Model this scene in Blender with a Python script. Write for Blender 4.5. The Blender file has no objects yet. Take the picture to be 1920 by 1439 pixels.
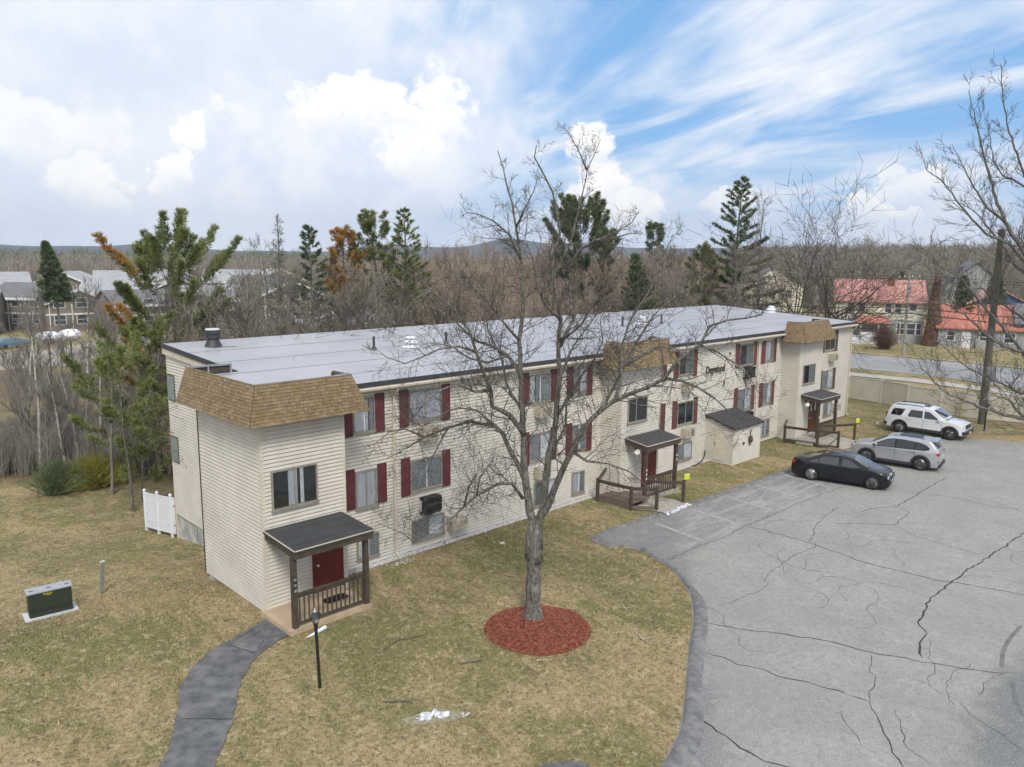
import bpy, bmesh, math, random
import numpy as np
from mathutils import Vector, Matrix, noise as mnoise
from mathutils.geometry import tessellate_polygon

# ------------------------------------------------------------------ camera
SC = bpy.context.scene
COL = SC.collection
CAM = Vector((-10.578, -21.823, 11.122))
def make_camera():
    cd = bpy.data.cameras.new('camera'); co = bpy.data.objects.new('camera', cd); COL.objects.link(co)
    yaw, pit, rol = map(math.radians, (45.977, 9.3238, 0.478))
    fw = Vector((math.cos(yaw)*math.cos(pit), math.sin(yaw)*math.cos(pit), -math.sin(pit)))
    r = Vector((math.sin(yaw), -math.cos(yaw), 0)); u = r.cross(fw)
    r2 = r*math.cos(rol) + u*math.sin(rol); u2 = u*math.cos(rol) - r*math.sin(rol)
    m = Matrix((r2, u2, -fw)).transposed().to_4x4(); m.translation = CAM
    co.matrix_world = m
    cd.sensor_width = 36; cd.lens = 1476.47/1920*36
    cd.clip_start = .1; cd.clip_end = 12000
    SC.camera = co
make_camera()
SC.view_settings.view_transform = 'Standard'
SC.view_settings.look = 'None'
SC.view_settings.exposure = 0.38
SC.view_settings.gamma = 1.0
SC.view_settings.use_curve_mapping = False
SC.cycles.max_bounces = 6
SC.cycles.diffuse_bounces = 3
SC.cycles.glossy_bounces = 3
SC.cycles.transparent_max_bounces = 8
SC.cycles.volume_bounces = 0

# ------------------------------------------------------------------ sky
SUN_EL, SUN_AZ = math.radians(48), math.radians(236)      # azimuth measured from +X towards +Y
def N(nt, t, **kw):
    n = nt.nodes.new(t)
    for k, v in kw.items():
        if k == 'inp':
            for a, b in v.items(): n.inputs[a].default_value = b
        else: setattr(n, k, v)
    return n
class G:
    """little helper to write shader maths as python expressions"""
    def __init__(s, nt): s.nt = nt
    def m(s, op, a, b=0.0, c=0.0, clamp=False):
        n = s.nt.nodes.new('ShaderNodeMath'); n.operation = op; n.use_clamp = clamp
        for i, v in enumerate((a, b, c)):
            if isinstance(v, (int, float)): n.inputs[i].default_value = v
            else: s.nt.links.new(v, n.inputs[i])
        return n.outputs[0]
    def ramp(s, v, lo, hi, a=0.0, b=1.0, smooth=True):
        n = s.nt.nodes.new('ShaderNodeMapRange'); n.interpolation_type = 'SMOOTHSTEP' if smooth else 'LINEAR'
        s.nt.links.new(v, n.inputs[0])
        for i, q in zip((1, 2, 3, 4), (lo, hi, a, b)): n.inputs[i].default_value = q
        return n.outputs[0]
    def mix(s, f, a, b):
        n = s.nt.nodes.new('ShaderNodeMix'); n.data_type = 'RGBA'; n.clamp_factor = True
        for k, v in ((0, f), (6, a), (7, b)):
            if hasattr(v, 'links'): s.nt.links.new(v, n.inputs[k])
            elif k == 0: n.inputs[0].default_value = v
            else: n.inputs[k].default_value = (*v, 1) if len(v) == 3 else v
        return n.outputs[2]
    def noise(s, vec, scale, detail=4, rough=.55, dist=0.0, out=0):
        n = s.nt.nodes.new('ShaderNodeTexNoise')
        if vec is not None: s.nt.links.new(vec, n.inputs['Vector'])
        n.inputs['Scale'].default_value = scale; n.inputs['Detail'].default_value = detail
        n.inputs['Roughness'].default_value = rough; n.inputs['Distortion'].default_value = dist
        return n.outputs[out]
    def comb(s, x, y, z=0.0):
        n = s.nt.nodes.new('ShaderNodeCombineXYZ')
        for i, v in enumerate((x, y, z)):
            if isinstance(v, (int, float)): n.inputs[i].default_value = v
            else: s.nt.links.new(v, n.inputs[i])
        return n.outputs[0]
    def sep(s, v):
        n = s.nt.nodes.new('ShaderNodeSeparateXYZ'); s.nt.links.new(v, n.inputs[0]); return n.outputs

def make_world():
    w = bpy.data.worlds.new('World'); SC.world = w; w.use_nodes = True
    nt = w.node_tree; nt.nodes.clear(); g = G(nt)
    out = N(nt, 'ShaderNodeOutputWorld'); bg = N(nt, 'ShaderNodeBackground')
    nt.links.new(bg.outputs[0], out.inputs[0]); bg.inputs[1].default_value = 0.077
    sky = N(nt, 'ShaderNodeTexSky'); sky.sky_type = 'NISHITA'; sky.sun_disc = False
    sky.sun_elevation = SUN_EL; sky.sun_rotation = math.radians(90) - SUN_AZ
    sky.altitude = 100; sky.air_density = 1.0; sky.dust_density = .3; sky.ozone_density = 3.0
    tc = N(nt, 'ShaderNodeTexCoord'); d = tc.outputs['Generated']
    x, y, z = g.sep(d)
    az = g.m('MULTIPLY', g.m('ARCTAN2', y, x), 57.2958)
    el = g.m('MULTIPLY', g.m('ARCSINE', z), 57.2958)
    # warp so that cloud outlines billow
    n1 = g.sep(g.noise(d, 9, 5, .55, 0, 1)); n2 = g.sep(g.noise(d, 38, 5, .6, 0, 1))
    wa = g.m('ADD', g.m('MULTIPLY', g.m('SUBTRACT', n1[0], .5), 9), g.m('MULTIPLY', g.m('SUBTRACT', n2[0], .5), 4.0))
    we = g.m('ADD', g.m('MULTIPLY', g.m('SUBTRACT', n1[1], .5), 6), g.m('MULTIPLY', g.m('SUBTRACT', n2[1], .5), 3.4))
    A = g.m('ADD', az, wa); E_ = g.m('ADD', el, we)
    def blob(list_, soft, top=False):
        tot = None
        for (ca, ce, ra, re, amp) in list_:
            q = g.m('ADD', g.m('POWER', g.m('DIVIDE', g.m('SUBTRACT', A, ca), ra), 2), g.m('POWER', g.m('DIVIDE', g.m('SUBTRACT', E_, ce), re), 2))
            v = g.ramp(q, 1 + soft, 1 - soft, 0, amp)
            if top: v = g.m('MULTIPLY', v, g.ramp(g.m('DIVIDE', g.m('SUBTRACT', E_, ce), re), -1.0, .15, .12, 1))
            tot = v if tot is None else g.m('MAXIMUM', tot, v)
        return tot
    # planar sheet of high cloud
    k = g.m('ADD', g.m('MAXIMUM', z, 0.0), .12)
    px, py = g.m('DIVIDE', x, k), g.m('DIVIDE', y, k)
    # streak direction: rotate by 62 deg and stretch
    a = math.radians(68)
    u_ = g.m('ADD', g.m('MULTIPLY', px, math.cos(a)), g.m('MULTIPLY', py, math.sin(a)))
    v_ = g.m('SUBTRACT', g.m('MULTIPLY', py, math.cos(a)), g.m('MULTIPLY', px, math.sin(a)))
    st = g.noise(g.comb(g.m('MULTIPLY', u_, .5), g.m('MULTIPLY', v_, 1.8), 3.1), 1.0, 7, .58, .8)
    st2 = g.noise(g.comb(px, py, 9.0), .75, 5, .6, .4)
    streak = g.ramp(g.m('ADD', g.m('MULTIPLY', st, .72), g.m('MULTIPLY', st2, .28)), .40, .66)
    # the western half (left) is veiled by broad pale cloud
    veil = g.ramp(g.m('ADD', az, g.m('MULTIPLY', g.m('SUBTRACT', n1[2], .5), 26)), 40, 56, 0, .86)
    veil = g.m('MAXIMUM', veil, g.ramp(g.m('ADD', az, g.m('MULTIPLY', g.m('SUBTRACT', n1[2], .5), 22)), 0, -18, 0, .82)); veil = g.m('MAXIMUM', veil, g.ramp(el, 20, 34, 0, .72))
    cover = g.m('MAXIMUM', g.m('MULTIPLY', streak, .95), veil)
    cover = g.m('MAXIMUM', cover, g.ramp(el, 6.5, -1, 0, .8))
    nish = N(nt, 'ShaderNodeHueSaturation', inp={'Hue': .485, 'Saturation': 1.25, 'Value': 1.0})
    nt.links.new(sky.outputs[0], nish.inputs['Color'])
    blue = g.mix(.72, nish.outputs[0], (2.5, 5.4, 10.0))
    hazecol = g.mix(g.ramp(g.noise(d, 5, 5, .6), .35, .65), (8.6, 9.3, 10.3), (11.2, 11.1, 11.1))
    c = g.mix(cover, blue, hazecol)
    # cumulus: bodies (blue-grey) and sunlit heads (white)
    body = blob([(57, 6.8, 12, 3.6, .9), (38.3, 3, 4.2, 2.6, .8), (71, 4.5, 8, 3.5, .5), (19, 2.4, 4.5, 2.2, .8), (23.2, 1.6, 3, 1.6, .7), (31, 3, 3, 1.6, .45)], .75)
    c = g.mix(body, c, g.mix(g.ramp(g.noise(d, 16, 6, .6), .38, .62), (8.3, 9.1, 10.6), (10.4, 10.6, 11.1)))
    head = blob([(56.8, 10.2, 3.8, 2.2, 1), (51.0, 9.8, 2.4, 2.7, 1), (54, 7.6, 2.6, 1.8, .75), (40.4, 7.4, 1.9, 2.4, 1), (39.4, 4.5, 2.6, 2.2, 1), (36.6, 2.4, 2.4, 1.4, .9),
                 (67.6, 7.1, 1.4, 1.5, .95), (68.6, 4.8, 1.1, 1.4, .8), (75.5, 7.0, 4, 2.2, .55), (73, 4.4, 2.6, 1.8, .75), (23.1, 3.3, 1.5, 1.3, .95), (21.3, 2.6, 1.0, .8, .9), (19.5, 4.4, 2.6, 1.3, .7), (31.6, 4.3, 1.3, 1.0, .6), (65, 9.7, 1.2, .9, .5)], .35, True)
    shade = g.ramp(g.noise(d, 22, 5, .6), .30, .58, .6, 1)
    c = g.mix(g.m('MULTIPLY', head, shade), c, (12.6, 12.2, 11.6))
    # round the rest of the sky the same broken cloud goes on
    nt.links.new(c, bg.inputs[0])
make_world()
sd = bpy.data.lights.new('sun', 'SUN'); sun = bpy.data.objects.new('sun', sd); COL.objects.link(sun)
sd.energy = 2.1; sd.angle = math.radians(16); sd.color = (1, .94, .84)
sv = Vector((math.cos(SUN_AZ)*math.cos(SUN_EL), math.sin(SUN_AZ)*math.cos(SUN_EL), math.sin(SUN_EL)))
sun.rotation_euler = sv.to_track_quat('Z', 'Y').to_euler()
sun.location = (0, 0, 60)

# ------------------------------------------------------------------ materials
MAT = {}
def srgb(r, g_, b):
    f = lambda c: (c/255/12.92) if c/255 <= .04045 else ((c/255+.055)/1.055)**2.4
    return (f(r), f(g_), f(b))
def mat(name, col, rough=.7, col2=None, scale=3, detail=4, bump=0.0, bscale=None, metal=0.0, spec=.5, coat=0.0, stretch=None, emit=None, lo=.35, hi=.65, col3=None, scale3=.5, lo3=.45, hi3=.7):
    m = bpy.data.materials.new(name); m.use_nodes = True; nt = m.node_tree
    b = nt.nodes['Principled BSDF']; g = G(nt)
    b.inputs['Roughness'].default_value = rough; b.inputs['Metallic'].default_value = metal
    b.inputs['Specular IOR Level'].default_value = spec; b.inputs['Coat Weight'].default_value = coat
    if emit:
        b.inputs['Emission Color'].default_value = (*emit[:3], 1); b.inputs['Emission Strength'].default_value = emit[3]
    tc = N(nt, 'ShaderNodeTexCoord'); v = tc.outputs['Object']
    if stretch:
        mp = N(nt, 'ShaderNodeMapping'); nt.links.new(v, mp.inputs[0]); mp.inputs['Scale'].default_value = stretch; v = mp.outputs[0]
    if col2 is None: col2 = tuple(c*.82 for c in col)
    f = g.ramp(g.noise(v, scale, detail, .6), lo, hi)
    c = g.mix(f, col, col2)
    if col3: c = g.mix(g.ramp(g.noise(v, scale3, 5, .6), lo3, hi3), c, col3)
    nt.links.new(c, b.inputs['Base Color'])
    if bump:
        bn = N(nt, 'ShaderNodeBump', inp={'Strength': bump, 'Distance': .03}); nt.links.new(g.noise(v, bscale or scale*6, 4, .65), bn.inputs['Height'])
        nt.links.new(bn.outputs[0], b.inputs['Normal'])
    MAT[name] = m; return m
mat('siding', (.655, .615, .545), .55, (.59, .555, .49), 1.2, col3=(.49, .45, .385), scale3=.35, lo3=.5, hi3=.85)
mat('siding_gap_shade', (.17, .15, .125), .8)  # core wall coloured dark so the board gaps read as lap shadows
mat('trim', (.66, .60, .50), .5, (.58, .525, .435), 2)
mat('burgundy', (.125, .03, .038), .55, (.095, .02, .026), 3)
mat('burgundy_brown', (.15, .052, .045), .55, (.12, .04, .036), 3)
mat('membrane', (.41, .41, .44), .42, (.36, .36, .39), .35, 6, spec=.5, col3=(.31, .31, .34), scale3=.9, lo3=.56, hi3=.8)
mat('membrane_seam', (.19, .195, .22), .5)
mat('dark_metal', (.05, .052, .06), .5, (.035, .037, .042), 4)
mat('concrete', (.52, .51, .48), .85, (.33, .33, .31), 2, bump=.25, col3=(.25, .26, .24), scale3=.8, lo3=.55, hi3=.75)
mat('porch_concrete', (.50, .385, .26), .85, (.40, .31, .21), 2.2, bump=.2)
mat('step_concrete', (.42, .38, .33), .85, (.33, .30, .26), 2.2, bump=.2)
mat('brown_wood', (.085, .065, .045), .7, (.055, .042, .03), 5, bump=.2)
mat('brown_wood2', (.10, .065, .05), .7, (.065, .045, .036), 5, bump=.2)
mat('deck_board', (.17, .125, .10), .75, (.13, .095, .078), 6, bump=.2)
mat('porch_membrane', (.052, .056, .062), .6, (.038, .04, .044), 1.5, 5, col3=(.085, .088, .09), scale3=3, lo3=.55, hi3=.8)
mat('dark_shingle', (.072, .068, .074), .85, (.05, .047, .052), 8, bump=.5)
mat('red_door', (.15, .018, .015), .5, (.11, .012, .011), 2)
mat('brown_door', (.13, .035, .016), .45, (.10, .026, .012), 2)
mat('window_frame', (.30, .28, .24), .5, (.24, .225, .195), 3)
mat('window_white', (.72, .72, .72), .4, (.65, .65, .65), 3)
mat('room_dark', (.022, .026, .03), .9, (.03, .036, .04), 1.5)
mat('curtain', (.78, .79, .82), .8, (.50, .52, .56), 9, stretch=(6, 6, .25))
mat('curtain_bright', (.9, .9, .9), .8, (.68, .70, .74), 3)
mat('curtain_blue', (.42, .43, .45), .8, (.27, .28, .30), 7, stretch=(5, 5, .3))
mat('curtain_green', (.26, .30, .29), .8, (.17, .21, .205), 7, stretch=(5, 5, .3))
mat('beige_metal', (.47, .42, .33), .5, (.40, .36, .28), 3)
mat('grille', (.10, .085, .065), .6)
mat('black_plastic', (.012, .012, .014), .32, (.02, .02, .022), 8, bump=.6, bscale=14)
mat('white_plastic', (.78, .80, .84), .4, (.72, .74, .78), 2)
mat('white_letters', (.8, .8, .8), .5)
mat('black_metal', (.012, .013, .015), .4, (.02, .021, .024), 8)
mat('galvanized', (.55, .56, .58), .35, (.42, .43, .45), 6, metal=.7)
mat('transformer_green', (.030, .045, .030), .5, (.022, .034, .023), 12, bump=.15)
mat('transformer_top', (.36, .38, .42), .35, (.30, .32, .36), 4)
mat('pad_white', (.62, .64, .66), .7, (.5, .52, .54), 5)
mat('yellow_paint', (.75, .62, .02), .5, (.65, .55, .02), 4)
mat('sign_yellow', (.62, .70, .02), .5, (.55, .62, .02), 4)
mat('lamp_glass', (.85, .85, .82), .2, (.8, .8, .78), 3)
mat('globe_lit', (.9, .88, .8), .3, emit=(1, .95, .85, .5))
mat('bark', (.235, .22, .195), .95, (.075, .067, .058), 26, 7, bump=1.0, bscale=34, stretch=(1, 1, .26), col3=(.28, .28, .25), scale3=9, lo3=.52, hi3=.72, lo=.33, hi=.62)
mat('twig', (.095, .08, .068), .9, (.05, .042, .036), 3)
mat('twig_red', (.16, .105, .08), .9, (.10, .066, .052), 2)
mat('far_bark', (.21, .185, .16), .95, (.13, .115, .098), 2)
mat('far_twig', (.30, .265, .225), .95, (.22, .19, .16), .3)
mat('far_twig_brown', (.34, .27, .205), .95, (.25, .195, .15), .25)
mat('grey_twig', (.25, .23, .21), .95, (.18, .165, .15), .4)
mat('birch_bark', (.62, .60, .56), .7, (.34, .32, .29), 4, stretch=(1, 1, 3))
mat('pole_wood', (.13, .12, .095), .9, (.09, .085, .065), 3, bump=.5, stretch=(1, 1, .1), col3=(.10, .115, .06), scale3=2)
mat('pole_grey', (.32, .30, .27), .9, (.26, .245, .22), 3, bump=.3, stretch=(1, 1, .1))
mat('needle', (.15, .19, .055), .75, (.24, .27, .085), 1.2, 5)
mat('needle_dark', (.095, .135, .065), .75, (.165, .20, .09), 1.0, 5)
mat('needle_olive', (.21, .22, .065), .75, (.14, .17, .055), 1.0, 5)
mat('needle_brown', (.50, .24, .055), .8, (.33, .20, .05), 1.2, 5)
mat('vine_brown', (.17, .085, .05), .9, (.10, .055, .035), 2, bump=.8, bscale=8)
mat('forsythia', (.30, .27, .035), .8, (.19, .19, .03), 2)
mat('mulch', (.25, .075, .045), .95, (.17, .045, .028), 22, 5, bump=1, bscale=40)
mat('mulch_chip', (.36, .115, .065), .9, (.15, .04, .026), 9, 3)
mat('snow', (.74, .76, .80), .5, (.42, .45, .50), 9, bump=.6, bscale=12)
mat('gravel_white', (.62, .61, .60), .9, (.36, .35, .34), 18)
mat('gravel_bed', (.42, .41, .39), .95, (.25, .24, .22), 25, bump=.8, bscale=60)
mat('mud', (.33, .30, .22), .95, (.24, .205, .13), 5, bump=.3)
mat('crack_soft', (.13, .13, .13), .95, (.17, .17, .17), 3)
mat('pale_roof', (.36, .37, .39), .8, (.30, .31, .33), 1)
mat('stick_wood', (.16, .13, .10), .9, (.09, .07, .055), 8)
mat('stick_pale', (.5, .44, .34), .9, (.32, .27, .2), 8)
mat('tan_vinyl', (.64, .60, .50), .5, (.58, .545, .45), 1.5)
mat('line_paint', (.38, .38, .375), .8, (.24, .24, .24), 6, 7, lo=.35, hi=.7)
mat('road_yellow', (.42, .33, .12), .8, (.30, .26, .15), 3, 5)
mat('crack', (.035, .035, .036), .95, (.055, .055, .055), 4)
mat('berm', (.23, .23, .228), .95, (.14, .142, .145), 4, 6, bump=.9, bscale=30, col3=(.25, .25, .25), scale3=1.2, lo3=.5, hi3=.7)
mat('path_asphalt', (.14, .143, .148), .92, (.085, .088, .094), 3, 6, bump=.5, bscale=60, col3=(.20, .20, .198), scale3=1.8, lo3=.42, hi3=.75)
mat('red_roof', (.50, .245, .21), .5, (.42, .19, .165), 1.2)
mat('pale_yellow', (.62, .56, .28), .6)
mat('red_roof2', (.47, .19, .13), .5, (.43, .15, .115), 1.2)
mat('cream_wall', (.72, .70, .56), .7, (.64, .62, .49), 1)
mat('greygreen_wall', (.34, .36, .35), .7, (.28, .30, .29), 1)
mat('lavender_wall', (.40, .42, .50), .7, (.34, .36, .44), 1)
mat('blue_wall', (.09, .14, .27), .7, (.075, .12, .23), 1)
mat('green_wall', (.30, .34, .27), .7, (.25, .29, .23), 1)
mat('brown_wall', (.22, .19, .155), .8, (.13, .11, .09), .5)
mat('white_wall', (.66, .67, .66), .7, (.58, .59, .58), 1)
mat('grey_roof', (.17, .17, .18), .8, (.13, .13, .14), 1)
mat('house_window', (.04, .05, .06), .2, (.07, .085, .10), 2)
mat('brick', (.22, .09, .06), .9, (.15, .06, .04), 6)
mat('wire', (.02, .02, .02), .6)
mat('leaf_litter', (.21, .145, .085), .95, (.13, .09, .055), 6)
mat('tyre', (.014, .014, .015), .8, (.022, .022, .022), 6)
mat('rim', (.72, .73, .75), .3, (.6, .61, .63), 5, metal=.25)
mat('rim_dark', (.03, .03, .032), .4)
mat('car_black', (.003, .004, .006), .2, (.005, .007, .010), 1, coat=.6, spec=.35)
mat('car_silver', (.46, .47, .49), .28, (.42, .43, .45), 1, metal=.45, coat=.9)
mat('car_white', (.74, .75, .78), .25, (.70, .71, .74), 1, coat=.9)
mat('car_cladding', (.035, .037, .042), .55)
mat('car_trim', (.01, .01, .012), .3)
mat('car_light', (.75, .77, .8), .1, (.4, .42, .45), 12, coat=1.0)
mat('tail_light', (.42, .012, .012), .15, (.25, .008, .01), 9, coat=1.0)
mat('plate', (.6, .62, .6), .4)
mat('underbody', (.008, .008, .009), .9)
mat('tin_grey', (.3, .31, .32), .5)
mat('greencar', (.12, .2, .3), .3)

def glass_mat(name, tint, alpha):
    m = bpy.data.materials.new(name); m.use_nodes = True; nt = m.node_tree; nt.nodes.clear()
    out = N(nt, 'ShaderNodeOutputMaterial'); mx = N(nt, 'ShaderNodeMixShader'); tr = N(nt, 'ShaderNodeBsdfTransparent'); gl = N(nt, 'ShaderNodeBsdfGlossy')
    tr.inputs[0].default_value = (*tint, 1); gl.inputs['Roughness'].default_value = .03; gl.inputs[0].default_value = (.95, .95, .95, 1)
    lw = N(nt, 'ShaderNodeLayerWeight', inp={'Blend': .35}); g = G(nt)
    f = g.m('ADD', g.m('MULTIPLY', lw.outputs['Fresnel'], .6), alpha, clamp=True)
    nt.links.new(f, mx.inputs[0]); nt.links.new(tr.outputs[0], mx.inputs[1]); nt.links.new(gl.outputs[0], mx.inputs[2]); nt.links.new(mx.outputs[0], out.inputs[0])
    MAT[name] = m
def vary(name, lo, hi, tint):
    m = MAT[name]; nt = m.node_tree; g = G(nt); b = nt.nodes['Principled BSDF']; src = b.inputs['Base Color'].links[0].from_socket
    oi = N(nt, 'ShaderNodeObjectInfo'); geo = N(nt, 'ShaderNodeNewGeometry')
    r = g.m('FRACT', g.m('ADD', oi.outputs['Random'], g.m('MULTIPLY', geo.outputs['Random Per Island'], .6)))
    hs = N(nt, 'ShaderNodeHueSaturation'); nt.links.new(src, hs.inputs['Color']); nt.links.new(g.ramp(r, 0, 1, lo, hi, False), hs.inputs['Value'])
    c = g.mix(g.ramp(g.noise(geo.outputs['Position'], .06, 4, .6), .42, .62, 0, .6), hs.outputs[0], tint)
    nt.links.new(c, b.inputs['Base Color'])
vary('far_twig', .6, 1.35, (.20, .19, .15)); vary('far_twig_brown', .6, 1.35, (.26, .23, .17)); vary('grey_twig', .65, 1.3, (.22, .21, .18)); vary('far_bark', .6, 1.5, (.22, .20, .17))
glass_mat('glass', (.90, .93, .95), .04)
glass_mat('car_glass', (.30, .34, .36), .10)
glass_mat('windscreen', (.35, .38, .40), .34)
glass_mat('car_glass_dark', (.08, .09, .10), .06)

def shingle_mat():
    m = bpy.data.materials.new('shingle'); m.use_nodes = True; nt = m.node_tree; g = G(nt); b = nt.nodes['Principled BSDF']; b.inputs['Roughness'].default_value = .9
    oi = N(nt, 'ShaderNodeObjectInfo'); geo = N(nt, 'ShaderNodeNewGeometry')
    rnd = g.m('FRACT', g.m('ADD', geo.outputs['Random Per Island'], oi.outputs['Random']))
    c = g.mix(rnd, (.175, .125, .072), (.31, .235, .145))
    c = g.mix(g.ramp(rnd, .84, .97), c, (.19, .13, .07))
    tc = N(nt, 'ShaderNodeNewGeometry')
    n = g.noise(tc.outputs['Position'], 3.0, 5, .6)
    c = g.mix(g.ramp(n, .45, .75), c, (.19, .14, .05))
    mp = N(nt, 'ShaderNodeMapping'); nt.links.new(tc.outputs['Position'], mp.inputs[0]); mp.inputs['Scale'].default_value = (30, 30, 3)
    c = g.mix(g.ramp(g.noise(mp.outputs[0], 1, 4, .6), .4, .75, 0, .5), c, (.15, .10, .05))
    nt.links.new(c, b.inputs['Base Color']); MAT['shingle'] = m
shingle_mat()

def lawn_nodes(g, P):
    """dormant lawn colour: straw, olive and brown patches"""
    mp = N(g.nt, 'ShaderNodeMapping'); g.nt.links.new(P, mp.inputs[0]); mp.inputs['Scale'].default_value = (1, .45, 1); mp.inputs['Rotation'].default_value = (0, 0, .7)
    big = g.noise(P, .16, 6, .62, .6); mid = g.noise(mp.outputs[0], 1.3, 7, .7, 1.2); fine = g.noise(P, 14, 4, .7); fine2 = g.noise(P, 45, 3, .7)
    straw = g.mix(fine, (.46, .365, .215), (.29, .22, .12))
    olive = g.mix(fine, (.22, .20, .08), (.12, .125, .05))
    f = g.ramp(g.m('ADD', g.m('MULTIPLY', big, .55), g.m('MULTIPLY', mid, .45)), .42, .58, 0, .92)
    c = g.mix(f, straw, olive)
    c = g.mix(g.ramp(mid, .56, .70, 0, .65), c, (.185, .14, .075)); c = g.mix(g.ramp(g.noise(P, .45, 6, .7, .4), .52, .68, 0, .6), c, (.17, .155, .065)); c = g.mix(g.ramp(g.noise(P, .7, 6, .72, .6), .58, .72, 0, .6), c, (.22, .165, .10))
    c = g.mix(g.ramp(g.noise(P, 3.3, 5, .7, .5), .50, .68, 0, .6), c, (.56, .47, .30))
    c = g.mix(g.ramp(g.noise(P, .33, 6, .7, .9), .54, .68, 0, .7), c, g.mix(fine, (.19, .215, .065), (.10, .125, .04)))
    c = g.mix(g.ramp(g.noise(P, .26, 5, .65, 1.3), .60, .74, 0, .6), c, (.29, .205, .125))
    c = g.mix(g.ramp(fine2, .52, .70, 0, .6), c, (.11, .095, .045))
    c = g.mix(g.ramp(g.noise(P, 6.5, 5, .78, .5), .47, .62, 0, .7), c, (.12, .105, .05)); c = g.mix(g.ramp(g.noise(P, 8.5, 4, .8, .3), .56, .70, 0, .6), c, (.60, .52, .35))
    return c
def ground_mat():
    m = bpy.data.materials.new('ground'); m.use_nodes = True; nt = m.node_tree; g = G(nt); b = nt.nodes['Principled BSDF']
    b.inputs['Roughness'].default_value = .95; b.inputs['Specular IOR Level'].default_value = .15
    geo = N(nt, 'ShaderNodeNewGeometry'); P = geo.outputs['Position']; x, y, z = g.sep(P)
    c = lawn_nodes(g, P)
    # wood floor and rough ground behind the building
    edge = g.m('ADD', g.m('MULTIPLY', g.m('SUBTRACT', g.noise(P, .25, 5, .6), .5), 7), g.m('ADD', y, g.m('MULTIPLY', g.m('MAXIMUM', x, -8), .85)))
    wood = g.ramp(edge, 28.5, 31.5)
    wood = g.m('MULTIPLY', wood, g.ramp(x, 80, 62)); wood = g.m('MULTIPLY', wood, g.ramp(y, 12.5, 15))
    wood = g.m('MULTIPLY', wood, g.ramp(y, 90, 78))
    litter = g.mix(g.ramp(g.noise(P, 1.3, 6, .65), .35, .65), (.19, .135, .085), (.12, .088, .06))
    litter = g.mix(g.ramp(g.noise(P, .2, 3), .45, .62), litter, (.21, .175, .085))
    c = g.mix(wood, c, litter)
    far = g.ramp(g.m('ADD', g.m('ABSOLUTE', x), g.m('ABSOLUTE', y)), 330, 420)
    c = g.mix(far, c, g.mix(g.ramp(g.noise(P, .01, 5), .4, .6), (.085, .075, .07), (.05, .06, .05)))
    nt.links.new(c, b.inputs['Base Color'])
    bn = N(nt, 'ShaderNodeBump', inp={'Strength': .8, 'Distance': .04}); nt.links.new(g.noise(P, 9, 6, .75), bn.inputs['Height']); nt.links.new(bn.outputs[0], b.inputs['Normal'])
    MAT['ground'] = m
ground_mat()
def grass_mat():
    m = bpy.data.materials.new('grass_blade'); m.use_nodes = True; nt = m.node_tree; g = G(nt); b = nt.nodes['Principled BSDF']
    b.inputs['Roughness'].default_value = .9; b.inputs['Specular IOR Level'].default_value = .1
    geo = N(nt, 'ShaderNodeNewGeometry'); c = lawn_nodes(g, geo.outputs['Position'])
    r = geo.outputs['Random Per Island']
    c = g.mix(g.ramp(r, .5, 1, 0, .6), c, (.60, .51, .33)); c = g.mix(g.ramp(r, .3, 0, 0, .55), c, (.09, .08, .03))
    nt.links.new(c, b.inputs['Base Color']); MAT['grass_blade'] = m
grass_mat()
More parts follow.
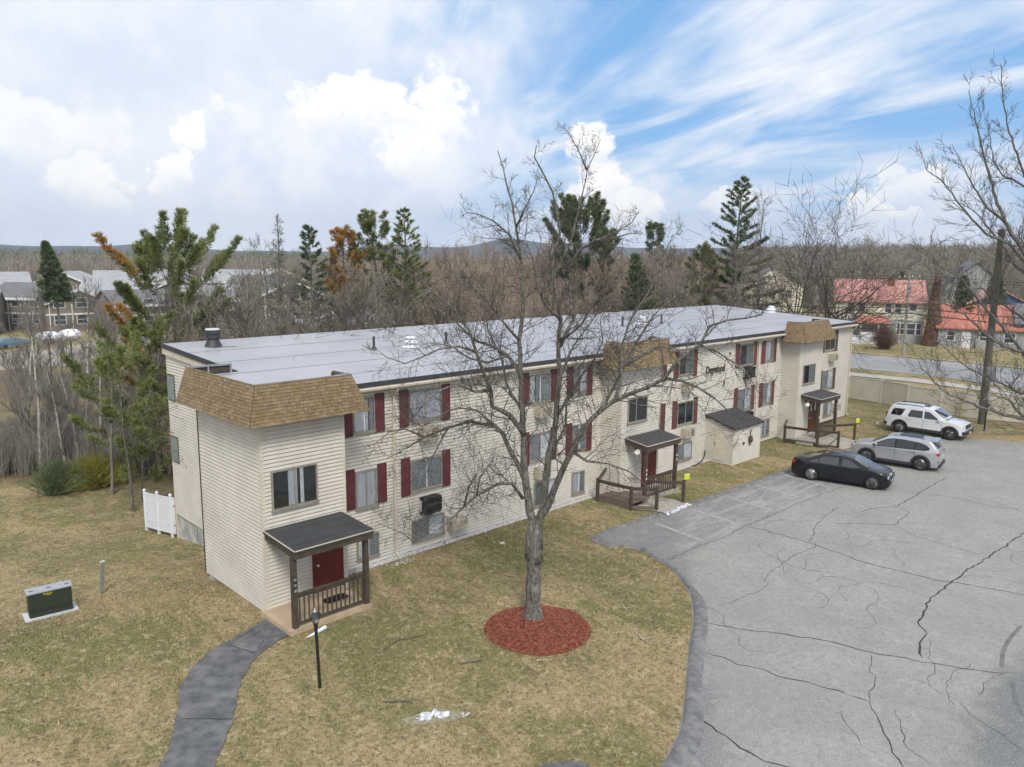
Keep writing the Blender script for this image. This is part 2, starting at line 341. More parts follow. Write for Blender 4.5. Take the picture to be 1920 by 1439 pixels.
def asphalt_mat():
    m = bpy.data.materials.new('asphalt'); m.use_nodes = True; nt = m.node_tree; g = G(nt); b = nt.nodes['Principled BSDF']
    b.inputs['Roughness'].default_value = .85
    geo = N(nt, 'ShaderNodeNewGeometry'); P = geo.outputs['Position']; x, y, z = g.sep(P)
    c = g.mix(g.ramp(g.noise(P, .5, 6, .6, .5), .35, .65), (.29, .284, .266), (.24, .236, .222))
    # driving lanes worn along y
    mp = N(nt, 'ShaderNodeMapping'); nt.links.new(P, mp.inputs[0]); mp.inputs['Scale'].default_value = (.25, 1.1, 1)
    c = g.mix(g.ramp(g.noise(mp.outputs[0], .5, 5, .6, .8), .5, .75, 0, .55), c, (.24, .237, .228))
    # darker sealed band of the stalls next to the grass
    band = g.m('ADD', y, g.m('MULTIPLY', g.m('SUBTRACT', g.noise(P, .6, 5, .65), .5), 1.4))
    band = g.m('MULTIPLY', g.ramp(band, -6.3, -5.9), g.ramp(x, 33, 27))
    dark = g.mix(g.ramp(g.noise(mp.outputs[0], 1.4, 6, .7, 1.0), .38, .62), (.14, .14, .145), (.32, .315, .305))
    c = g.mix(g.m('MULTIPLY', band, .85), c, dark)
    # stained strip along the kerb
    ex = g.m('SUBTRACT', x, g.m('ADD', 12.9, g.m('MULTIPLY', g.m('ADD', y, 6.0), 1.28)))
    ex = g.m('ADD', ex, g.m('MULTIPLY', g.m('SUBTRACT', g.noise(P, .8, 5, .65), .5), 3.0))
    c = g.mix(g.ramp(ex, 1.7, .2, 0, .75), c, (.12, .125, .135))
    # darker ragged oval towards the bottom right
    dx = g.m('DIVIDE', g.m('SUBTRACT', x, 12.0), 5.5); dy = g.m('DIVIDE', g.m('ADD', y, 18.9), 1.9)
    dd = g.m('ADD', g.m('POWER', dx, 2), g.m('POWER', dy, 2)); dd = g.m('ADD', dd, g.m('MULTIPLY', g.m('SUBTRACT', g.noise(P, .9, 5, .6), .5), 2.2))
    c = g.mix(g.ramp(dd, 1.7, .7, 0, .85), c, (.10, .105, .11))
    c = g.mix(g.ramp(g.noise(P, 5, 5, .75), .43, .68, 0, .65), c, (.165, .162, .155)); c = g.mix(g.ramp(g.noise(P, 2.1, 6, .7, 1.0), .52, .75, 0, .5), c, (.42, .415, .40))
    fine = g.noise(P, 24, 4, .85)
    c = g.mix(g.ramp(fine, .40, .75, 0, .55), c, (.50, .49, .47)); c = g.mix(g.ramp(fine, .46, .28, 0, .6), c, (.13, .13, .125))
    nt.links.new(c, b.inputs['Base Color'])
    bn = N(nt, 'ShaderNodeBump', inp={'Strength': .35, 'Distance': .01}); nt.links.new(g.noise(P, 60, 4, .8), bn.inputs['Height']); nt.links.new(bn.outputs[0], b.inputs['Normal'])
    MAT['asphalt'] = m
asphalt_mat()
mat('road_asphalt', (.27, .275, .29), .85, (.22, .225, .24), .4, 5, col3=(.33, .33, .34), scale3=.15)
mat('sidewalk', (.46, .44, .40), .85, (.38, .37, .34), .6, 5)
mat('rough_track', (.36, .32, .26), .95, (.27, .24, .20), .6, 6)

# ------------------------------------------------------------------ object helpers
def tag(o, label=None, cat=None, group=None, kind=None):
    if label: o['label'] = label
    if cat: o['category'] = cat
    if group: o['group'] = group
    if kind: o['kind'] = kind
    return o
def empty(name, loc=(0, 0, 0), rz=0.0):
    o = bpy.data.objects.new(name, None); COL.objects.link(o); o.location = loc; o.rotation_euler = (0, 0, rz); o.empty_display_size = .3
    return o
def link_mesh(name, me, parent=None, loc=None):
    o = bpy.data.objects.new(name, me); COL.objects.link(o)
    if parent: o.parent = parent
    if loc is not None: o.location = loc
    return o
def copy_tree(o, parent=None):
    c = o.copy(); COL.objects.link(c)
    if parent: c.parent = parent
    for ch in o.children: copy_tree(ch, c)
    return c
class MB:
    def __init__(s): s.v = []; s.f = []; s.m = []; s.mats = []
    def _mi(s, m):
        if m not in s.mats: s.mats.append(m)
        return s.mats.index(m)
    def add(s, verts, faces, m=None):
        b = len(s.v); s.v.extend([tuple(p) for p in verts]); s.f.extend([tuple(i+b for i in f) for f in faces])
        s.m.extend([s._mi(m) if m else 0]*len(faces)); return s
    def box(s, x0, x1, y0, y1, z0, z1, m=None, M=None):
        v = [(x0,y0,z0),(x1,y0,z0),(x1,y1,z0),(x0,y1,z0),(x0,y0,z1),(x1,y0,z1),(x1,y1,z1),(x0,y1,z1)]
        if M is not None: v = [tuple(M @ Vector(p)) for p in v]
        return s.add(v, [(0,3,2,1),(4,5,6,7),(0,1,5,4),(1,2,6,5),(2,3,7,6),(3,0,4,7)], m)
    def beam(s, a, b, w, h, m=None, up=(0, 0, 1)):
        a, b = Vector(a), Vector(b); d = (b-a).normalized(); u = Vector(up)
        if abs(d.dot(u)) > .98: u = Vector((1, 0, 0))
        r = d.cross(u).normalized(); u = r.cross(d)
        v = []
        for p in (a, b):
            for i, j in ((-1,-1),(1,-1),(1,1),(-1,1)): v.append(p + r*(i*w/2) + u*(j*h/2))
        return s.add(v, [(0,1,2,3),(7,6,5,4),(0,4,5,1),(1,5,6,2),(2,6,7,3),(3,7,4,0)], m)
    def tube(s, pts, rad, k=6, m=None, cap=True):
        pts = [Vector(p) for p in pts]; n = len(pts)
        if isinstance(rad, (int, float)): rad = [rad]*n
        ref = Vector((0, 0, 1)); V = []; prev = None
        for i, p in enumerate(pts):
            d = (pts[min(i+1, n-1)] - pts[max(i-1, 0)])
            if d.length < 1e-9: d = Vector((0, 0, 1))
            d.normalize()
            if prev is None:
                a = Vector((1, 0, 0)) if abs(d.x) < .8 else Vector((0, 1, 0)); r = (a - d*a.dot(d)).normalized()
            else:
                r = prev - d*prev.dot(d); r = r.normalized() if r.length > 1e-6 else prev
            prev = r; u = d.cross(r)
            for j in range(k):
                t = 2*math.pi*j/k; V.append(p + (r*math.cos(t) + u*math.sin(t))*rad[i])
        F = []
        for i in range(n-1):
            for j in range(k):
                a = i*k+j; b = i*k+(j+1) % k; F.append((a, b, b+k, a+k))
        if cap: F.append(tuple(range(k-1, -1, -1))); F.append(tuple((n-1)*k+j for j in range(k)))
        return s.add(V, F, m)
    def lathe(s, prof, k=16, m=None, M=None):
        V = []; F = []
        for r, z in prof:
            for j in range(k):
                t = 2*math.pi*j/k; p = Vector((r*math.cos(t), r*math.sin(t), z)); V.append(M @ p if M is not None else p)
        for i in range(len(prof)-1):
            for j in range(k):
                a = i*k+j; b = i*k+(j+1) % k; F.append((a, b, b+k, a+k))
        F.append(tuple(range(k-1, -1, -1))); F.append(tuple((len(prof)-1)*k+j for j in range(k)))
        return s.add(V, F, m)
    def poly(s, pts, z, m=None):
        if len(pts[0]) == 2: P = [Vector((p[0], p[1], z)) for p in pts]
        else: P = [Vector(p) for p in pts]
        tri = tessellate_polygon([P]); 
        out = []
        for t in tri:
            n = (P[t[1]]-P[t[0]]).cross(P[t[2]]-P[t[0]]); out.append(t if n.z >= 0 else (t[0], t[2], t[1]))
        return s.add(P, out, m)
    def mesh(s, name, default='trim', smooth=False):
        me = bpy.data.meshes.new(name); me.from_pydata(s.v, [], s.f)
        for mm in (s.mats or [default]): me.materials.append(MAT[mm])
        if s.mats and len(s.mats) > 1: me.polygons.foreach_set('material_index', s.m)
        if smooth: me.polygons.foreach_set('use_smooth', [True]*len(me.polygons))
        me.update(); return me
    def build(s, name, m=None, parent=None, smooth=False):
        return link_mesh(name, s.mesh(name, m or 'trim', smooth), parent)
def strip(pl, pr, z, m=None):
    b = MB(); n = len(pl); V = [(p[0], p[1], z) for p in pl] + [(p[0], p[1], z) for p in pr]
    b.add(V, [(i, n+i, n+i+1, i+1) for i in range(n-1)], m); return b
def offset_line(pts, w, jit=0.0, rnd=None):
    """ribbon of varying width about a polyline"""
    L, R = [], []
    n = len(pts)
    for i in range(n):
        a = Vector(pts[max(i-1, 0)][:2]); b = Vector(pts[min(i+1, n-1)][:2]); d = (b-a).normalized(); q = Vector((-d.y, d.x))
        ww = w*(rnd.uniform(.5, 1.3) if rnd else 1)*(0.25 if i in (0, n-1) else 1)
        c = Vector(pts[i][:2]) + (q*rnd.uniform(-jit, jit) if rnd else Vector((0, 0)))
        L.append(c+q*ww/2); R.append(c-q*ww/2)
    return L, R
def refine(pts, step, jit, rnd):
    out = []
    for i in range(len(pts)-1):
        a, b = Vector(pts[i][:2]), Vector(pts[i+1][:2]); n = max(1, int((b-a).length/step)); q = Vector((-(b-a).y, (b-a).x)).normalized() if (b-a).length > 0 else Vector((0, 0))
        for k in range(n):
            p = a.lerp(b, k/n); out.append(p + q*(rnd.uniform(-jit, jit) if k else 0))
    out.append(Vector(pts[-1][:2])); return out
def smooth_line(pts, n=8):
    P = [Vector(p[:2]) for p in pts]; out = []
    for i in range(len(P)-1):
        p0, p1, p2, p3 = P[max(i-1, 0)], P[i], P[i+1], P[min(i+2, len(P)-1)]
        for k in range(n):
            t = k/n; out.append(.5*((2*p1) + (p2-p0)*t + (2*p0-5*p1+4*p2-p3)*t*t + (3*p1-p0-3*p2+p3)*t**3))
    out.append(P[-1]); return out
def sstep(a, b, x):
    t = min(1, max(0, (x-a)/(b-a))); return t*t*(3-2*t)

# ------------------------------------------------------------------ terrain
def gz(x, y):
    """ground height: level round the car park, falling away behind the building"""
    d = math.hypot(x, y)
    f = 0.0
    if y > 2.2:
        f = -0.135*(y-2.2) if y > 3.4 else -0.135*(y-2.2)**2/2.4
        if y > 3.4: f = -0.135*(y-2.8)
    f = max(f, -2.2) if f > -1.9 else -1.9 - .3*(1-math.exp((f+1.9)/.3))
    f *= 1 - sstep(34, 46, x)*(1-sstep(60, 200, y - x*.35 + 20))
    h = 0
    if d > 260:
        az = math.degrees(math.atan2(y+21.8, x+10.6)); dd = math.hypot(x+10.6, y+21.8)
        # low wooded rise, then far blue ridges
        h += sstep(300, 700, dd)*(5*sstep(46, 30, az) + 4*mnoise.noise(Vector((x*.004, y*.004, 1.7))) + 9*math.exp(-((az-20)/9)**2))
        ridge = 20 + 10*mnoise.noise(Vector((az*.09, 2.2, .3))) + 7*mnoise.noise(Vector((az*.33, 5.1, .3))) + 34*math.exp(-((az-46.2)/2.6)**2) + 24*math.exp(-((az-41)/3.5)**2) + 16*math.exp(-((az-54)/3)**2) + 12*math.exp(-((az-33)/7)**2) + 12*math.exp(-((az-71)/3)**2)
        h += ridge*sstep(1500, 2500, dd)
    return f + h
def make_ground():
    n_r, n_a = 420, 420
    rr = [0.0]; r = 0.0
    for i in range(n_r):
        r += .42 if r < 60 else .42*(1 + (r-60)*.055)
        rr.append(r)
        if r > 3600: break
    V, F = [], []
    for i, r in enumerate(rr):
        for j in range(n_a):
            a = 2*math.pi*j/n_a; x, y = 6 + r*math.cos(a), 2 + r*math.sin(a)
            V.append((x, y, gz(x, y)))
    for i in range(1, len(rr)-1):
        for j in range(n_a):
            a = i*n_a+j; b = i*n_a+(j+1) % n_a; F.append((a, a+n_a, b+n_a, b))
    c = len(V); V.append((6, 2, 0)); 
    for j in range(n_a): F.append((c, n_a+j, n_a+(j+1) % n_a))
    b = MB(); b.add(V, F); o = b.build('ground', 'ground', smooth=True); tag(o, kind='structure')
make_ground()
# ------------------------------------------------------------------ car park, kerb, paths, road
RND = random.Random(7)
CURB_OUT = [(12.87,-4.72),(12.2,-6.55),(11.41,-7.65),(10.72,-8.35),(9.36,-9.33),(7.92,-10.13),(5.7,-11.48),(4.23,-12.32),(2.92,-12.78),(0.5,-13.6),(-3,-15.0)]
CURB_IN = [(13.25,-4.48),(12.66,-6.32),(11.59,-7.82),(10.85,-8.79),(9.6,-9.72),(8.05,-10.6),(5.9,-11.85),(4.6,-12.75),(3.1,-13.3),(.7,-14.1),(-3,-15.6)]
LOT = [(12.87,-4.72),(12.62,-3.6),(12.74,-2.61),(15.74,-2.56),(17.77,-2.76),(20.69,-2.82),(23.88,-2.95),(28.16,-3.1),(31.04,-3.3),(34.96,-3.3),(37.37,-3.74),(39.87,-4.69),(42.5,-6.28),(44.12,-8.51),(44.5,-9.9),(44.7,-11.9),(47,-20),(52,-60),(-25,-60),(-25,-20),(-3,-15.0),(.5,-13.6),(2.92,-12.78),(4.23,-12.32),(5.7,-11.48),(7.92,-10.13),(9.36,-9.33),(10.72,-8.35),(11.41,-7.65),(12.2,-6.55)]
lot = MB().poly(LOT, .008).build('parking_lot', 'asphalt'); tag(lot, kind='structure')
co, ci = smooth_line(CURB_OUT, 6), smooth_line(CURB_IN, 6)
b = MB(); n = len(co); V = []
for i in range(n):
    o_, i_ = co[i], ci[i]; w = 1 + .12*math.sin(i*1.3); mid1 = o_.lerp(i_, .18); mid2 = o_.lerp(i_, .6)
    V += [(o_.x, o_.y, -.02), (mid1.x, mid1.y, .095*w), (mid2.x, mid2.y, .10*w), (i_.x, i_.y, .009)]
for i in range(n-1):
    for k in range(3): a = i*4+k; b.f.append((a, a+1, a+5, a+4)); b.m.append(0)
b.v = V
o = b.build('kerb', 'berm', smooth=True); tag(o, kind='structure')
# low asphalt kerb along the building side of the stalls
E1 = [(12.62,-3.9),(12.66,-2.61),(15.74,-2.56),(17.0,-2.72)]; E2 = [(19.05,-2.8),(20.69,-2.82),(23.88,-2.95),(28.16,-3.1),(31.04,-3.3),(34.0,-3.3)]
for e in (E1, E2):
    L_, R_ = offset_line(smooth_line(e, 5), .5)
    b = MB(); V = []
    for l, r in zip(L_, R_):
        c = (l+r)/2; V += [(l.x, l.y, -.02), (c.x, c.y, .085), (r.x, r.y, .012)]
    for i in range(len(L_)-1):
        for k in range(2): a = i*3+k; b.f.append((a, a+1, a+4, a+3)); b.m.append(0)
    b.v = V; o = b.build('kerb', 'berm', smooth=True); tag(o, kind='structure')
CRACKS = [[(18.43, -5.95), (18.49, -6.95), (18.46, -8.69), (18.36, -9.2), (18.25, -9.98), (18.02, -10.74), (18.02, -11.68), (18.13, -12.22), (18.2, -13.24), (18.4, -13.78), (18.69, -14.41), (19.09, -15.88), (19.19, -16.66)], [(29.72, -14.44), (26.03, -14.23), (23.51, -14.11), (21.09, -13.99), (19.67, -13.86), (18.35, -13.86), (17.2, -13.83), (15.95, -13.86), (15.25, -14.03), (14.34, -14.16), (13.76, -14.63), (12.72, -14.78), (12.33, -14.91), (12.09, -15.08)], [(9.44, -9.68), (9.79, -10.33), (10.01, -10.83), (10.59, -11.73), (11.1, -12.76), (11.24, -13.31), (11.35, -13.91), (11.63, -14.49), (11.96, -15.31), (12.3, -16.05), (12.64, -16.61), (12.89, -16.89)], [(7.88, -10.67), (8.02, -11.19), (7.96, -11.68), (8.25, -12.33), (8.2, -12.72), (8.41, -13.2), (8.53, -13.71), (8.71, -14.18), (8.69, -14.35)], [(8.67, -14.47), (8.77, -14.95), (8.28, -15.3), (7.64, -15.74), (7.04, -16.15), (6.68, -16.51), (6.34, -16.76)], [(11.25, -13.98), (10.25, -14.34), (10.16, -14.56), (9.59, -14.73), (9.19, -14.75), (8.77, -14.95)], [(4.79, -12.03), (4.96, -12.54), (4.81, -12.97), (4.74, -13.45), (4.67, -13.91), (4.63, -14.29), (4.8, -14.7), (4.9, -15.13)], [(23.83, -7.47), (21.64, -7.76), (20.67, -7.94), (19.64, -8.34), (18.46, -8.69)], [(18.41, -9.09), (16.67, -8.94), (14.81, -9.09), (13.72, -9.32), (13.69, -9.53), (12.83, -9.65), (11.71, -9.49), (10.73, -9.32)], [(32.7, -9.21), (28.79, -9.25), (25.82, -9.3), (24.75, -8.72), (23.68, -8.51)], [(28.29, -8.48), (28.79, -9.25), (29.23, -10.75), (28.99, -12.28), (29.45, -13.42)], [(25.82, -9.3), (25.32, -10.02), (23.1, -10.18), (22.43, -9.38), (21.4, -8.33)], [(23.1, -10.18), (22.4, -11.21), (22.2, -12.29), (22.01, -13.73)], [(16.47, -16.43), (15.22, -16.43), (14.23, -16.52), (13.14, -16.75)], [(12.63, -17.15), (11.64, -17.45), (10.85, -17.83)], [(7.84, -14.59), (7.32, -14.99), (7.09, -15.34), (6.76, -15.57)], [(8.89, -15.51), (8.27, -15.88), (7.45, -16.32), (7.22, -16.93)], [(12.68, -5.94), (14.69, -5.96), (16.86, -6.11), (18.43, -5.95), (19.79, -6.06), (22.9, -6.01), (27.07, -6.3)]]
rc = random.Random(44)
for _ in range(26):        # hair cracks
    x, y = rc.uniform(7, 30), rc.uniform(-18, -7)
    if not (x > 12.5 + (y+6)*1.28 + 1): x += 9
    a = rc.uniform(0, 6.28); L_h = [(x, y)]
    for _k in range(rc.randint(4, 9)): a += rc.uniform(-.8, .8); x += math.cos(a)*.45; y += math.sin(a)*.45; L_h.append((x, y))
    CRACKS.append(L_h)
CW = [.05, .065, .055, .05, .04, .03, .06, .03, .025, .045, .03, .035, .02, .11, .11, .02, .022, .035] + [.016]*26
for pts, w in zip(CRACKS, CW):
    q = refine(pts, .22, .05, RND) if w < .1 else smooth_line(pts, 6); L_, R_ = offset_line(q, w*(.8 if w < .1 else 1.0), .010, RND if w < .1 else None)
    strip(L_, R_, .0125).build('crack', 'crack' if w < .1 else 'crack_soft', lot)
# faded stall lines
for i, xx in enumerate((15.6, 18.35, 21.1, 23.85, 26.6, 29.4)):
    b = MB(); x0, x1 = xx-.1, xx+.1
    b.poly([(x0+.25, -3.25-.1*(xx > 20)), (x0-.05, -5.7), (x1-.05, -5.7), (x1+.25, -3.25-.1*(xx > 20))], .0125)
    o = b.build('stall_line', 'line_paint', lot)
b = MB(); b.poly([(43.6,-10.4),(42.2,-13.2),(42.05,-13.15),(43.45,-10.35)], .0125); b.build('stall_line', 'line_paint', lot)
# curved asphalt footpath
PL = [(-6.6,-7.6),(-5.43,-5.61),(-4.56,-4.35),(-3.62,-2.42),(-2.6,-1.33),(-1.72,-0.9),(-0.65,-0.5),(-0.05,-0.28)]
PR = [(-5.6,-8.5),(-4.52,-6.46),(-3.9,-5.5),(-3.14,-4.5),(-2.62,-3.6),(-2.12,-2.93),(-1.28,-2.15),(-0.14,-1.71)]
pl, pr = smooth_line(PL, 6), smooth_line(PR, 6)
jag = lambda L: [p + Vector((RND.uniform(-.035, .035), RND.uniform(-.035, .035))) for p in L]
pth = strip(jag(pl), jag(pr), .03).build('footpath', 'path_asphalt'); tag(pth, kind='structure')
for a, c in (((-1.76,-1.16),(-1.39,-2.18)), ((-4.17,-3.84),(-3.3,-4.7))):
    L_, R_ = offset_line(refine([a, c], .15, .02, RND), .035, .004, RND); strip(L_, R_, .035).build('joint', 'crack', pth)
for pts in ([(-1.3,-1.15),(-.8,-1.0),(-.3,-.62)], [(-1.6,-1.0),(-1.1,-.85),(-.55,-.6)], [(-1.35,-2.0),(-.9,-1.55),(-.6,-1.5)]):
    L_, R_ = offset_line(refine(pts, .12, .03, RND), .03, .004, RND); strip(L_, R_, .035).build('crack', 'crack', pth)
o = MB().poly([(.77,-10.99),(.99,-10.97),(1.5,-11.32),(1.7,-11.7),(1.1,-11.8)], .012).build('manhole_lid', 'path_asphalt'); tag(o, 'dark asphalt patch set in the lawn at the bottom edge of the photo', 'patch')
# road beyond the fence
road = strip([(58,60),(65.5,24),(69.3,11.5),(69.9,6),(69.4,1.2),(67.6,-4.4),(63,-16),(52,-40)], [(72,60),(78.5,28),(81.2,16.7),(81.9,10.5),(82.2,5.2),(81.3,-2),(77,-16),(66,-40)], .012).build('road', 'road_asphalt'); tag(road, kind='structure')
mid = [(65,60),(70.6,24),(73.3,12.2),(73.9,7),(73.6,1.5),(72.2,-4.2),(68.3,-16),(58,-40)]
for off in (-.35, .35):
    L_, R_ = offset_line(smooth_line([(p[0]+off, p[1]) for p in mid], 5), .16); strip(L_, R_, .017).build('centre_line', 'road_yellow', road)
sw = strip([(62,40),(62.8,24),(63.7,8.7),(64.2,4),(64.0,-.4),(62.2,-8),(57,-22)], [(63.8,40),(65.0,24),(66.0,8.9),(66.5,4.2),(66.2,-.8),(64.4,-8.6),(59.2,-22.6)], .05).build('sidewalk', 'sidewalk'); tag(sw, kind='structure')
ks = strip([(82.2,28.5),(82.0,16.9),(82.6,10.6),(82.9,5.2),(82.0,-2.2)], [(82.45,28.5),(82.3,17),(82.9,10.7),(83.2,5.2),(82.3,-2.3)], .1).build('kerb', 'sidewalk'); tag(ks, kind='structure')
trk = strip([(-20,86),(5,97),(16,97.5),(24,103),(38,121),(55,125)], [(-20,74),(8,81),(16,79.5),(29,93),(43,112),(58,118)], -2.17).build('track', 'rough_track'); tag(trk, kind='structure')

# ------------------------------------------------------------------ the apartment building
ZF, ZB, Y1, D, E, LX = 6.70, 7.29, 1.19, 11.92, 1.80, 44.49
TOWERS = [(0.0, 2.89, 4.47), (17.46, 20.36, 1.19), (34.66, 37.60, 1.19)]
def roofz(y): return ZF + (y-.88)*(ZB-ZF)/(D-.88)
bld = empty('apartment_building', (1.8, 1.19, 0))
tag(bld, 'long three storey beige clapboard apartment building with grey flat roof and three brown shingled mansards', 'building')
BI = Matrix.Translation((-1.8, -1.19, 0))
def part(b, name, m=None, parent=None, smooth=False):
    o = b.build(name, m, parent or bld, smooth)
    if parent is None: o.matrix_parent_inverse = BI
    return o
# core walls
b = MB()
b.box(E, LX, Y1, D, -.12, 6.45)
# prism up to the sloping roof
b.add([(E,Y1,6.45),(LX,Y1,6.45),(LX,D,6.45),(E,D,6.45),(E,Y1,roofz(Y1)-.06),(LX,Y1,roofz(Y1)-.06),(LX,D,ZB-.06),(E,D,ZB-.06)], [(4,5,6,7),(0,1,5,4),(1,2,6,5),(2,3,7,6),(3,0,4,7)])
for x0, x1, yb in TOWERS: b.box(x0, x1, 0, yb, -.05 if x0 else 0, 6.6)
part(b, 'wall', 'siding_gap_shade')
b = MB(); b.box(E+.03, LX-.03, Y1+.03, D-.03, -2.4, -.12); b.box(.03, 2.85, .03, 4.4, -1.0, -.0)
part(b, 'foundation', 'concrete')
b = MB()
for k in range(2): b.tube([(1.825, 9.8-k*1.3, -.25), (1.822, 9.82-k*1.3, -.55-.1*k), (1.825, 9.78-k*1.3, -.8)], .012, 4)
part(b, 'foundation_crack', 'crack')
# clapboards: one wedge per course
EXP = .1255
def board(b, p0, p1, z, nrm, h=EXP, m=None):
    """p0,p1 xy ends on the wall face; nrm outward xy"""
    nx, ny = nrm; t0, t1 = .034, .012; z += .018; h -= .018
    v = []
    for p in (p0, p1):
        v += [(p[0], p[1], z), (p[0]+nx*t0, p[1]+ny*t0, z), (p[0]+nx*t0, p[1]+ny*t0, z+.02), (p[0]+nx*t1, p[1]+ny*t1, z+h), (p[0], p[1], z+h)]
    b.add(v, [(0,1,2,3,4),(9,8,7,6,5),(0,5,6,1),(1,6,7,2),(2,7,8,3),(3,8,9,4)], m)
def courses(p0, p1, nrm, z0, ztop, single=True, clip=None):
    rows = []; z = z0
    while z + .03 < ztop(z) if callable(ztop) else z + .03 < ztop:
        h = EXP if callable(ztop) else min(EXP, ztop-z)
        a, c = p0, p1
        if clip: a, c = clip(z)
        if a is not None: rows.append((a, c, z, h))
        z += EXP
    if single:
        for a, c, z, h in rows:
            b = MB(); board(b, a, c, z, nrm, h); part(b, 'siding_board', 'siding')
        return len(rows)
    b = MB()
    for a, c, z, h in rows: board(b, a, c, z, nrm, h)
    SID.append(b); return 0
SID = []
cnt = 0
cnt += courses((0.0, -.001), (2.89, -.001), (0, -1), .0, 6.12)
cnt += courses((-.001, 0), (-.001, 4.47), (-1, 0), .0, 6.12)
def end_clip(z):       # the end wall runs up under the sloping eave
    if z < 6.4: return (E-.001, 4.47 if z < 6.1 else Y1), (E-.001, D)
    ys = .88 + (z + EXP*.9 + .2 - ZF)*(D-.88)/(ZB-ZF)
    return ((E-.001, max(Y1, ys)), (E-.001, D)) if ys < D-.2 else (None, None)
cnt += courses(None, None, (-1, 0), -.11, 7.1, True, end_clip)
cnt += courses((2.90, Y1-.001), (17.46, Y1-.001), (0, -1), .02, 6.40)
cnt += courses((20.36, Y1-.001), (34.66, Y1-.001), (0, -1), .02, 6.40)
courses((37.60, Y1-.001), (LX, Y1-.001), (0, -1), .02, 6.40, False)
for x0, x1, yb in TOWERS[1:]:
    courses((x0, -.001), (x1, -.001), (0, -1), .0, 6.12, False)
    courses((x0-.001, 0), (x0-.001, Y1), (-1, 0), .0, 6.12, False)
    courses((x1+.001, 0), (x1+.001, Y1), (1, 0), .0, 6.12, False)
courses((2.891, 0), (2.891, Y1), (1, 0), .0, 6.12, False)
allb = MB()
for q in SID: allb.add(q.v, q.f)
tag(part(allb, 'siding', 'siding'), kind='stuff')
# corner boards
b = MB()
def corner(x, y, sx, sy, z0=-.02, z1=6.4, w=.10, t=.028):
    b.box(x-(t if sx < 0 else w), x+(w if sx < 0 else t), y-(t if sy < 0 else w), y+(w if sy < 0 else t), z0, z1)
for x0, x1, yb in TOWERS:
    b = MB(); corner(x0, 0, -1, -1, -.02, 6.1); part(b, 'corner_board', 'trim')
    b = MB(); corner(x1, 0, 1, -1, -.02, 6.1); part(b, 'corner_board', 'trim')
b = MB(); b.box(-.028, .0, 4.37, 4.50, -.02, 6.1); b.box(-.028, .05, 4.47, 4.50, -.02, 6.1); part(b, 'corner_board', 'trim')
b = MB(); b.box(-.05, -.028, 4.50, 4.52, -.05, 6.0); part(b, 'corner_shadow_strip', 'dark_metal')
b = MB(); corner(E, D-.0, -1, 1, -1.3, 7.1, .06); part(b, 'corner_board', 'trim')
b = MB(); corner(LX, Y1, 1, -1, .0, 6.4); part(b, 'corner_board', 'trim')
for x in (16.55, 24.9):
    b = MB(); b.box(x-.04, x+.04, Y1-.04, Y1-.022, -.15, 1.2 if x > 20 else .45); part(b, 'corner_board', 'white_plastic' if x < 20 else 'trim')
b = MB()
for x0, x1 in ((2.9, 17.46), (20.36, 34.66), (37.6, LX)): b.box(x0, x1, Y1-.035, Y1, 6.36, 6.46)
part(b, 'frieze_board', 'trim')
# base flashing
b = MB()
for x0, x1 in ((2.9, 17.46), (20.36, 34.66), (37.6, LX)): b.box(x0, x1, Y1-.03, Y1, -.06, .015)
part(b, 'base_flashing', 'dark_metal')

# roof
rf = MB(); ys = .88
rf.add([(E-.12,ys,ZF),(LX+.12,ys,ZF),(LX+.12,D+.1,roofz(D+.1)),(E-.12,D+.1,roofz(D+.1)),(E-.12,ys,ZF-.07),(LX+.12,ys,ZF-.07),(LX+.12,D+.1,roofz(D+.1)-.07),(E-.12,D+.1,roofz(D+.1)-.07)],
       [(0,1,2,3),(4,7,6,5),(0,4,5,1),(1,5,6,2),(2,6,7,3),(3,7,4,0)])
for x0, x1, yb in TOWERS:
    y1_ = 4.9 if x0 == 0 else .90
    xa, xb = x0-.12, x1+.26
    if x0 == 0:
        rf.add([(xa,-.12,roofz(-.12)),(E-.12,-.12,roofz(-.12)),(E-.12,y1_,roofz(y1_)),(xa,y1_,roofz(y1_))], [(0,1,2,3)])
        rf.add([(E-.12,-.12,roofz(-.12)),(xb,-.12,roofz(-.12)),(xb,.88,ZF),(E-.12,.88,ZF)], [(0,1,2,3)])
    else: rf.add([(xa,-.12,roofz(-.12)),(xb,-.12,roofz(-.12)),(xb,.88,ZF),(xa,.88,ZF)], [(0,1,2,3)])
roof = part(rf, 'roof', 'membrane')
for yy in (2.55, 4.6, 6.85, 9.35):
    b = MB(); x = (-.12 if yy < 4.9 else E-.12)+.02
    z0, z1 = roofz(yy-.03)+.005, roofz(yy+.03)+.005
    b.add([(x,yy-.03,z0),(LX+.1,yy-.03,z0),(LX+.1,yy+.03,z1),(x,yy+.03,z1)], [(0,1,2,3)]); b.build('seam', 'membrane_seam', roof)
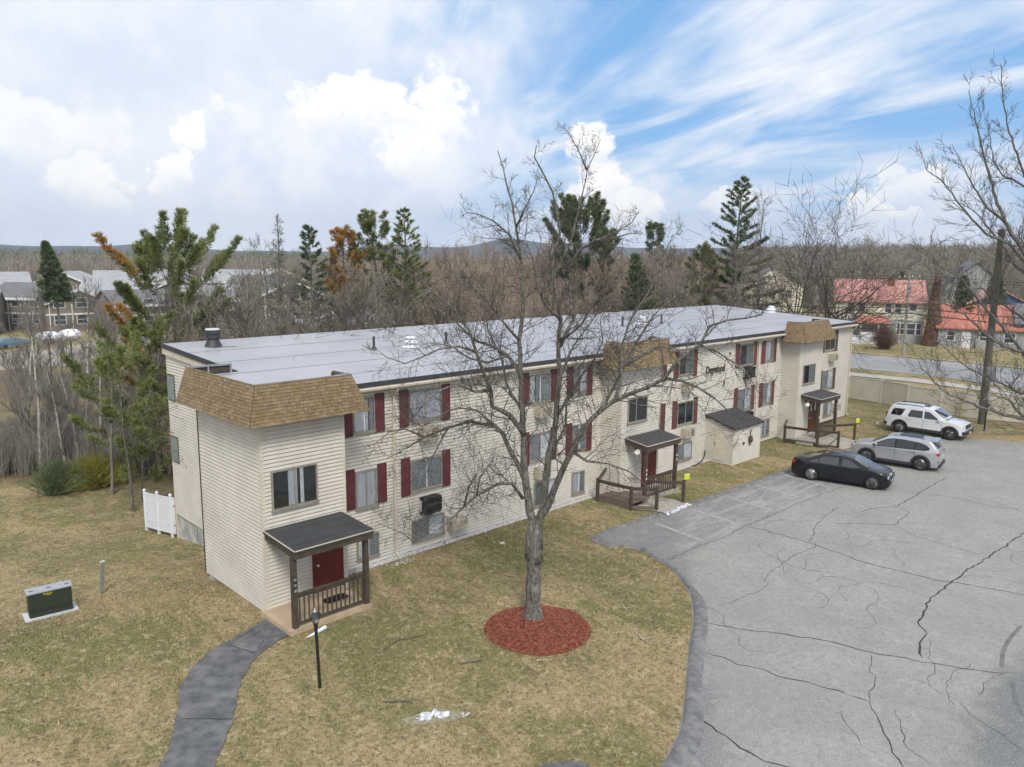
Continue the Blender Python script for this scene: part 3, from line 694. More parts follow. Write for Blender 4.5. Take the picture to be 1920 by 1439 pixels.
# dark drip edge, fascia, gutter
b = MB()
for x0, x1 in ((3.4, 17.1), (20.8, 34.2), (38.05, LX+.14)): b.box(x0, x1, ys-.03, ys, ZF-.15, ZF+.02)
def along_end(b, x0, x1, z0, z1, ya=4.95, yb=D+.12):
    b.add([(x0,ya,roofz(ya)+z0),(x1,ya,roofz(ya)+z0),(x1,yb,roofz(yb)+z0),(x0,yb,roofz(yb)+z0),(x0,ya,roofz(ya)+z1),(x1,ya,roofz(ya)+z1),(x1,yb,roofz(yb)+z1),(x0,yb,roofz(yb)+z1)],
          [(0,3,2,1),(4,5,6,7),(0,1,5,4),(1,2,6,5),(2,3,7,6),(3,0,4,7)])
along_end(b, E-.17, E-.122, -.16, .03); along_end(b, LX+.121, LX+.16, -.14, .03, .9)
part(b, 'drip_edge', 'dark_metal')
b = MB(); along_end(b, E-.13, E-.02, -.42, -.165)
for x0, x1 in ((3.4, 17.1), (20.8, 34.2), (38.05, LX+.14)): b.box(x0, x1, ys+.0, Y1, ZF-.28, ZF-.08)
part(b, 'fascia', 'trim')
for x0, x1 in ((3.4, 17.1), (20.8, 34.2), (38.05, LX+.2)):
    b = MB(); z = ZF-.30
    V = []
    prof = [(.0, .13), (-.10, .13), (-.12, .10), (-.105, .03), (-.06, .0), (.0, .0)]
    for xx in (x0, x1): V += [(xx, ys-.002+py, z+pz) for py, pz in prof]
    b.add(V, [(0,1,2,3,4,5),(11,10,9,8,7,6)] + [(i, i+6, (i+1) % 6+6, (i+1) % 6) for i in range(6)])
    part(b, 'gutter', 'trim')
for x in (5.68, 31.7, LX+.06):
    b = MB(); y = Y1-.085
    b.tube([(x, ys-.05, ZF-.30), (x, ys-.03, ZF-.38), (x, y, ZF-.62), (x, y, .22), (x, y-.18, .06)], .042, 8); part(b, 'downspout', 'trim')
# roof vents and pipes
def vent_white(x, y):
    z = roofz(y); M = Matrix.Translation((x, y, z))
    b = MB(); b.lathe([(.42,0),(.40,.03),(.30,.06),(.26,.15),(.34,.16),(.36,.24),(.26,.30),(.24,.36),(.27,.37),(.22,.45),(.06,.50)], 14, None, M); v = b.build('roof_vent', 'white_plastic', roof, True)
def pipe(x, y, h=.55, r=.055):
    b = MB(); z = roofz(y); b.tube([(x, y, z-.02), (x, y, z+h)], r, 8); b.lathe([(r*2.4, 0), (r*1.6, .08), (r, .12)], 10, None, Matrix.Translation((x, y, z))); b.build('vent_pipe', 'dark_metal', roof)
for x, y in ((10.47, 6.47), (28.1, 6.95), (45.0-1.2, 6.9)): vent_white(x, y)
for x, y in ((8.69, 6.75), (12.47, 6.46), (26.07, 6.83), (29.56, 6.56), (42.6, 6.9)): pipe(x, y)
b = MB(); z = roofz(10.45); M = Matrix.Translation((3.2, 10.45, z))
b.lathe([(.36,0),(.34,.04),(.24,.28),(.24,.34),(.30,.36),(.30,.50),(.27,.52),(.31,.54),(.31,.68),(.22,.70)], 16, 'dark_metal', M); b.lathe([(.30,.70),(.28,.745),(.05,.76)], 16, 'pad_white', M)
b.build('exhaust_fan', 'dark_metal', roof)
b = MB(); b.poly([(3.0,10.1),(3.9,9.9),(4.1,10.05),(3.4,10.3)], 0); 
b.v = [(p[0], p[1], roofz(p[1])+.006) for p in b.v]; b.build('roof_stain', 'membrane_seam', roof)

# mansards with individual shingles
SH = {'n': 0}; SHREST = MB()
ZM, ZT = 6.07, 7.23
def mansard(x0, x1, ybl, ybr, single):
    m, n = .55, .147
    mans = MB()
    B = [(x0-m, ybl), (x0-m, -m), (x1+m+.12, -m), (x1+m+.12, ybr)]; T = [(x0-n, ybl), (x0-n, -n), (x1+.26, -n), (x1+.26, ybr)]
    V = [(*p, ZM) for p in B] + [(*p, ZT) for p in T]
    ti = .07
    T2 = [(x0-n+ti, ybl), (x0-n+ti, -n+ti), (x1+.26-ti, -n+ti), (x1+.26-ti, ybr)]
    I = [(x0+.0, ybl), (x0+.0, 0), (x1, 0), (x1, ybr)]
    V += [(*p, ZT) for p in T2] + [(*p, ZM) for p in I] + [(*p, 6.45) for p in T2]
    F = []
    for i in range(3):
        F += [(i, i+1, i+5, i+4), (i+4, i+5, i+9, i+8), (i+12, i+13, i+1, i), (i+8, i+9, i+17, i+16)]
    F += [(12, 0, 4, 8), (3, 15, 11, 7)]
    mans.add(V, F)
    mo = part(mans, 'mansard', 'brown_wood2')
    rows = 12; 
    faces = [((B[1], B[2]), (T[1], T[2])), ((B[1], B[0]), (T[1], T[0])), ((B[2], B[3]), (T[2], T[3]))]
    rnd = random.Random(int(x0*10)+3)
    for fi, ((ba, bb), (ta, tb)) in enumerate(faces):
        P = [Vector((*ba, ZM)), Vector((*bb, ZM)), Vector((*ta, ZT)), Vector((*tb, ZT))]
        nrm = (P[1]-P[0]).cross(P[2]-P[0]).normalized(); cx = Vector(((x0+x1)/2, 2, 6.5))
        if nrm.dot(P[0]-cx) < 0: nrm = -nrm
        for r in range(rows):
            v0, v1 = r/rows, (r+1.0)/rows + .03
            v0 -= rnd.uniform(0, .0)
            a0, a1 = P[0].lerp(P[2], v0), P[1].lerp(P[3], v0); c0, c1 = P[0].lerp(P[2], min(v1, 1.0)), P[1].lerp(P[3], min(v1, 1.0))
            Ls = (a1-a0).length; u = 0.0; first = True
            while u < Ls-.02:
                w = rnd.uniform(.09, .20); 
                if first: w *= rnd.uniform(.5, 1)
                first = False; ue = min(Ls, u+w)
                if Ls-ue < .05: ue = Ls
                gap = .006; ua, ub = u/Ls, max(u/Ls+.001, (ue-gap)/Ls)
                drop = rnd.uniform(-.012, .006); thick = rnd.uniform(.022, .036)
                up = (P[2]-P[0]).normalized()
                q = [a0.lerp(a1, ua)+up*drop, a0.lerp(a1, ub)+up*drop, c0.lerp(c1, ub), c0.lerp(c1, ua)]
                Vv = [q[0]+nrm*(thick), q[1]+nrm*thick, q[2]+nrm*.006, q[3]+nrm*.006, q[0]-nrm*.004, q[1]-nrm*.004, q[2]-nrm*.004, q[3]-nrm*.004]
                Ff = [(0,1,2,3),(0,4,5,1),(1,5,6,2),(3,7,4,0)]
                # largest (front face of the near mansard) one by one
                if single and fi == 0 and SH['n'] < 300:
                    bb_ = MB(); bb_.add(Vv, Ff); o = bb_.build('shingle', 'shingle', mo); SH['n'] += 1
                else: SHREST.add(Vv, Ff)
                u = ue
        # cap board along the top
    b = MB()
    for (pa, pb) in ((T[0], T[1]), (T[1], T[2]), (T[2], T[3])): b.beam((*pa, ZT+.012), (*pb, ZT+.012), .05, .03)
    b.build('cap_board', 'shingle', mo)
    b = MB(); b.beam((*B[1], ZM+.02), (*T[1], ZT), .03, .03); b.build('hip_board', 'brown_wood2', mo)
    if ybl > 2:   # open framed end of the parapet over the lawn side
        b = MB(); y = ybl
        b.beam((x0-.05, y, ZT+.0), (1.45, y, ZT-.02), .09, .06); b.beam((1.43, y, ZT), (1.43, y, roofz(y)), .07, .07, up=(0,1,0)); b.beam((.62, y, ZT), (.62, y, roofz(y)), .06, .06, up=(0,1,0))
        b.build('parapet_frame', 'galvanized', mo)
        b = MB(); b.box(x0-.05, 1.42, y+.03, y+.05, 6.5, ZT-.05); b.build('parapet_panel', 'brown_wood', mo)
    b = MB(); b.beam((x1+.2, 0.0, ZT+.03), (x1+.26, .88, ZT-.15), .12, .07); b.beam((x1+.1, .0, ZT-.03), (x1-.55, .12, ZT-.01), .10, .05); b.build('parapet_frame', 'galvanized', mo)
    return mo
ms = [mansard(0.0, 2.89, 4.94, .95, True), mansard(17.46, 20.36, .9, .9, False), mansard(34.66, 37.60, .9, .9, False)]
tag(SHREST.build('shingle', 'shingle', ms[1]), kind='stuff')
tag(ms[1], 'moss-brown shingled mansard')

# windows on the front
def window(x0, x1, z0, z1, y, style='pleats', frame='window_frame', sill=True, split=.5):
    t = .05; y = y-.014; f = MB()
    f.box(x0, x1, y-.075, y-.0, z1-t, z1); f.box(x0, x1, y-.075, y-.0, z0, z0+t); f.box(x0, x0+t, y-.075, y-.0, z0+t, z1-t); f.box(x1-t, x1, y-.075, y-.0, z0+t, z1-t)
    if sill: f.box(x0-.03, x1+.03, y-.10, y+.01, z0-.04, z0-.002)
    fo = part(f, 'window', frame)
    b = MB(); b.box(x0+t, x1-t, y-.030, y-.024, z0+t, z1-t); b.build('dark_room', 'room_dark', fo)
    xs = x0 + (x1-x0)*split
    def pleat(a, c, mat_, dz=0.0, n=None):
        n = n or max(6, int((c-a)/.035)); bb = MB(); V = []
        for i in range(n+1):
            xx = a + (c-a)*i/n; yy = y-.034-.008*(i % 2)
            V += [(xx, yy, z0+t+.01+dz), (xx, yy, z1-t-.01)]
        bb.add(V, [(2*i, 2*i+2, 2*i+3, 2*i+1) for i in range(n)]); bb.build('curtain', mat_, fo)
    W = x1-x0
    if style == 'pleats': pleat(x0+t, x1-t, 'curtain')
    elif style == 'blue': pleat(x0+t, x1-t, 'curtain_blue')
    elif style == 'split_drapes': pleat(x0+W*.36, x0+W*.56, 'curtain'); pleat(x0+W*.62, x0+W*.70, 'curtain_bright')
    elif style == 'right_white': pleat(xs+.02, x1-t, 'curtain_bright', 0, 3); pleat(x0+t, xs-.02, 'curtain_blue')
    elif style == 'right_green': pleat(xs+.02, x1-t, 'curtain_green')
    elif style == 'right_pale': pleat(xs+.02, x1-t, 'curtain_bright', .0, 3); pleat(x0+t, xs-.02, 'curtain_green')
    elif style == 'left_white': pleat(x0+t, x0+W*.25, 'curtain_bright'); pleat(x0+W*.3, x1-t, 'curtain_blue', 0, 3)
    elif style == 'half': pleat(x0+t, x0+W*.7, 'curtain'); pleat(x0+W*.75, x1-t, 'curtain_blue')
    b = MB(); b.box(xs-.022, xs+.022, y-.066, y-.045, z0+t, z1-t); b.build('sash_bar', 'window_white' if style in ('blue', 'half', 'left_white') else frame, fo)
    for a, c, dy in ((x0+t, xs-.02, .0), (xs+.02, x1-t, .008)):
        b = MB(); yy = y-.054+dy; b.add([(a,yy,z0+t),(c,yy,z0+t),(c,yy,z1-t),(a,yy,z1-t)], [(0,1,2,3)]); b.build('pane', 'glass', fo)
    return fo
def shutter(x0, x1, z0, z1, y, m='burgundy'):
    b = MB(); w = .035; zm = z0+(z1-z0)*.46; y = y-.016
    b.box(x0, x0+w, y-.05, y-.018, z0, z1); b.box(x1-w, x1, y-.05, y-.018, z0, z1)
    for zz in (z0, zm, z1-.05): b.box(x0+w, x1-w, y-.05, y-.018, zz, zz+.05)
    b.box(x0+w, x1-w, y-.040, y-.018, z0+.05, zm); b.box(x0+w, x1-w, y-.040, y-.018, zm+.05, z1-.05)
    part(b, 'shutter', m)
Yw = Y1
BB = 'burgundy_brown'
FRONT = [ # x0,x1,z0,z1,style,left shutter,right shutter,colour
 (3.99,4.88,4.93,6.13,'half',1,1,'burgundy'), (6.38,7.90,4.98,6.14,'pleats',1,1,'burgundy'), (12.62,13.92,4.91,6.10,'left_white',1,1,'burgundy'), (15.41,16.29,4.96,6.13,'right_white',1,1,'burgundy'),
 (4.03,4.92,2.18,3.55,'pleats',1,1,'burgundy'), (6.41,7.90,2.34,3.52,'blue',1,1,'burgundy'), (12.69,13.96,2.36,3.53,'right_white',1,1,'burgundy'), (15.41,16.33,2.37,3.56,'blue',1,1,'burgundy'),
 (4.02,4.95,.31,1.16,'left_white',0,0,0), (6.45,7.99,.35,1.20,'right_white',0,0,0), (12.99,14.3,.29,1.36,'right_pale',0,0,0), (15.44,16.3,.33,1.35,'half',0,0,0),
 (21.2,22.1,5.0,6.12,'blue',0,1,BB), (23.57,24.86,5.0,6.12,'right_green',1,1,BB), (23.6,25.07,2.35,3.55,'dark',1,1,BB), (23.57,25.1,.38,1.30,'right_white',0,0,0), (21.2,22.1,2.35,3.55,'blue',0,1,BB),
 (29.6,31.1,4.95,6.15,'right_green',1,1,BB), (32.5,33.42,4.97,6.15,'half',1,1,BB), (29.64,31.08,2.32,3.57,'right_white',1,1,BB), (32.5,33.45,2.35,3.63,'right_white',1,1,BB), (32.48,33.5,.38,1.37,'left_white',0,0,0),
 (40.4,41.95,4.97,6.1,'dark',1,1,'brown_wood2'), (40.37,41.95,2.34,3.6,'right_white',1,1,'brown_wood2'), (40.9,42.1,.42,1.38,'right_white',0,0,0)]
for x0, x1, z0, z1, st, sl, sr, cm in FRONT:
    window(x0, x1, z0, z1, Yw, st)
    if z1 > 2:
        sz0, sz1 = (4.84, 6.24) if z0 > 4 else (2.22, 3.68)
        if sl: shutter(x0-.42, x0-.03, sz0, sz1, Yw, cm)
        if sr: shutter(x1+.03, x1+.42, sz0, sz1, Yw, cm)
window(.28, 1.85, 3.28, 4.53, 0, 'split_drapes', split=.5)
window(17.86, 19.32, 3.48, 4.64, 0, 'dark', split=.42)
window(35.08, 36.65, 3.43, 4.6, 0, 'right_green')
# end wall windows (seen edge on): dark reveals
for z0, z1 in ((4.92, 6.03), (2.25, 3.38)):
    b = MB(); b.box(E-.05, E, 11.12, 11.86, z0, z1); w_ = part(b, 'window', 'grille')
    b = MB(); b.box(E-.056, E-.05, 11.17, 11.81, z0+.05, z1-.05); b.build('pane', 'curtain_green', w_)
# doors
def door(x0, x1, z0, z1, m, lites=0, knob_left=True, name='door'):
    b = MB(); b.box(x0-.07, x0, -.06, -.0, z0, z1+.07); b.box(x1, x1+.07, -.06, 0, z0, z1+.07); b.box(x0, x1, -.06, 0, z1, z1+.07); fr = part(b, 'door', m)
    b = MB(); b.box(x0, x1, -.05, -.0, z0, z1)
    if not lites: pass
    b.build('door_leaf', m, fr)
    for k in range(lites):
        xx = x0+.2+k*(x1-x0-.4)/max(1, lites-1); p = MB(); p.box(xx-.055, xx+.055, -.058, -.051, z1-.62, z1-.14); p.build('pane', 'curtain_bright', fr)
    k = MB(); k.lathe([(.03,0),(.03,.02),(.018,.03),(.035,.05),(.03,.08),(.01,.09)], 10, None, Matrix.Translation((x0+.1, -.05, z0+.95)) @ Matrix.Rotation(math.radians(90), 4, 'X')); k.build('door_knob', 'white_plastic', fr)
    s = MB(); s.box(x0-.1, x1+.1, -.09, -.0, z0-.03, z0-.001); s.build('threshold', 'pad_white', fr)
    return fr
d1 = door(1.66, 2.66, .17, 2.2, 'red_door'); b = MB(); b.box(1.95, 2.35, -.062, -.052, 1.98, 2.08); b.build('number_plate', 'white_letters', d1)
door(19.15, 20.15, .17, 2.2, 'red_door'); door(36.3, 37.25, .22, 2.2, 'brown_door', 2)
# mailbox panel right of the entry
def mailboxes(x):
    b = MB(); b.box(x, x+.36, Y1-.08, Y1-.02, .85, 1.45, 'grille'); mo = part(b, 'mailbox')
    for i in range(2):
        for j in range(3):
            q = MB(); q.box(x+.03+i*.16, x+.17+i*.16, Y1-.09, Y1-.08, .89+j*.18, 1.04+j*.18); q.build('mailbox_door', 'dark_metal', mo)
mailboxes(3.15)
# facade lettering
def text_obj(s, size, M, m, parent, name, ext=.01, inv=True):
    cu = bpy.data.curves.new(name+'_curve', 'FONT'); cu.body = s; cu.size = size; cu.extrude = ext; cu.resolution_u = 2
    o = bpy.data.objects.new('tmp', cu); COL.objects.link(o)
    dg = bpy.context.evaluated_depsgraph_get(); me = bpy.data.meshes.new_from_object(o.evaluated_get(dg)); bpy.data.objects.remove(o)
    me.transform(M); me.materials.clear(); me.materials.append(MAT[m])
    r = link_mesh(name, me, parent)
    if parent is bld: r.matrix_parent_inverse = BI
    return r
RX = Matrix.Rotation(math.radians(90), 4, 'X')
tx = text_obj('Deywood', .62, Matrix.Translation((26.15, Y1-.06, 4.82)) @ Matrix.Diagonal((.78, 1, 1, 1)) @ RX, 'brown_wood', bld, 'lettering', .02)
b = MB(); b.tube([(28.0, Y1-.03, 3.95), (28.08, Y1-.05, 4.15), (28.1, Y1-.05, 4.3)], [.03, .06, .03], 6); part(b, 'wall_ornament', 'brown_wood2')
b = MB(); b.lathe([(.07,0),(.07,.05),(.03,.09)], 8, None, Matrix.Translation((28.55, Y1-.02, 5.75)) @ RX); part(b, 'wall_light', 'dark_metal')

# porches
def porch(x0, x1, yf, zb, zf, posts, ypost, dark, wood):
    th = .10; ov = .0
    b = MB(); b.add([(x0,0,zb-th),(x1,0,zb-th),(x1,yf,zf-th),(x0,yf,zf-th),(x0,0,zb),(x1,0,zb),(x1,yf,zf),(x0,yf,zf)], [(0,1,2,3),(7,6,5,4),(0,4,5,1),(1,5,6,2),(2,6,7,3),(3,7,4,0)])
    ro = part(b, 'porch_roof', dark)
    b = MB(); 
    b.beam((x0+.03, yf+.06, zf-th-.09), (x1-.03, yf+.06, zf-th-.09), .07, .18); b.beam((x0+.06, -.02, zb-th-.09), (x0+.06, yf+.1, zf-th-.09), .06, .18); b.beam((x1-.06, -.02, zb-th-.09), (x1-.06, yf+.1, zf-th-.09), .06, .18)
    b.build('fascia_beam', wood, ro)
    b = MB(); b.beam((x0+.02, yf-.01, zf-.012), (x1-.02, yf-.01, zf-.012), .02, .03); b.beam((x0-.005, -.02, zb-.01), (x0-.005, yf, zf-.01), .02, .03); b.build('metal_edge', 'trim', ro)
    for i in range(3):
        b = MB(); yy = yf*(i+.9)/3.6; zz = zb+(zf-zb)*(i+.9)/3.6; b.box(x0+.1, x1-.1, yy-.008, yy+.008, zz+.001, zz+.006); b.build('seam', 'dark_metal', ro)
    for px in posts:
        b = MB(); b.box(px-.075, px+.075, ypost-.075, ypost+.075, .1, zf-.25); part(b, 'porch_post', wood)
def railing(x0, x1, y, z0, z1, nb, wood, slope=0):
    b = MB(); b.beam((x0, y, z1), (x1, y, z1), .10, .05); b.beam((x0, y, z1-.07), (x1, y, z1-.07), .04, .09); ra = part(b, 'railing', wood)
    b = MB(); b.beam((x0, y, z0), (x1, y, z0), .05, .08); b.build('bottom_rail', wood, ra)
    for i in range(nb):
        xx = x0 + (x1-x0)*(i+.5)/nb; b = MB(); b.box(xx-.018, xx+.018, y-.018, y+.018, z0, z1-.06); b.build('baluster', wood, ra)
    return ra
porch(-.03, 2.72, -1.93, 2.72, 2.60, (.02, 2.5), -1.73, 'porch_membrane', 'brown_wood')
b = MB(); b.box(-.22, 2.62, -1.84, -.0, -.08, .155); part(b, 'porch_slab', 'porch_concrete')
railing(.10, 2.43, -1.73, .26, 1.17, 15, 'brown_wood')
for i, s in enumerate(('101', '121', '123')):
    b = MB(); b.box(-.045, .085, -1.817, -1.805, 1.62-i*.17, 1.75-i*.17); p_ = part(b, 'number_plate', 'black_plastic')
    text_obj(s, .115, Matrix.Translation((-.04, -1.819, 1.645-i*.17)) @ Matrix.Diagonal((.62, 1, 1, 1)) @ RX, 'white_letters', p_, 'unit_number', .002)
porch(17.72, 20.42, -1.32, 2.85, 2.66, (17.9, 20.26), -1.12, 'dark_shingle', 'brown_wood2')
b = MB(); b.box(17.6, 20.5, -1.25, 0, -.05, .155); part(b, 'porch_slab', 'step_concrete')
porch(35.02, 37.75, -1.32, 2.85, 2.68, (35.2, 37.6), -1.12, 'dark_shingle', 'brown_wood')
b = MB(); b.box(34.9, 37.75, -1.3, 0, -.05, .2); part(b, 'porch_slab', 'step_concrete')
railing(17.98, 20.18, -1.12, .24, 1.08, 12, 'brown_wood2'); railing(35.3, 37.5, -1.12, .28, 1.12, 12, 'brown_wood')
for px, zs_ in ((17.9, (1.45, 1.25, 1.05)), (20.26, (1.75, 1.55)), (37.6, (2.0, 1.8, 1.6))):
    for i, z_ in enumerate(zs_):
        b = MB(); b.box(px-.03, px+.03, -1.205, -1.196, z_, z_+.10); part(b, 'number_plate', 'white_letters')
b = MB(); b.box(35.13, 35.2, -1.205, -1.196, 1.5, 1.6); part(b, 'number_plate', 'white_letters')
for x, z_ in ((18.55, 2.05), (35.75, 2.12)):
    b = MB(); b.box(x-.05, x+.05, -.10, -.02, z_+.08, z_+.22); l_ = part(b, 'porch_light', 'dark_metal')
    b = MB(); b.lathe([(.03,-.12),(.10,-.08),(.12,0),(.10,.07),(.05,.1)], 12, None, Matrix.Translation((x, -.16, z_))); b.build('globe', 'globe_lit', l_, True)

# ------------------------------------------------------------------ loose things at the building
def ac_unit(x, z, label, w=.72, h=.46, d=.36, cover=None):
    t = empty('air_conditioner', (x, Y1-.02, z)); tag(t, label, 'air conditioner', 'air conditioners set in the front wall')
    if cover == 'bag':
        bm = bmesh.new(); bmesh.ops.create_cube(bm, size=1); bmesh.ops.subdivide_edges(bm, edges=bm.edges[:], cuts=5, use_grid_fill=True)
        for v in bm.verts:
            n_ = mnoise.noise(v.co*3.1 + Vector((x, z, 0)))*.10; c_ = v.co.copy(); v.co = Vector((c_.x*w*1.12, c_.y*d*1.1-d*.5, c_.z*h*1.05)) + c_.normalized()*n_*.6 + Vector((0, 0, -.06 if c_.z < -.3 and c_.x < 0 else 0))
        me = bpy.data.meshes.new('bag'); bm.to_mesh(me); bm.free(); me.materials.append(MAT['black_plastic']); link_mesh('cover', me, t)
        b = MB(); b.tube([(-w*.35, -.1, -h*.5), (-w*.38, -.08, -h*.95)], .012, 4); b.tube([(-w*.05, -.15, -h*.5), (-w*.1, -.12, -h*.9)], .012, 4); b.build('strap', 'black_plastic', t)
        b = MB(); b.box(-w*.62, -w*.5, -.1, 0, -h*.45, h*.3); b.build('sleeve', 'pad_white', t)
        return t
    if cover == 'beige':
        b = MB(); b.add([(-w/2,0,-h/2),(w/2,0,-h/2),(w/2,-d,-h/2+.05),(-w/2,-d,-h/2+.05),(-w/2,0,h/2),(w/2,0,h/2),(w/2,-d,h/2-.09),(-w/2,-d,h/2-.09)], [(0,1,2,3),(7,6,5,4),(0,4,5,1),(1,5,6,2),(2,6,7,3),(3,7,4,0)]); b.build('cover', 'beige_metal', t)
        return t
    b = MB(); b.box(-w/2, w/2, -d, 0, -h/2, h/2); b.build('casing', 'beige_metal', t)
    b = MB(); b.box(-w*.38, w*.02, -d-.012, -d, -h*.36, h*.36); b.build('front_panel', 'beige_metal', t)
    b = MB(); b.box(w*.06, w*.44, -d-.006, -d, -h*.38, h*.38); g_ = b.build('grille', 'grille', t)
    for i in range(6):
        b = MB(); zz = -h*.34 + i*h*.125; b.box(w*.07, w*.43, -d-.016, -d-.006, zz, zz+.018); b.build('slat', 'beige_metal', g_)
    for i in range(3):
        b = MB(); zz = -h*.25 + i*h*.2; b.box(-w*.36+.02, -w*.2, -d-.018, -d-.012, zz, zz+.035); b.build('vent_slot', 'grille', t)
    return t
ac_unit(7.23, 1.74, 'air conditioner in a shiny black bag above a ground floor window near the first downspout', cover='bag', w=.68, h=.56)
ac_unit(8.52, .68, 'pale beige hooded air conditioner low on the wall beside a ground floor window', cover='beige', w=.74, h=.5, d=.42)
ac_unit(7.15, 4.52, 'beige air conditioner under the top window of the second window column, behind twigs', w=.7)
ac_unit(13.35, 4.50, 'beige air conditioner under the top window just behind the near tree trunk', w=.74)
ac_unit(13.34, 1.83, 'beige air conditioner under the middle window behind the near tree trunk', w=.74, h=.5)
ac_unit(24.25, 4.36, 'beige air conditioner under the top window right of the middle mansard', w=.7)
ac_unit(24.45, 1.88, 'beige air conditioner beside the middle porch roof', w=.8, h=.48)
ac_unit(30.5, 4.53, 'air conditioner in a black bag under the top window left of the far mansard', cover='bag', w=.66, h=.58)
ac_unit(30.6, 1.93, 'air conditioner in a black bag just above the shed roof', cover='bag', w=.62, h=.48)
ac_unit(41.48, 4.46, 'beige air conditioner under the top window right of the far mansard', w=.72)
ac_unit(42.6, .92, 'white boxy air conditioner beside the window behind the far porch', w=.6, h=.6, cover='beige')
# doormat
b = MB(); V = []; n = 16
for k in range(n): 
    t = 2*math.pi*k/n; V.append((1.95+.42*math.copysign(abs(math.cos(t))**.45, math.cos(t)), -.78+.22*math.copysign(abs(math.sin(t))**.45, math.sin(t)), .160))
V += [(x, y, .178) for x, y, z in V[:n]]
b.add(V, [tuple(range(n, 2*n))] + [(k, (k+1) % n, n+(k+1) % n, n+k) for k in range(n)])
tag(b.build('doormat', 'black_plastic'), 'black rubber doormat lying before the red door of the nearest porch', 'doormat')
# fallen white downspout by the slab
b = MB(); b.tube([(.05, -2.30, .05), (.25, -2.26, .05), (.5, -2.20, .06), (.78, -2.13, .07)], [.012, .04, .055, .062], 8)
tag(b.build('white_pipe', 'white_plastic'), 'white plastic downspout end lying on the grass by the nearest porch', 'pipe')

# shed against the wall
sh = empty('utility_shed', (26.45, -.54, 0)); tag(sh, 'small beige clapboard utility shed with dark shingled roof against the long wall', 'shed')
SI = Matrix.Translation((-26.45, .54, 0))
def sp(b, name, m, parent=None):
    o = b.build(name, m, parent or sh)
    if not parent: o.matrix_parent_inverse = SI
    return o
SX0, SX1, SY0 = 26.45, 29.3, -.54
b = MB(); b.box(SX0, SX1, SY0, 1.16, -.02, 1.98); b.add([(SX0,SY0,1.98),(SX1,SY0,1.98),(SX1,1.16,1.98),(SX0,1.16,1.98),(SX0,1.16,2.45),(SX1,1.16,2.45)], [(0,1,5,4),(0,4,3),(1,2,5),(3,4,5,2)]); sp(b, 'wall', 'siding_gap_shade')
for k in range(16):
    z = k*.124
    b = MB(); board(b, (SX0, SY0-.001), (SX1, SY0-.001), z, (0, -1), .124); sp(b, 'siding_board', 'siding')
for k in range(19):
    z = k*.124; ye = 1.16; ya = SY0 if z < 1.9 else SY0 + (z-1.9)/.47*1.6
    if ya < 1.0: b = MB(); board(b, (SX0-.001, ya), (SX0-.001, ye), z, (-1, 0), .124); sp(b, 'siding_board', 'siding')
b = MB(); zt = 2.06
b.add([(SX0-.14,SY0-.16,1.98),(SX1+.14,SY0-.16,1.98),(SX1+.14,1.17,2.52),(SX0-.14,1.17,2.52),(SX0-.14,SY0-.16,2.06),(SX1+.14,SY0-.16,2.06),(SX1+.14,1.17,2.60),(SX0-.14,1.17,2.60)], [(0,3,2,1),(4,5,6,7),(0,1,5,4),(1,2,6,5),(2,3,7,6),(3,0,4,7)])
sro = sp(b, 'roof', 'dark_shingle')
for i in range(9):
    for j in range(18):
        v0, v1 = i/9, (i+1)/9+.02; off = (i % 2)*.5
        xa = SX0-.14 + (SX1-SX0+.28)*(j+off)/18.5; xb = xa + (SX1-SX0+.28)/18.5-.012
        y0_ = SY0-.17+(1.17-SY0+.16)*v0; y1_ = SY0-.17+(1.17-SY0+.16)*v1; z0_ = 2.06+.54*v0; z1_ = 2.06+.54*v1
        if y1_ < 1.17: b = MB(); b.add([(xa,y0_,z0_+.016),(xb,y0_,z0_+.016),(xb,y1_,z1_+.004),(xa,y1_,z1_+.004),(xa,y0_,z0_),(xb,y0_,z0_)], [(0,1,2,3),(0,4,5,1)]); b.build('shingle', 'dark_shingle', sro)
b = MB(); b.box(SX0-.045, SX0-.02, -.05, .62, .15, 1.85); dd = sp(b, 'door', 'trim'); b = MB(); b.box(SX0-.06, SX0-.045, .50, .54, .95, 1.15); b.build('handle', 'dark_metal', dd)
b = MB(); b.box(SX0-.03, SX0+.09, SY0-.03, SY0+.09, 0, 1.97); sp(b, 'corner_board', 'trim'); b = MB(); b.box(SX1-.09, SX1+.03, SY0-.03, SY0+.05, 0, 1.97); sp(b, 'corner_board', 'trim')
b = MB(); b.box(28.0, 28.3, SY0-.12, SY0-.03, 1.05, 1.38); b.lathe([(.11,0),(.13,.03),(.1,.07)], 12, None, Matrix.Translation((28.15, SY0-.12, 1.2)) @ RX); b.tube([(28.15,SY0-.06,.85),(28.15,SY0-.06,1.65),(28.3,SY0-.06,1.72)], .03, 6); mt = sp(b, 'electric_meter', 'brown_wood2')
b = MB(); b.lathe([(.07,0),(.065,.05),(.02,.07)], 12, None, Matrix.Translation((28.3, SY0-.13, 1.15)) @ RX); b.build('meter_glass', 'lamp_glass', mt)
b = MB(); b.box(27.42, 27.55, SY0-.08, SY0-.02, 1.02, 1.16); sp(b, 'junction_box', 'dark_metal')
b = MB(); b.tube([(26.4,1.1,.55),(26.1,.95,.3),(25.7,.85,.12),(25.0,.8,.03),(24.7,.85,.03)], .03, 6); tag(b.build('hose', 'black_plastic'), 'black drain hose curling down from the wall beside the shed', 'hose')

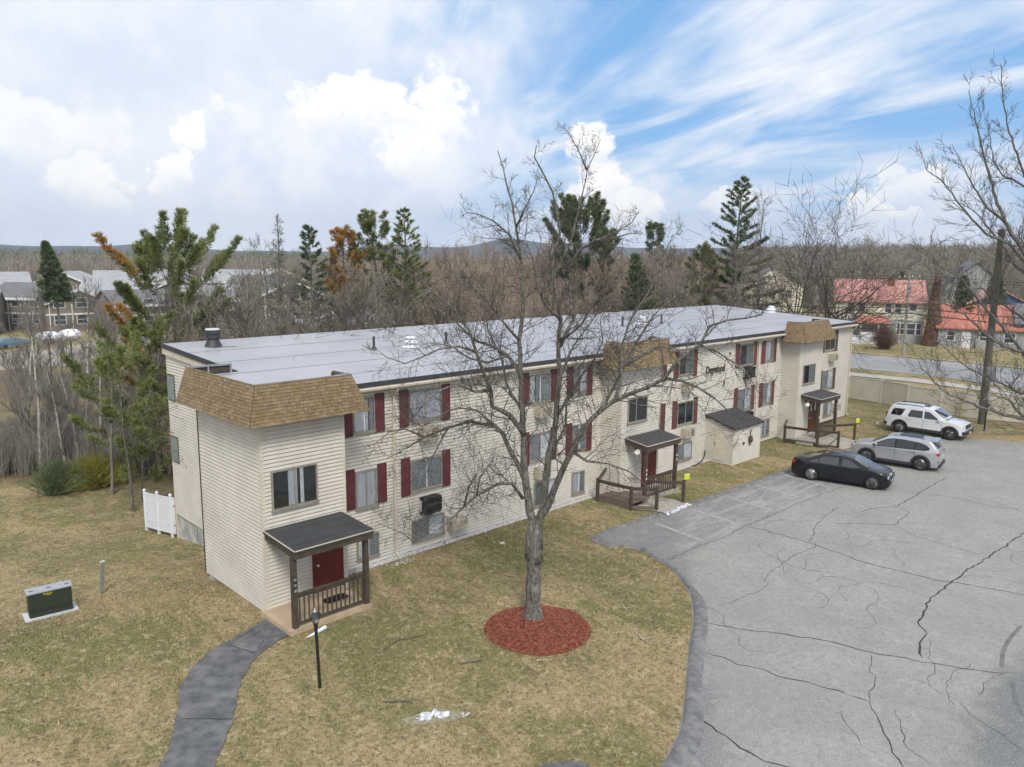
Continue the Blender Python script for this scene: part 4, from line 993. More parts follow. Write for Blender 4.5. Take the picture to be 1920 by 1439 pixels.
# timber ramps with handrails
def ramp(label, P, rails, wood, name='wooden_ramp', posth=1.08):
    t = empty(name, (P[0][0], P[0][1], 0)); tag(t, label, 'railing'); inv = Matrix.Translation((-P[0][0], -P[0][1], 0))
    def rp(b, n_, m_=wood):
        o = b.build(n_, m_, t); o.matrix_parent_inverse = inv; return o
    for p in P:
        b = MB(); b.box(p[0]-.06, p[0]+.06, p[1]-.06, p[1]+.06, 0, posth); rp(b, 'post')
    for a, c, z0, z1 in rails:
        b = MB(); b.beam((a[0], a[1], z0), (c[0], c[1], z1), .09, .05); b.beam((a[0], a[1], z0-.07), (c[0], c[1], z1-.07), .04, .10); rp(b, 'rail')
    return t, rp
t, rp = ramp('brown timber ramp with handrails and boarded sides at the middle porch', [(16.4,.4),(16.51,-1.43),(17.26,-2.26),(19.03,-2.45)],
    [((16.4,.4),(16.51,-1.43),1.02,1.02),((16.51,-1.43),(17.26,-2.26),1.02,1.0),((16.4,.4),(17.4,.75),1.02,1.3),((17.98,-1.15),(18.3,-1.75),1.06,1.02),((18.3,-1.75),(19.03,-2.45),1.02,1.0)], 'brown_wood2')
b = MB(); b.beam((16.45,.35,.17),(16.52,-1.38,.17),.03,.34); b.beam((16.52,-1.43,.13),(17.2,-2.2,.10),.03,.14); rp(b, 'side_board', 'deck_board')
for i in range(9):
    b = MB(); y = .35-i*.2; b.box(16.5, 17.9, y-.19, y, .25, .30); rp(b, 'deck_board', 'deck_board')
o = MB().poly([(16.55,-1.5),(17.3,-1.3),(18.1,-1.25),(18.95,-1.35),(19.1,-2.85),(17.15,-2.85),(17.05,-2.2)], .045).build('ramp_landing', 'step_concrete'); tag(o, kind='structure')
b = MB(); b.tube([(16.9,-1.9,.08),(17.4,-2.1,.08)], .03, 5); rp(b, 'foot_rail')
t, rp = ramp('dark timber ramp with handrails at the far porch behind the parked cars', [(33.61,.14),(33.95,-1.74),(34.5,-2.75),(37.35,-2.5)],
    [((33.61,.14),(33.95,-1.74),1.02,1.02),((33.95,-1.74),(34.5,-2.75),1.02,1.0),((33.61,.14),(34.6,.55),1.02,1.2),((35.25,-1.15),(36.2,-1.75),1.05,1.02),((36.2,-1.75),(37.35,-2.5),1.02,1.05)], 'brown_wood')
b = MB(); b.beam((33.66,.1,.15),(33.97,-1.7,.15),.03,.22); b.beam((33.97,-1.74,.10),(34.5,-2.7,.10),.03,.12); b.beam((34.1,-2.3,.1),(34.5,-2.75,.75),.03,.05); rp(b, 'side_board')
o = MB().poly([(33.7,.2),(35.0,.2),(35.0,-1.3),(37.6,-1.3),(37.5,-3.2),(34.4,-3.2),(34.0,-1.8)], .045).build('ramp_landing', 'step_concrete'); tag(o, kind='structure')
b = MB(); b.box(33.75, 34.9, -1.5, .2, .04, .18); b.build('ramp_slab', 'step_concrete', o)
# yellow notices on the end posts
for (x, y), lb in (((19.03,-2.45), 'yellow notice on the railing post of the middle ramp'), ((37.35,-2.5), 'yellow notice on the railing post of the far ramp')):
    t = empty('notice_sign', (x, y, 1.08)); tag(t, lb, 'sign'); t.rotation_euler = (0, 0, math.radians(-25))
    b = MB(); b.box(-.03, .24, -.085, -.065, .05, .32); b.build('panel', 'sign_yellow', t)
    b = MB(); b.box(-.03, .24, -.09, -.086, .27, .315); b.build('header', 'pad_white', t)
    b = MB(); b.box(.0, .03, -.063, -.03, -.3, .35); b.build('bracket', 'dark_metal', t)
# gravel bed and old snow
def pebbles(name, label, n, fn, m, r0, r1, seed, cat='gravel'):
    rnd = random.Random(seed); b = MB()
    for _ in range(n):
        x, y = fn(rnd); r = rnd.uniform(r0, r1); z = max(gz(x, y), 0)+.02
        V = [(x+r, y, z), (x, y+r*rnd.uniform(.6, 1), z), (x-r, y, z), (x, y-r*rnd.uniform(.6, 1), z), (x+rnd.uniform(-.3,.3)*r, y, z+r*.8)]
        b.add(V, [(0,1,4),(1,2,4),(2,3,4),(3,0,4)])
    return tag(b.build(name, m), label, cat, kind='stuff')
gb = strip([(2.95,1.17),(10,1.17),(17.3,1.17)], [(2.95,.80),(10,.84),(17.3,.86)], .01).build('gravel_bed', 'gravel_bed'); tag(gb, kind='structure')
gb = strip([(20.5,1.17),(26.4,1.17)], [(20.5,.80),(26.4,.84)], .01).build('gravel_bed', 'gravel_bed'); tag(gb, kind='structure')
pebbles('gravel', 'white gravel strip along the foot of the long wall', 7000, lambda r: (r.choice([r.uniform(2.95,17.3), r.uniform(2.95,17.3), r.uniform(20.5,26.4)]), r.uniform(.84,1.15)+.07*r.gauss(0,1)*(r.random()<.2)), 'gravel_white', .015, .045, 5)
pebbles('gravel', 'loose white stones scattered at the wall foot near the first downspout', 60, lambda r: (5.4+r.gauss(0,.3), .5+r.gauss(0,.1)), 'gravel_white', .015, .04, 6)
def snowpile(pts, h, label, seed, r=.05):
    rnd = random.Random(seed); b = MB(); L = refine(pts, .09, .02, rnd)
    bm = bmesh.new()
    for p in L:
        for _ in range(3):
            q = Vector((p.x+rnd.uniform(-r, r)*1.6, p.y+rnd.uniform(-r, r)*1.6, rnd.uniform(0, h*.5))); s_ = rnd.uniform(.4, 1)*r*1.6
            bmesh.ops.create_icosphere(bm, subdivisions=1, radius=s_, matrix=Matrix.Translation(q) @ Matrix.Diagonal((1.3, 1, rnd.uniform(.5, .9), 1)))
    for v in bm.verts: v.co += v.co.normalized()*0 + Vector([mnoise.noise(v.co*9+Vector((k*7, 0, 0)))*.03 for k in range(3)])
    me = bpy.data.meshes.new('snow'); bm.to_mesh(me); bm.free(); me.materials.append(MAT['snow']); me.polygons.foreach_set('use_smooth', [True]*len(me.polygons))
    return tag(link_mesh('snow_patch', me), label, 'snow')
snowpile([(.0,-7.74),(.15,-7.76),(.38,-7.84),(.52,-7.96),(.62,-8.08)], .09, 'crusty white remnant of snow on the muddy patch of the front lawn', 3, .06)
snowpile([(.9,-8.35),(.97,-8.42)], .05, 'tiny grey lump of old snow right of the larger remnant on the lawn', 4, .03)
snowpile([(17.2,-2.85),(17.8,-2.86),(18.4,-2.85),(18.95,-2.8)], .10, 'white crust of snow along the kerb at the foot of the middle ramp', 8, .06)
o = MB().poly([(-.35,-7.45),(-.3,-7.7),(-.1,-8.0),(.25,-8.2),(.6,-8.38),(.9,-8.4),(1.0,-8.25),(.85,-8.0),(.55,-7.78),(.3,-7.6),(0,-7.5)], .006).build('mud_patch', 'mud'); tag(o, kind='structure')
tag(MB().box(9.42,9.62,-.62,-.5,.0,.035).build('paper_scrap', 'white_letters'), 'white scrap lying on the lawn left of the tree trunk', 'litter')
tag(MB().box(43.6,43.8,-1.5,-1.35,.0,.03).build('paper_scrap', 'white_letters'), 'white scrap on the grass near the far end of the building', 'litter')
# ------------------------------------------------------------------ lawn furniture
# transformer
t = empty('transformer_box', (-4.72, 5.33, gz(-4.72, 5.2))); t.rotation_euler = (0, 0, math.radians(-5)); tag(t, 'dark green electrical transformer cabinet with grey top on a white pad', 'transformer box')
b = MB(); b.box(-.74, .74, -.33, .33, .0, .09); b.build('pad', 'pad_white', t)
b = MB(); b.box(-.60, .60, -.22, .22, .09, .86); cab = b.build('cabinet', 'transformer_green', t)
b = MB(); b.box(-.60, .60, -.245, -.221, .09, .27); b.build('skirt', 'transformer_green', t)
b = MB(); b.box(-.605, .605, -.252, -.246, .262, .278); b.build('shadow_gap', 'black_metal', t)
b = MB(); b.box(-.635, .635, -.26, .25, .86, .895); lid = b.build('lid', 'transformer_top', t)
for x in (-.5, 0, .5): b = MB(); b.box(x-.06, x+.06, -.05, .0, .896, .905); b.build('lid_slot', 'dark_metal', lid)
text_obj('Athorr', .10, Matrix.Translation((-.20, -.226, .765)) @ RX, 'yellow_paint', cab, 'yellow_text', .003)
text_obj('Athor', .055, Matrix.Translation((-.1, -.226, .73)) @ RX, 'yellow_paint', cab, 'yellow_text', .003)
t = empty('marker_post', (-2.98, 6.2, gz(-2.98, 6.2))); t.rotation_euler = (math.radians(3), math.radians(5), .3); tag(t, 'leaning grey metal cable post on the lawn beside the green transformer cabinet', 'post')
b = MB(); b.box(-.07, .07, -.05, .05, -.05, 1.12); b.build('channel', 'galvanized', t)
b = MB(); b.box(-.075, .075, -.055, .055, 1.12, 1.15); b.build('cap', 'pad_white', t)
# lamp post
t = empty('lamp_post', (-1.01, -4.86, 0)); t.rotation_euler = (math.radians(.0), math.radians(-2.0), 0); tag(t, 'black garden lamp post with lantern standing on the lawn near the nearest porch', 'lamp post')
b = MB(); b.tube([(0,0,-.05),(0,0,1.78)], .042, 12); b.tube([(0,0,1.70),(0,0,1.78)], .055, 12); b.build('pole', 'black_metal', t)
b = MB()
for k in range(4):
    a = math.pi/2*k+math.pi/4; c_, s_ = math.cos(a), math.sin(a); b.beam((c_*.055, s_*.055, 1.78), (c_*.125, s_*.125, 2.0), .014, .014)
b.lathe([(.05,1.77),(.07,1.79),(.055,1.80)], 8); la = b.build('lantern_frame', 'black_metal', t)
b = MB(); b.lathe([(.06,1.80),(.105,1.99)], 4); b.build('lantern_glass', 'glass', la)
b = MB(); b.lathe([(.02,1.8),(.03,1.85),(.03,1.93),(.01,1.96)], 8); b.build('bulb', 'lamp_glass', la)
b = MB(); b.lathe([(.185,2.0),(.17,2.02),(.07,2.09),(.04,2.10)], 4); b.build('lantern_roof', 'black_metal', la)
b = MB(); b.lathe([(.03,2.10),(.035,2.14),(.012,2.17),(.02,2.2),(.004,2.23)], 8); b.build('finial', 'pad_white', la)
# white vinyl fence at the corner
t = empty('vinyl_fence', (1.68, 11.98, gz(1.68, 12))); tag(t, 'short white vinyl panel fence running back from the rear corner of the building', 'fence')
FP = [(1.55,15.0),(1.61,13.6),(1.70,12.25)]
for i, (x, y) in enumerate(FP):
    z = gz(x, y); b = MB(); b.box(-.055, .055, -.055, .055, 0, 1.9); b.lathe([(.03,1.9),(.07,1.93),(.075,1.98),(.05,2.03),(.01,2.05)], 10)
    o = b.build('post', 'white_plastic', t); o.matrix_parent_inverse = Matrix.Translation((-1.68, -11.98, -gz(1.68, 12))); o.location = (x, y, z-.05)
for (x0, y0), (x1, y1) in zip(FP, FP[1:]+[(1.72, 11.95)]):
    z0, z1 = gz(x0, y0), gz(x1, y1)
    for nm, za, zb_, th in (('panel', .22, 1.78, .07), ('rail', .18, .24, .085), ('rail', .55, .60, .085), ('rail', 1.42, 1.47, .085), ('rail', 1.76, 1.82, .085)):
        b = MB(); V = [(x0-th/2,y0,z0+za),(x0+th/2,y0,z0+za),(x1+th/2,y1,z1+za),(x1-th/2,y1,z1+za),(x0-th/2,y0,z0+zb_),(x0+th/2,y0,z0+zb_),(x1+th/2,y1,z1+zb_),(x1-th/2,y1,z1+zb_)]
        b.add(V, [(0,1,2,3),(7,6,5,4),(0,4,5,1),(1,5,6,2),(2,6,7,3),(3,7,4,0)]); o = b.build(nm, 'white_plastic', t); o.matrix_parent_inverse = Matrix.Translation((-1.68, -11.98, -gz(1.68, 12)))
# tan fence at the road
FB = [(50.3,16.5),(50.9,11.5),(51.3,7.5),(51.5,3.93),(51.36,1.37),(50.61,-.84),(50.2,-3.23),(50.4,-5.91),(51.09,-8.28),(51.4,-10.8),(51.0,-13.5),(50.3,-16),(49.5,-20)]
t = empty('privacy_fence', (51.36, 1.37, 0)); tag(t, 'long tan panel fence between the car park lawn and the road', 'fence'); inv = Matrix.Translation((-51.36, -1.37, 0))
fl = refine(FB, 2.3, 0, RND)
for i in range(len(fl)-1):
    a, c = fl[i], fl[i+1]; h = 1.72 + .03*(i % 3)
    b = MB(); b.beam((a.x, a.y, h/2+.03), (c.x, c.y, h/2+.03), .05, h-.06, up=(0,0,1)); o = b.build('panel', 'tan_vinyl', t); o.matrix_parent_inverse = inv
    b = MB(); b.beam((a.x, a.y, h+.02), (c.x, c.y, h+.02), .09, .06); o = b.build('top_rail', 'tan_vinyl', t); o.matrix_parent_inverse = inv
    b = MB(); b.box(a.x-.06, a.x+.06, a.y-.06, a.y+.06, 0, h+.12); o = b.build('post', 'tan_vinyl', t); o.matrix_parent_inverse = inv
# poles
t = empty('utility_pole', (48.87, -6.3, 0)); t.rotation_euler = (0, math.radians(-.2), 0); tag(t, 'tall brown timber pole with cut top standing on the verge right of the white car', 'utility pole')
b = MB(); b.tube([(0,0,-.2),(0,0,6),(0,0,13.0)], [.24,.22,.19], 14); b.build('shaft', 'pole_wood', t)
t = empty('sign_post', (46.57, -7.1, 0)); t.rotation_euler = (0, math.radians(3), 0); tag(t, 'thin metal sign post seen edge on in front of the tall timber pole', 'sign post')
b = MB(); b.tube([(0,0,0),(0,0,1.8)], .05, 8, 'black_metal'); b.tube([(0,0,1.8),(0,0,4.3)], .05, 8, 'tin_grey'); b.build('tube')
b = MB(); b.box(-.012, .012, -.25, .25, 3.3, 4.2); b.build('sign_plate', 'tin_grey', t); bpy.data.objects['tube'].parent = t
b = MB(); b.box(-.1, .1, -.08, .08, 1.55, 1.85); b.build('box', 'dark_metal', t)
t = empty('gas_marker', (50.2, -4.6, 0)); tag(t, 'yellow marker pipe against the tan fence', 'marker'); b = MB(); b.tube([(0,0,0),(0,0,1.9)], .045, 8); b.tube([(.0,.3,0),(.0,.3,1.0),(0,.0,1.0)], .03, 6); b.build('pipe', 'pale_yellow', t)
t = empty('utility_pole', (83.75, 11.39, 0)); t.rotation_euler = (math.radians(-2), math.radians(3), 0); tag(t, 'weathered grey utility pole with crossarm in front of the house with the red metal roof', 'utility pole')
b = MB(); b.tube([(0,0,-.2),(0,0,9.4)], [.19,.13], 10); b.build('shaft', 'pole_grey', t)
b = MB(); b.beam((-.3,-1.3,8.9),(.3,1.3,8.9),.12,.12); b.beam((-.3,-1.2,8.2),(.3,1.2,8.2),.1,.1); b.build('crossarm', 'pole_grey', t)
for k in (-1.1, -.4, .5, 1.1): b = MB(); b.tube([(k*.2,k,8.9),(k*.2,k,9.15)], .05, 6); b.build('insulator', 'white_plastic', t)
b = MB(); b.tube([(.3,.0,7.2),(.3,0,7.9)], .2, 10); b.build('transformer', 'tin_grey', t)
def wire(a, c, sag, label, r=.02):
    a, c = Vector(a), Vector(c); P = [a.lerp(c, i/14) - Vector((0, 0, sag*4*(i/14)*(1-i/14))) for i in range(15)]
    b = MB(); b.tube(P, r, 4); tag(b.build('cable', 'wire'), label, 'cable', 'overhead cables along the road')
W0 = Vector((83.75, 11.39, 0))
for i, (z, r) in enumerate(((9.2, .018), (8.9, .018), (5.6, .05), (4.9, .05))):
    wire(W0+Vector((0,0,z)), (75, 60, z+.3), .8, 'overhead cable from the grey pole with crossarm running left over the road', r)
    wire(W0+Vector((0,0,z)), (80, -34, z+.4), .8, 'overhead cable from the grey pole with crossarm running right past the red roofs', r)
# mulch bed with chips
MC = Vector((5.45, -6.45)); mr = []
for k in range(40):
    a = 2*math.pi*k/40; rr_ = 1.56 + .08*math.sin(3*a+1) + RND.uniform(-.05, .05); mr.append((MC.x+rr_*math.cos(a)*1.02, MC.y+rr_*math.sin(a)*.98))
b = MB(); V = [(MC.x, MC.y, .13)]
for f_, z_ in ((.35, .12), (.7, .08), (1.0, .0)): V += [(MC.x+(x-MC.x)*f_, MC.y+(y-MC.y)*f_, z_) for x, y in mr]
F = [(0, 1+k, 1+(k+1) % 40) for k in range(40)] + [(1+r_*40+k, 1+(r_+1)*40+k, 1+(r_+1)*40+(k+1) % 40, 1+r_*40+(k+1) % 40) for r_ in range(2) for k in range(40)]
b.add(V, F); mb_ = b.build('mulch_bed', 'mulch', smooth=True); tag(mb_, kind='structure')
b = MB(); rnd = random.Random(11)
for _ in range(15000):
    a = rnd.uniform(0, 2*math.pi); q = math.sqrt(rnd.random())*(1.60 if rnd.random() < .95 else 1.8); x, y = MC.x+q*math.cos(a), MC.y+q*math.sin(a); z = .13*(1-(q/1.62)**2)+.014 if q < 1.6 else .012
    l, w = rnd.uniform(.012, .036), rnd.uniform(.004, .010); t_ = rnd.uniform(0, math.pi); c_, s_ = math.cos(t_), math.sin(t_); up = rnd.uniform(-.012, .022)
    b.add([(x-c_*l-s_*w, y-s_*l+c_*w, z), (x-c_*l+s_*w, y-s_*l-c_*w, z), (x+c_*l+s_*w, y+s_*l-c_*w, z+up), (x+c_*l-s_*w, y+s_*l+c_*w, z+up+.004)], [(0,1,2,3)])
tag(b.build('bark_mulch', 'mulch_chip'), 'red bark mulch ring round the foot of the front tree', 'mulch', kind='stuff')
# grass tufts on the near lawn
def in_poly(x, y, poly):
    c = False; j = len(poly)-1
    for i in range(len(poly)):
        xi, yi = poly[i]; xj, yj = poly[j]
        if (yi > y) != (yj > y) and x < (xj-xi)*(y-yi)/(yj-yi)+xi: c = not c
        j = i
    return c
PATHP = [tuple(p) for p in pl] + [tuple(p) for p in reversed(pr)]
CURBP = [tuple(p) for p in co] + [tuple(p) for p in reversed(ci)]
def lawn_ok(x, y):
    if y > -3.0 and x > 12.6 and y < -2.4 and False: return False
    if in_poly(x, y, LOT) or in_poly(x, y, PATHP) or in_poly(x, y, CURBP): return False
    if (x-MC.x)**2+(y-MC.y)**2 < 1.66**2: return False
    if 0 <= x <= 2.9 and 0 <= y <= 4.5: return False
    if x > 1.7 and y > .84 and x < 44.6 and y < 12: return False
    if -.25 < x < 2.65 and -1.87 < y < .1: return False
    if 16.4 < x < 20.6 and -2.9 < y < 1.2: return False
    if 33.7 < x < 38 and -3.2 < y < 1.2: return False
    if 26.4 < x < 29.4 and -.6 < y < 1.2: return False
    if -.6 < x < 1.1 and -8.6 < y < -7.3 and RND.random() < .3: return False
    return True
def make_grass():
    rnd = random.Random(21); b = MB(); V = []; F = []
    n = 0; tries = 0
    while n < 150000 and tries < 600000:
        tries += 1
        u = rnd.random()
        if u < .62: x, y = rnd.uniform(-11, 14), rnd.uniform(-15, 6)
        elif u < .85: x, y = rnd.uniform(-16, 3), rnd.uniform(2, 26)
        else: x, y = rnd.uniform(12, 50), rnd.uniform(-7, 1.2)
        if not lawn_ok(x, y): continue
        n += 1; z = gz(x, y); h = rnd.uniform(.02, .07)*(1.0 if rnd.random() < .9 else 1.8); w = rnd.uniform(.007, .02); a = rnd.uniform(0, 6.28); c_, s_ = math.cos(a), math.sin(a)
        lx, ly = rnd.gauss(0, .035), rnd.gauss(0, .035); k = len(V)
        V += [(x-c_*w, y-s_*w, z-.01), (x+c_*w, y+s_*w, z-.01), (x+lx+c_*w*.4, y+ly+s_*w*.4, z+h)]; F.append((k, k+1, k+2))
    b.v = V; b.f = F; b.m = [0]*len(F)
    tag(b.build('grass', 'grass_blade'), 'dormant straw coloured and olive lawn grass', 'grass', kind='stuff')
make_grass()
# twigs fallen on the lawn
STK = [([(7.41,-8.57),(7.21,-9.02),(7.07,-9.45)],'stick_pale','forked pale broken branch on the lawn between the mulch ring and the kerb'),([(2.43,-6.46),(2.7,-6.6),(2.93,-6.77)],'stick_wood','short dark stick left of and below the mulch ring'),
 ([(1.3,-4.36),(1.93,-4.17),(2.29,-4.33),(2.73,-4.48)],'stick_wood','long thin dark fallen branch on the lawn right of the lamp post'),([(4.06,-7.75),(4.32,-7.98)],'stick_pale','pale stick at the lower rim of the mulch ring'),([(8.59,-7.14),(8.45,-7.4),(8.32,-7.67)],'stick_pale','short stick on the grass right of the mulch ring'),
 ([(-.22,-6.55),(.2,-6.91),(.29,-7.12)],'stick_wood','dark crooked stick above the snow remnant'),([(-1.23,.38),(-1.1,.39),(-1.0,.36)],'stick_wood','small dark stick left of the nearest corner of the building')]
for pts, m_, lb in STK:
    b = MB(); b.tube([(x, y, .025+.01*(i % 2)) for i, (x, y) in enumerate(pts)], [.022]*(len(pts)-1)+[.008], 5, m_)
    if len(pts) > 2:
        x, y = pts[1]; b.tube([(x, y, .03), (x+.18, y-.1, .05), (x+.32, y-.22, .03)], [.014, .01, .004], 4, m_); b.tube([(x, y, .03), (x-.12, y+.2, .04)], [.012, .004], 4, m_)
    tag(b.build('fallen_stick'), lb, 'stick')

b = MB(); rnd = random.Random(31)
for _ in range(2600):
    x, y = rnd.uniform(-11, 13), rnd.uniform(-14, 8)
    if not lawn_ok(x, y): continue
    z = gz(x, y)+.02; l = rnd.uniform(.02, .07); w = rnd.uniform(.008, .022); a = rnd.uniform(0, 3.14); c_, s_ = math.cos(a), math.sin(a)
    b.add([(x-c_*l, y-s_*l, z), (x+s_*w, y-c_*w, z+.012), (x+c_*l, y+s_*l, z+.008), (x-s_*w, y+c_*w, z+.015)], [(0,1,2,3)], rnd.choice(('stick_wood', 'leaf_litter', 'bark', 'stick_pale')) if rnd.random() < .9 else 'stick_pale')
tag(b.build('lawn_debris'), 'small dead leaves and twig bits strewn over the lawn', 'leaves', kind='stuff')

# ------------------------------------------------------------------ cars
def wheel(parent, x, y, R, w, rimR, side, spokes, dark=False):
    M = Matrix.Translation((x, y, R)) @ Matrix.Rotation(math.radians(-90*side), 4, 'X')     # local +z = outwards
    b = MB(); b.lathe([(R*.62,-w/2),(R*.93,-w/2),(R,-w*.36),(R,w*.36),(R*.93,w/2),(rimR+.004,w/2)], 28, 'tyre', M)
    t = b.build('wheel', None, parent, True)
    b = MB(); b.lathe([(rimR,w*.5),(rimR*1.0,w*.47),(rimR*.93,w*.40),(rimR*.9,w*.1)], 28, 'rim', M); b.lathe([(rimR*.9,w*.12),(.02,w*.12)], 20, 'rim_dark', M)
    for k in range(spokes):
        for dk in ((-.09, .09) if spokes == 5 else (0,)):
            a = 2*math.pi*k/spokes+.3; ca, sa = math.cos(a), math.sin(a); cb, sb = math.cos(a+dk*1.8), math.sin(a+dk*1.8)
            b.beam(M @ Vector((ca*.04, sa*.04, w*.42)), M @ Vector((cb*rimR*.93, sb*rimR*.93, w*.40)), .035 if spokes == 5 else .062, .03, 'rim', up=(M.to_3x3() @ Vector((0, 0, 1))))
    b.lathe([(.055,w*.40),(.05,w*.46),(.01,w*.47)], 12, 'rim', M)
    b.build('rim', None, t, True)
def make_car(name, label, cat, loc, ang, S):
    t = empty(name, (loc[0], loc[1], .008), ang); tag(t, label, cat)
    W = S['W']/2
    def arch(cx, r, z0, back=True):
        n = 11; out = []
        a0 = math.asin(max(-1, min(1, (z0-S['R'])/r)))
        for i in range(n):
            a = (math.pi-a0) + (a0*2-math.pi)*i/(n-1); out.append((cx+r*math.cos(a), S['R']+r*math.sin(a)))
        return out
    ax = S['WB']/2; z0 = S['z0']
    bottom = arch(-ax, S['ra'], z0) + arch(ax, S['ra'], z0)
    outline = S['top'] + [(S['top'][-1][0]-.08, z0)][:0]
    pts = S['top'][::-1]            # front -> rear over the top
    pts = pts + [(S['top'][0][0]+.06, z0)] + bottom + [(S['top'][-1][0]-.05, z0)]
    belt, ztop, tum = S['belt'], S['H'], S['tumble']
    xr, xf = S['top'][0][0], S['top'][-1][0]
    def wid(x, z):
        w = W
        if z > belt: w -= tum*min(1, (z-belt)/(ztop-belt))
        if z < .45: w -= .05*((.45-z)/.25)
        w -= .03*max(0, 1-abs(z-.62)/.35)*0
        d = min(x-xr, xf-x); 
        if d < .75: w -= S.get('round', .17)*(1-max(0, d)/.75)**2.2
        return w
    crown = lambda x, z: .045*min(1, max(0, (z-.6)/.3))
    def disp(p):
        x, y, z = p; k = max(-1, min(1, y/W)); return Vector((x, wid(x, z)*k, z + crown(x, z)*(1-k*k) - crown(x, z)*.55))
    bm = bmesh.new()
    vs = [bm.verts.new((x, -W, z)) for x, z in pts]; f = bm.faces.new(vs)
    r = bmesh.ops.extrude_face_region(bm, geom=[f]); nv = [v for v in r['geom'] if isinstance(v, bmesh.types.BMVert)]
    for v in nv: v.co.y = W
    bmesh.ops.recalc_face_normals(bm, faces=bm.faces[:])
    es = [e for e in bm.edges if abs(e.verts[0].co.y-e.verts[1].co.y) < 1e-6 and (e.verts[0].co.z > z0+.12 and e.verts[1].co.z > z0+.12) and not (min(abs(e.verts[0].co.x-ax), abs(e.verts[0].co.x+ax)) < S['ra']+.02 and e.verts[0].co.z < S['R']+S['ra']+.02 and max(e.verts[0].co.z, e.verts[1].co.z) < S['R']+S['ra']+.02)]
    bmesh.ops.bevel(bm, geom=es, offset=.055, segments=3, profile=.6, affect='EDGES', clamp_overlap=True)
    bmesh.ops.triangulate(bm, faces=bm.faces[:], ngon_method='EAR_CLIP')
    for x in np.arange(xr+.1, xf, .14): bmesh.ops.bisect_plane(bm, geom=bm.verts[:]+bm.edges[:]+bm.faces[:], plane_co=(x, 0, 0), plane_no=(1, 0, 0))
    for z in np.arange(.3, S['H'], .1): bmesh.ops.bisect_plane(bm, geom=bm.verts[:]+bm.edges[:]+bm.faces[:], plane_co=(0, 0, z), plane_no=(0, 0, 1))
    for y in (-W*.66, -W*.33, 0, W*.33, W*.66): bmesh.ops.bisect_plane(bm, geom=bm.verts[:]+bm.edges[:]+bm.faces[:], plane_co=(0, y, 0), plane_no=(0, 1, 0))
    for v in bm.verts: v.co = disp(v.co)
    me = bpy.data.meshes.new('body'); bm.to_mesh(me); bm.free(); me.materials.append(MAT[S['paint']])
    me.polygons.foreach_set('use_smooth', [True]*len(me.polygons))
    try: me.set_sharp_from_angle(angle=math.radians(38))
    except Exception: pass
    body = link_mesh('body', me, t)
    b = MB(); b.box(xr+.25, xf-.25, -W+.12, W-.12, z0+.01, S['belt']-.1); b.build('underbody', 'underbody', t)
    def side_poly(poly, name, m, off, parent=t, sides=(-1, 1)):
        for sd_ in sides:
            bm = bmesh.new(); bm.faces.new([bm.verts.new((x, 0, z)) for x, z in poly])
            for xx in np.arange(xr, xf, .12): bmesh.ops.bisect_plane(bm, geom=bm.verts[:]+bm.edges[:]+bm.faces[:], plane_co=(xx, 0, 0), plane_no=(1, 0, 0))
            for zz in np.arange(.9, 1.8, .07): bmesh.ops.bisect_plane(bm, geom=bm.verts[:]+bm.edges[:]+bm.faces[:], plane_co=(0, 0, zz), plane_no=(0, 0, 1))
            for v in bm.verts: x, z = v.co.x, v.co.z; v.co = Vector((x, sd_*(wid(x, z)+off), z-crown(x, z)*.55))
            me = bpy.data.meshes.new(name); bm.to_mesh(me); bm.free(); me.materials.append(MAT[m]); link_mesh(name, me, parent)
    trim = S['side_trim']; side_poly(trim, 'window_trim', S.get('trim_m', 'car_trim'), .008)
    for poly, gm in S['side_glass']: side_poly(poly, 'side_window', gm, .014)
    def cross_panel(xa, za, ha, xb, zb, hb, name, m, off=.012, n=8, parent=t):
        b = MB(); V = []; d = Vector((xb-xa, 0, zb-za)).normalized(); nn = Vector((-d.z, 0, d.x)); nn = nn if nn.z > 0 else -nn
        for i in range(n+1):
            u = -1+2*i/n
            for (x, z, h) in ((xa, za, ha), ((xa+xb)/2, (za+zb)/2, (ha+hb)/2), (xb, zb, hb)):
                k = u*h/W; p = Vector((x, u*h*wid(x, z)/W, z+crown(x, z)*(1-k*k)-crown(x, z)*.55)) + nn*off; V.append(p)
        F = [(3*i+j, 3*i+3+j, 3*i+4+j, 3*i+1+j) for i in range(n) for j in range(2)]
        b.add(V, F); return b.build(name, m, parent, True)
    for args in S['cross']: cross_panel(*args)
    # wheels and arches
    for sx in (-1, 1):
        for sd_ in (-1, 1):
            wheel(t, sx*ax, sd_*(W-.125), S['R'], .22, S['rim'], sd_, S['spokes'])
    if S.get('clad'):
        for sd_ in (-1, 1):
            for sx in (-1, 1):
                b = MB(); cx = sx*ax; n = 14; V = []
                for i in range(n+1):
                    a = math.radians(-18) + math.radians(216)*i/n; 
                    for rr_ in (S['ra']-.015, S['ra']+.085):
                        x, z = cx+rr_*math.cos(a), S['R']+rr_*math.sin(a); z = max(z, z0-.01); V.append((x, sd_*(wid(x, z)+.018), z))
                b.add(V, [(2*i, 2*i+1, 2*i+3, 2*i+2) for i in range(n)]); b.build('arch_trim', 'car_cladding', t)
            b = MB(); b.box(-ax+S['ra'], ax-S['ra'], *(sorted((sd_*(W-.06), sd_*(W+.012)))), z0-.01, z0+.13); b.build('sill_trim', 'car_cladding', t)
    for bx in S['boxes']:
        nm, m_, x0, x1, y0, y1, za, zb = bx[:8]
        for sd_ in ((-1, 1) if y0*y1 > 0 and len(bx) < 9 else (1,)):
            ya, yb = sorted((sd_*y0, sd_*y1)); b = MB()
            b.box(x0, x1, ya, yb, za, zb); b.build(nm, m_, t)
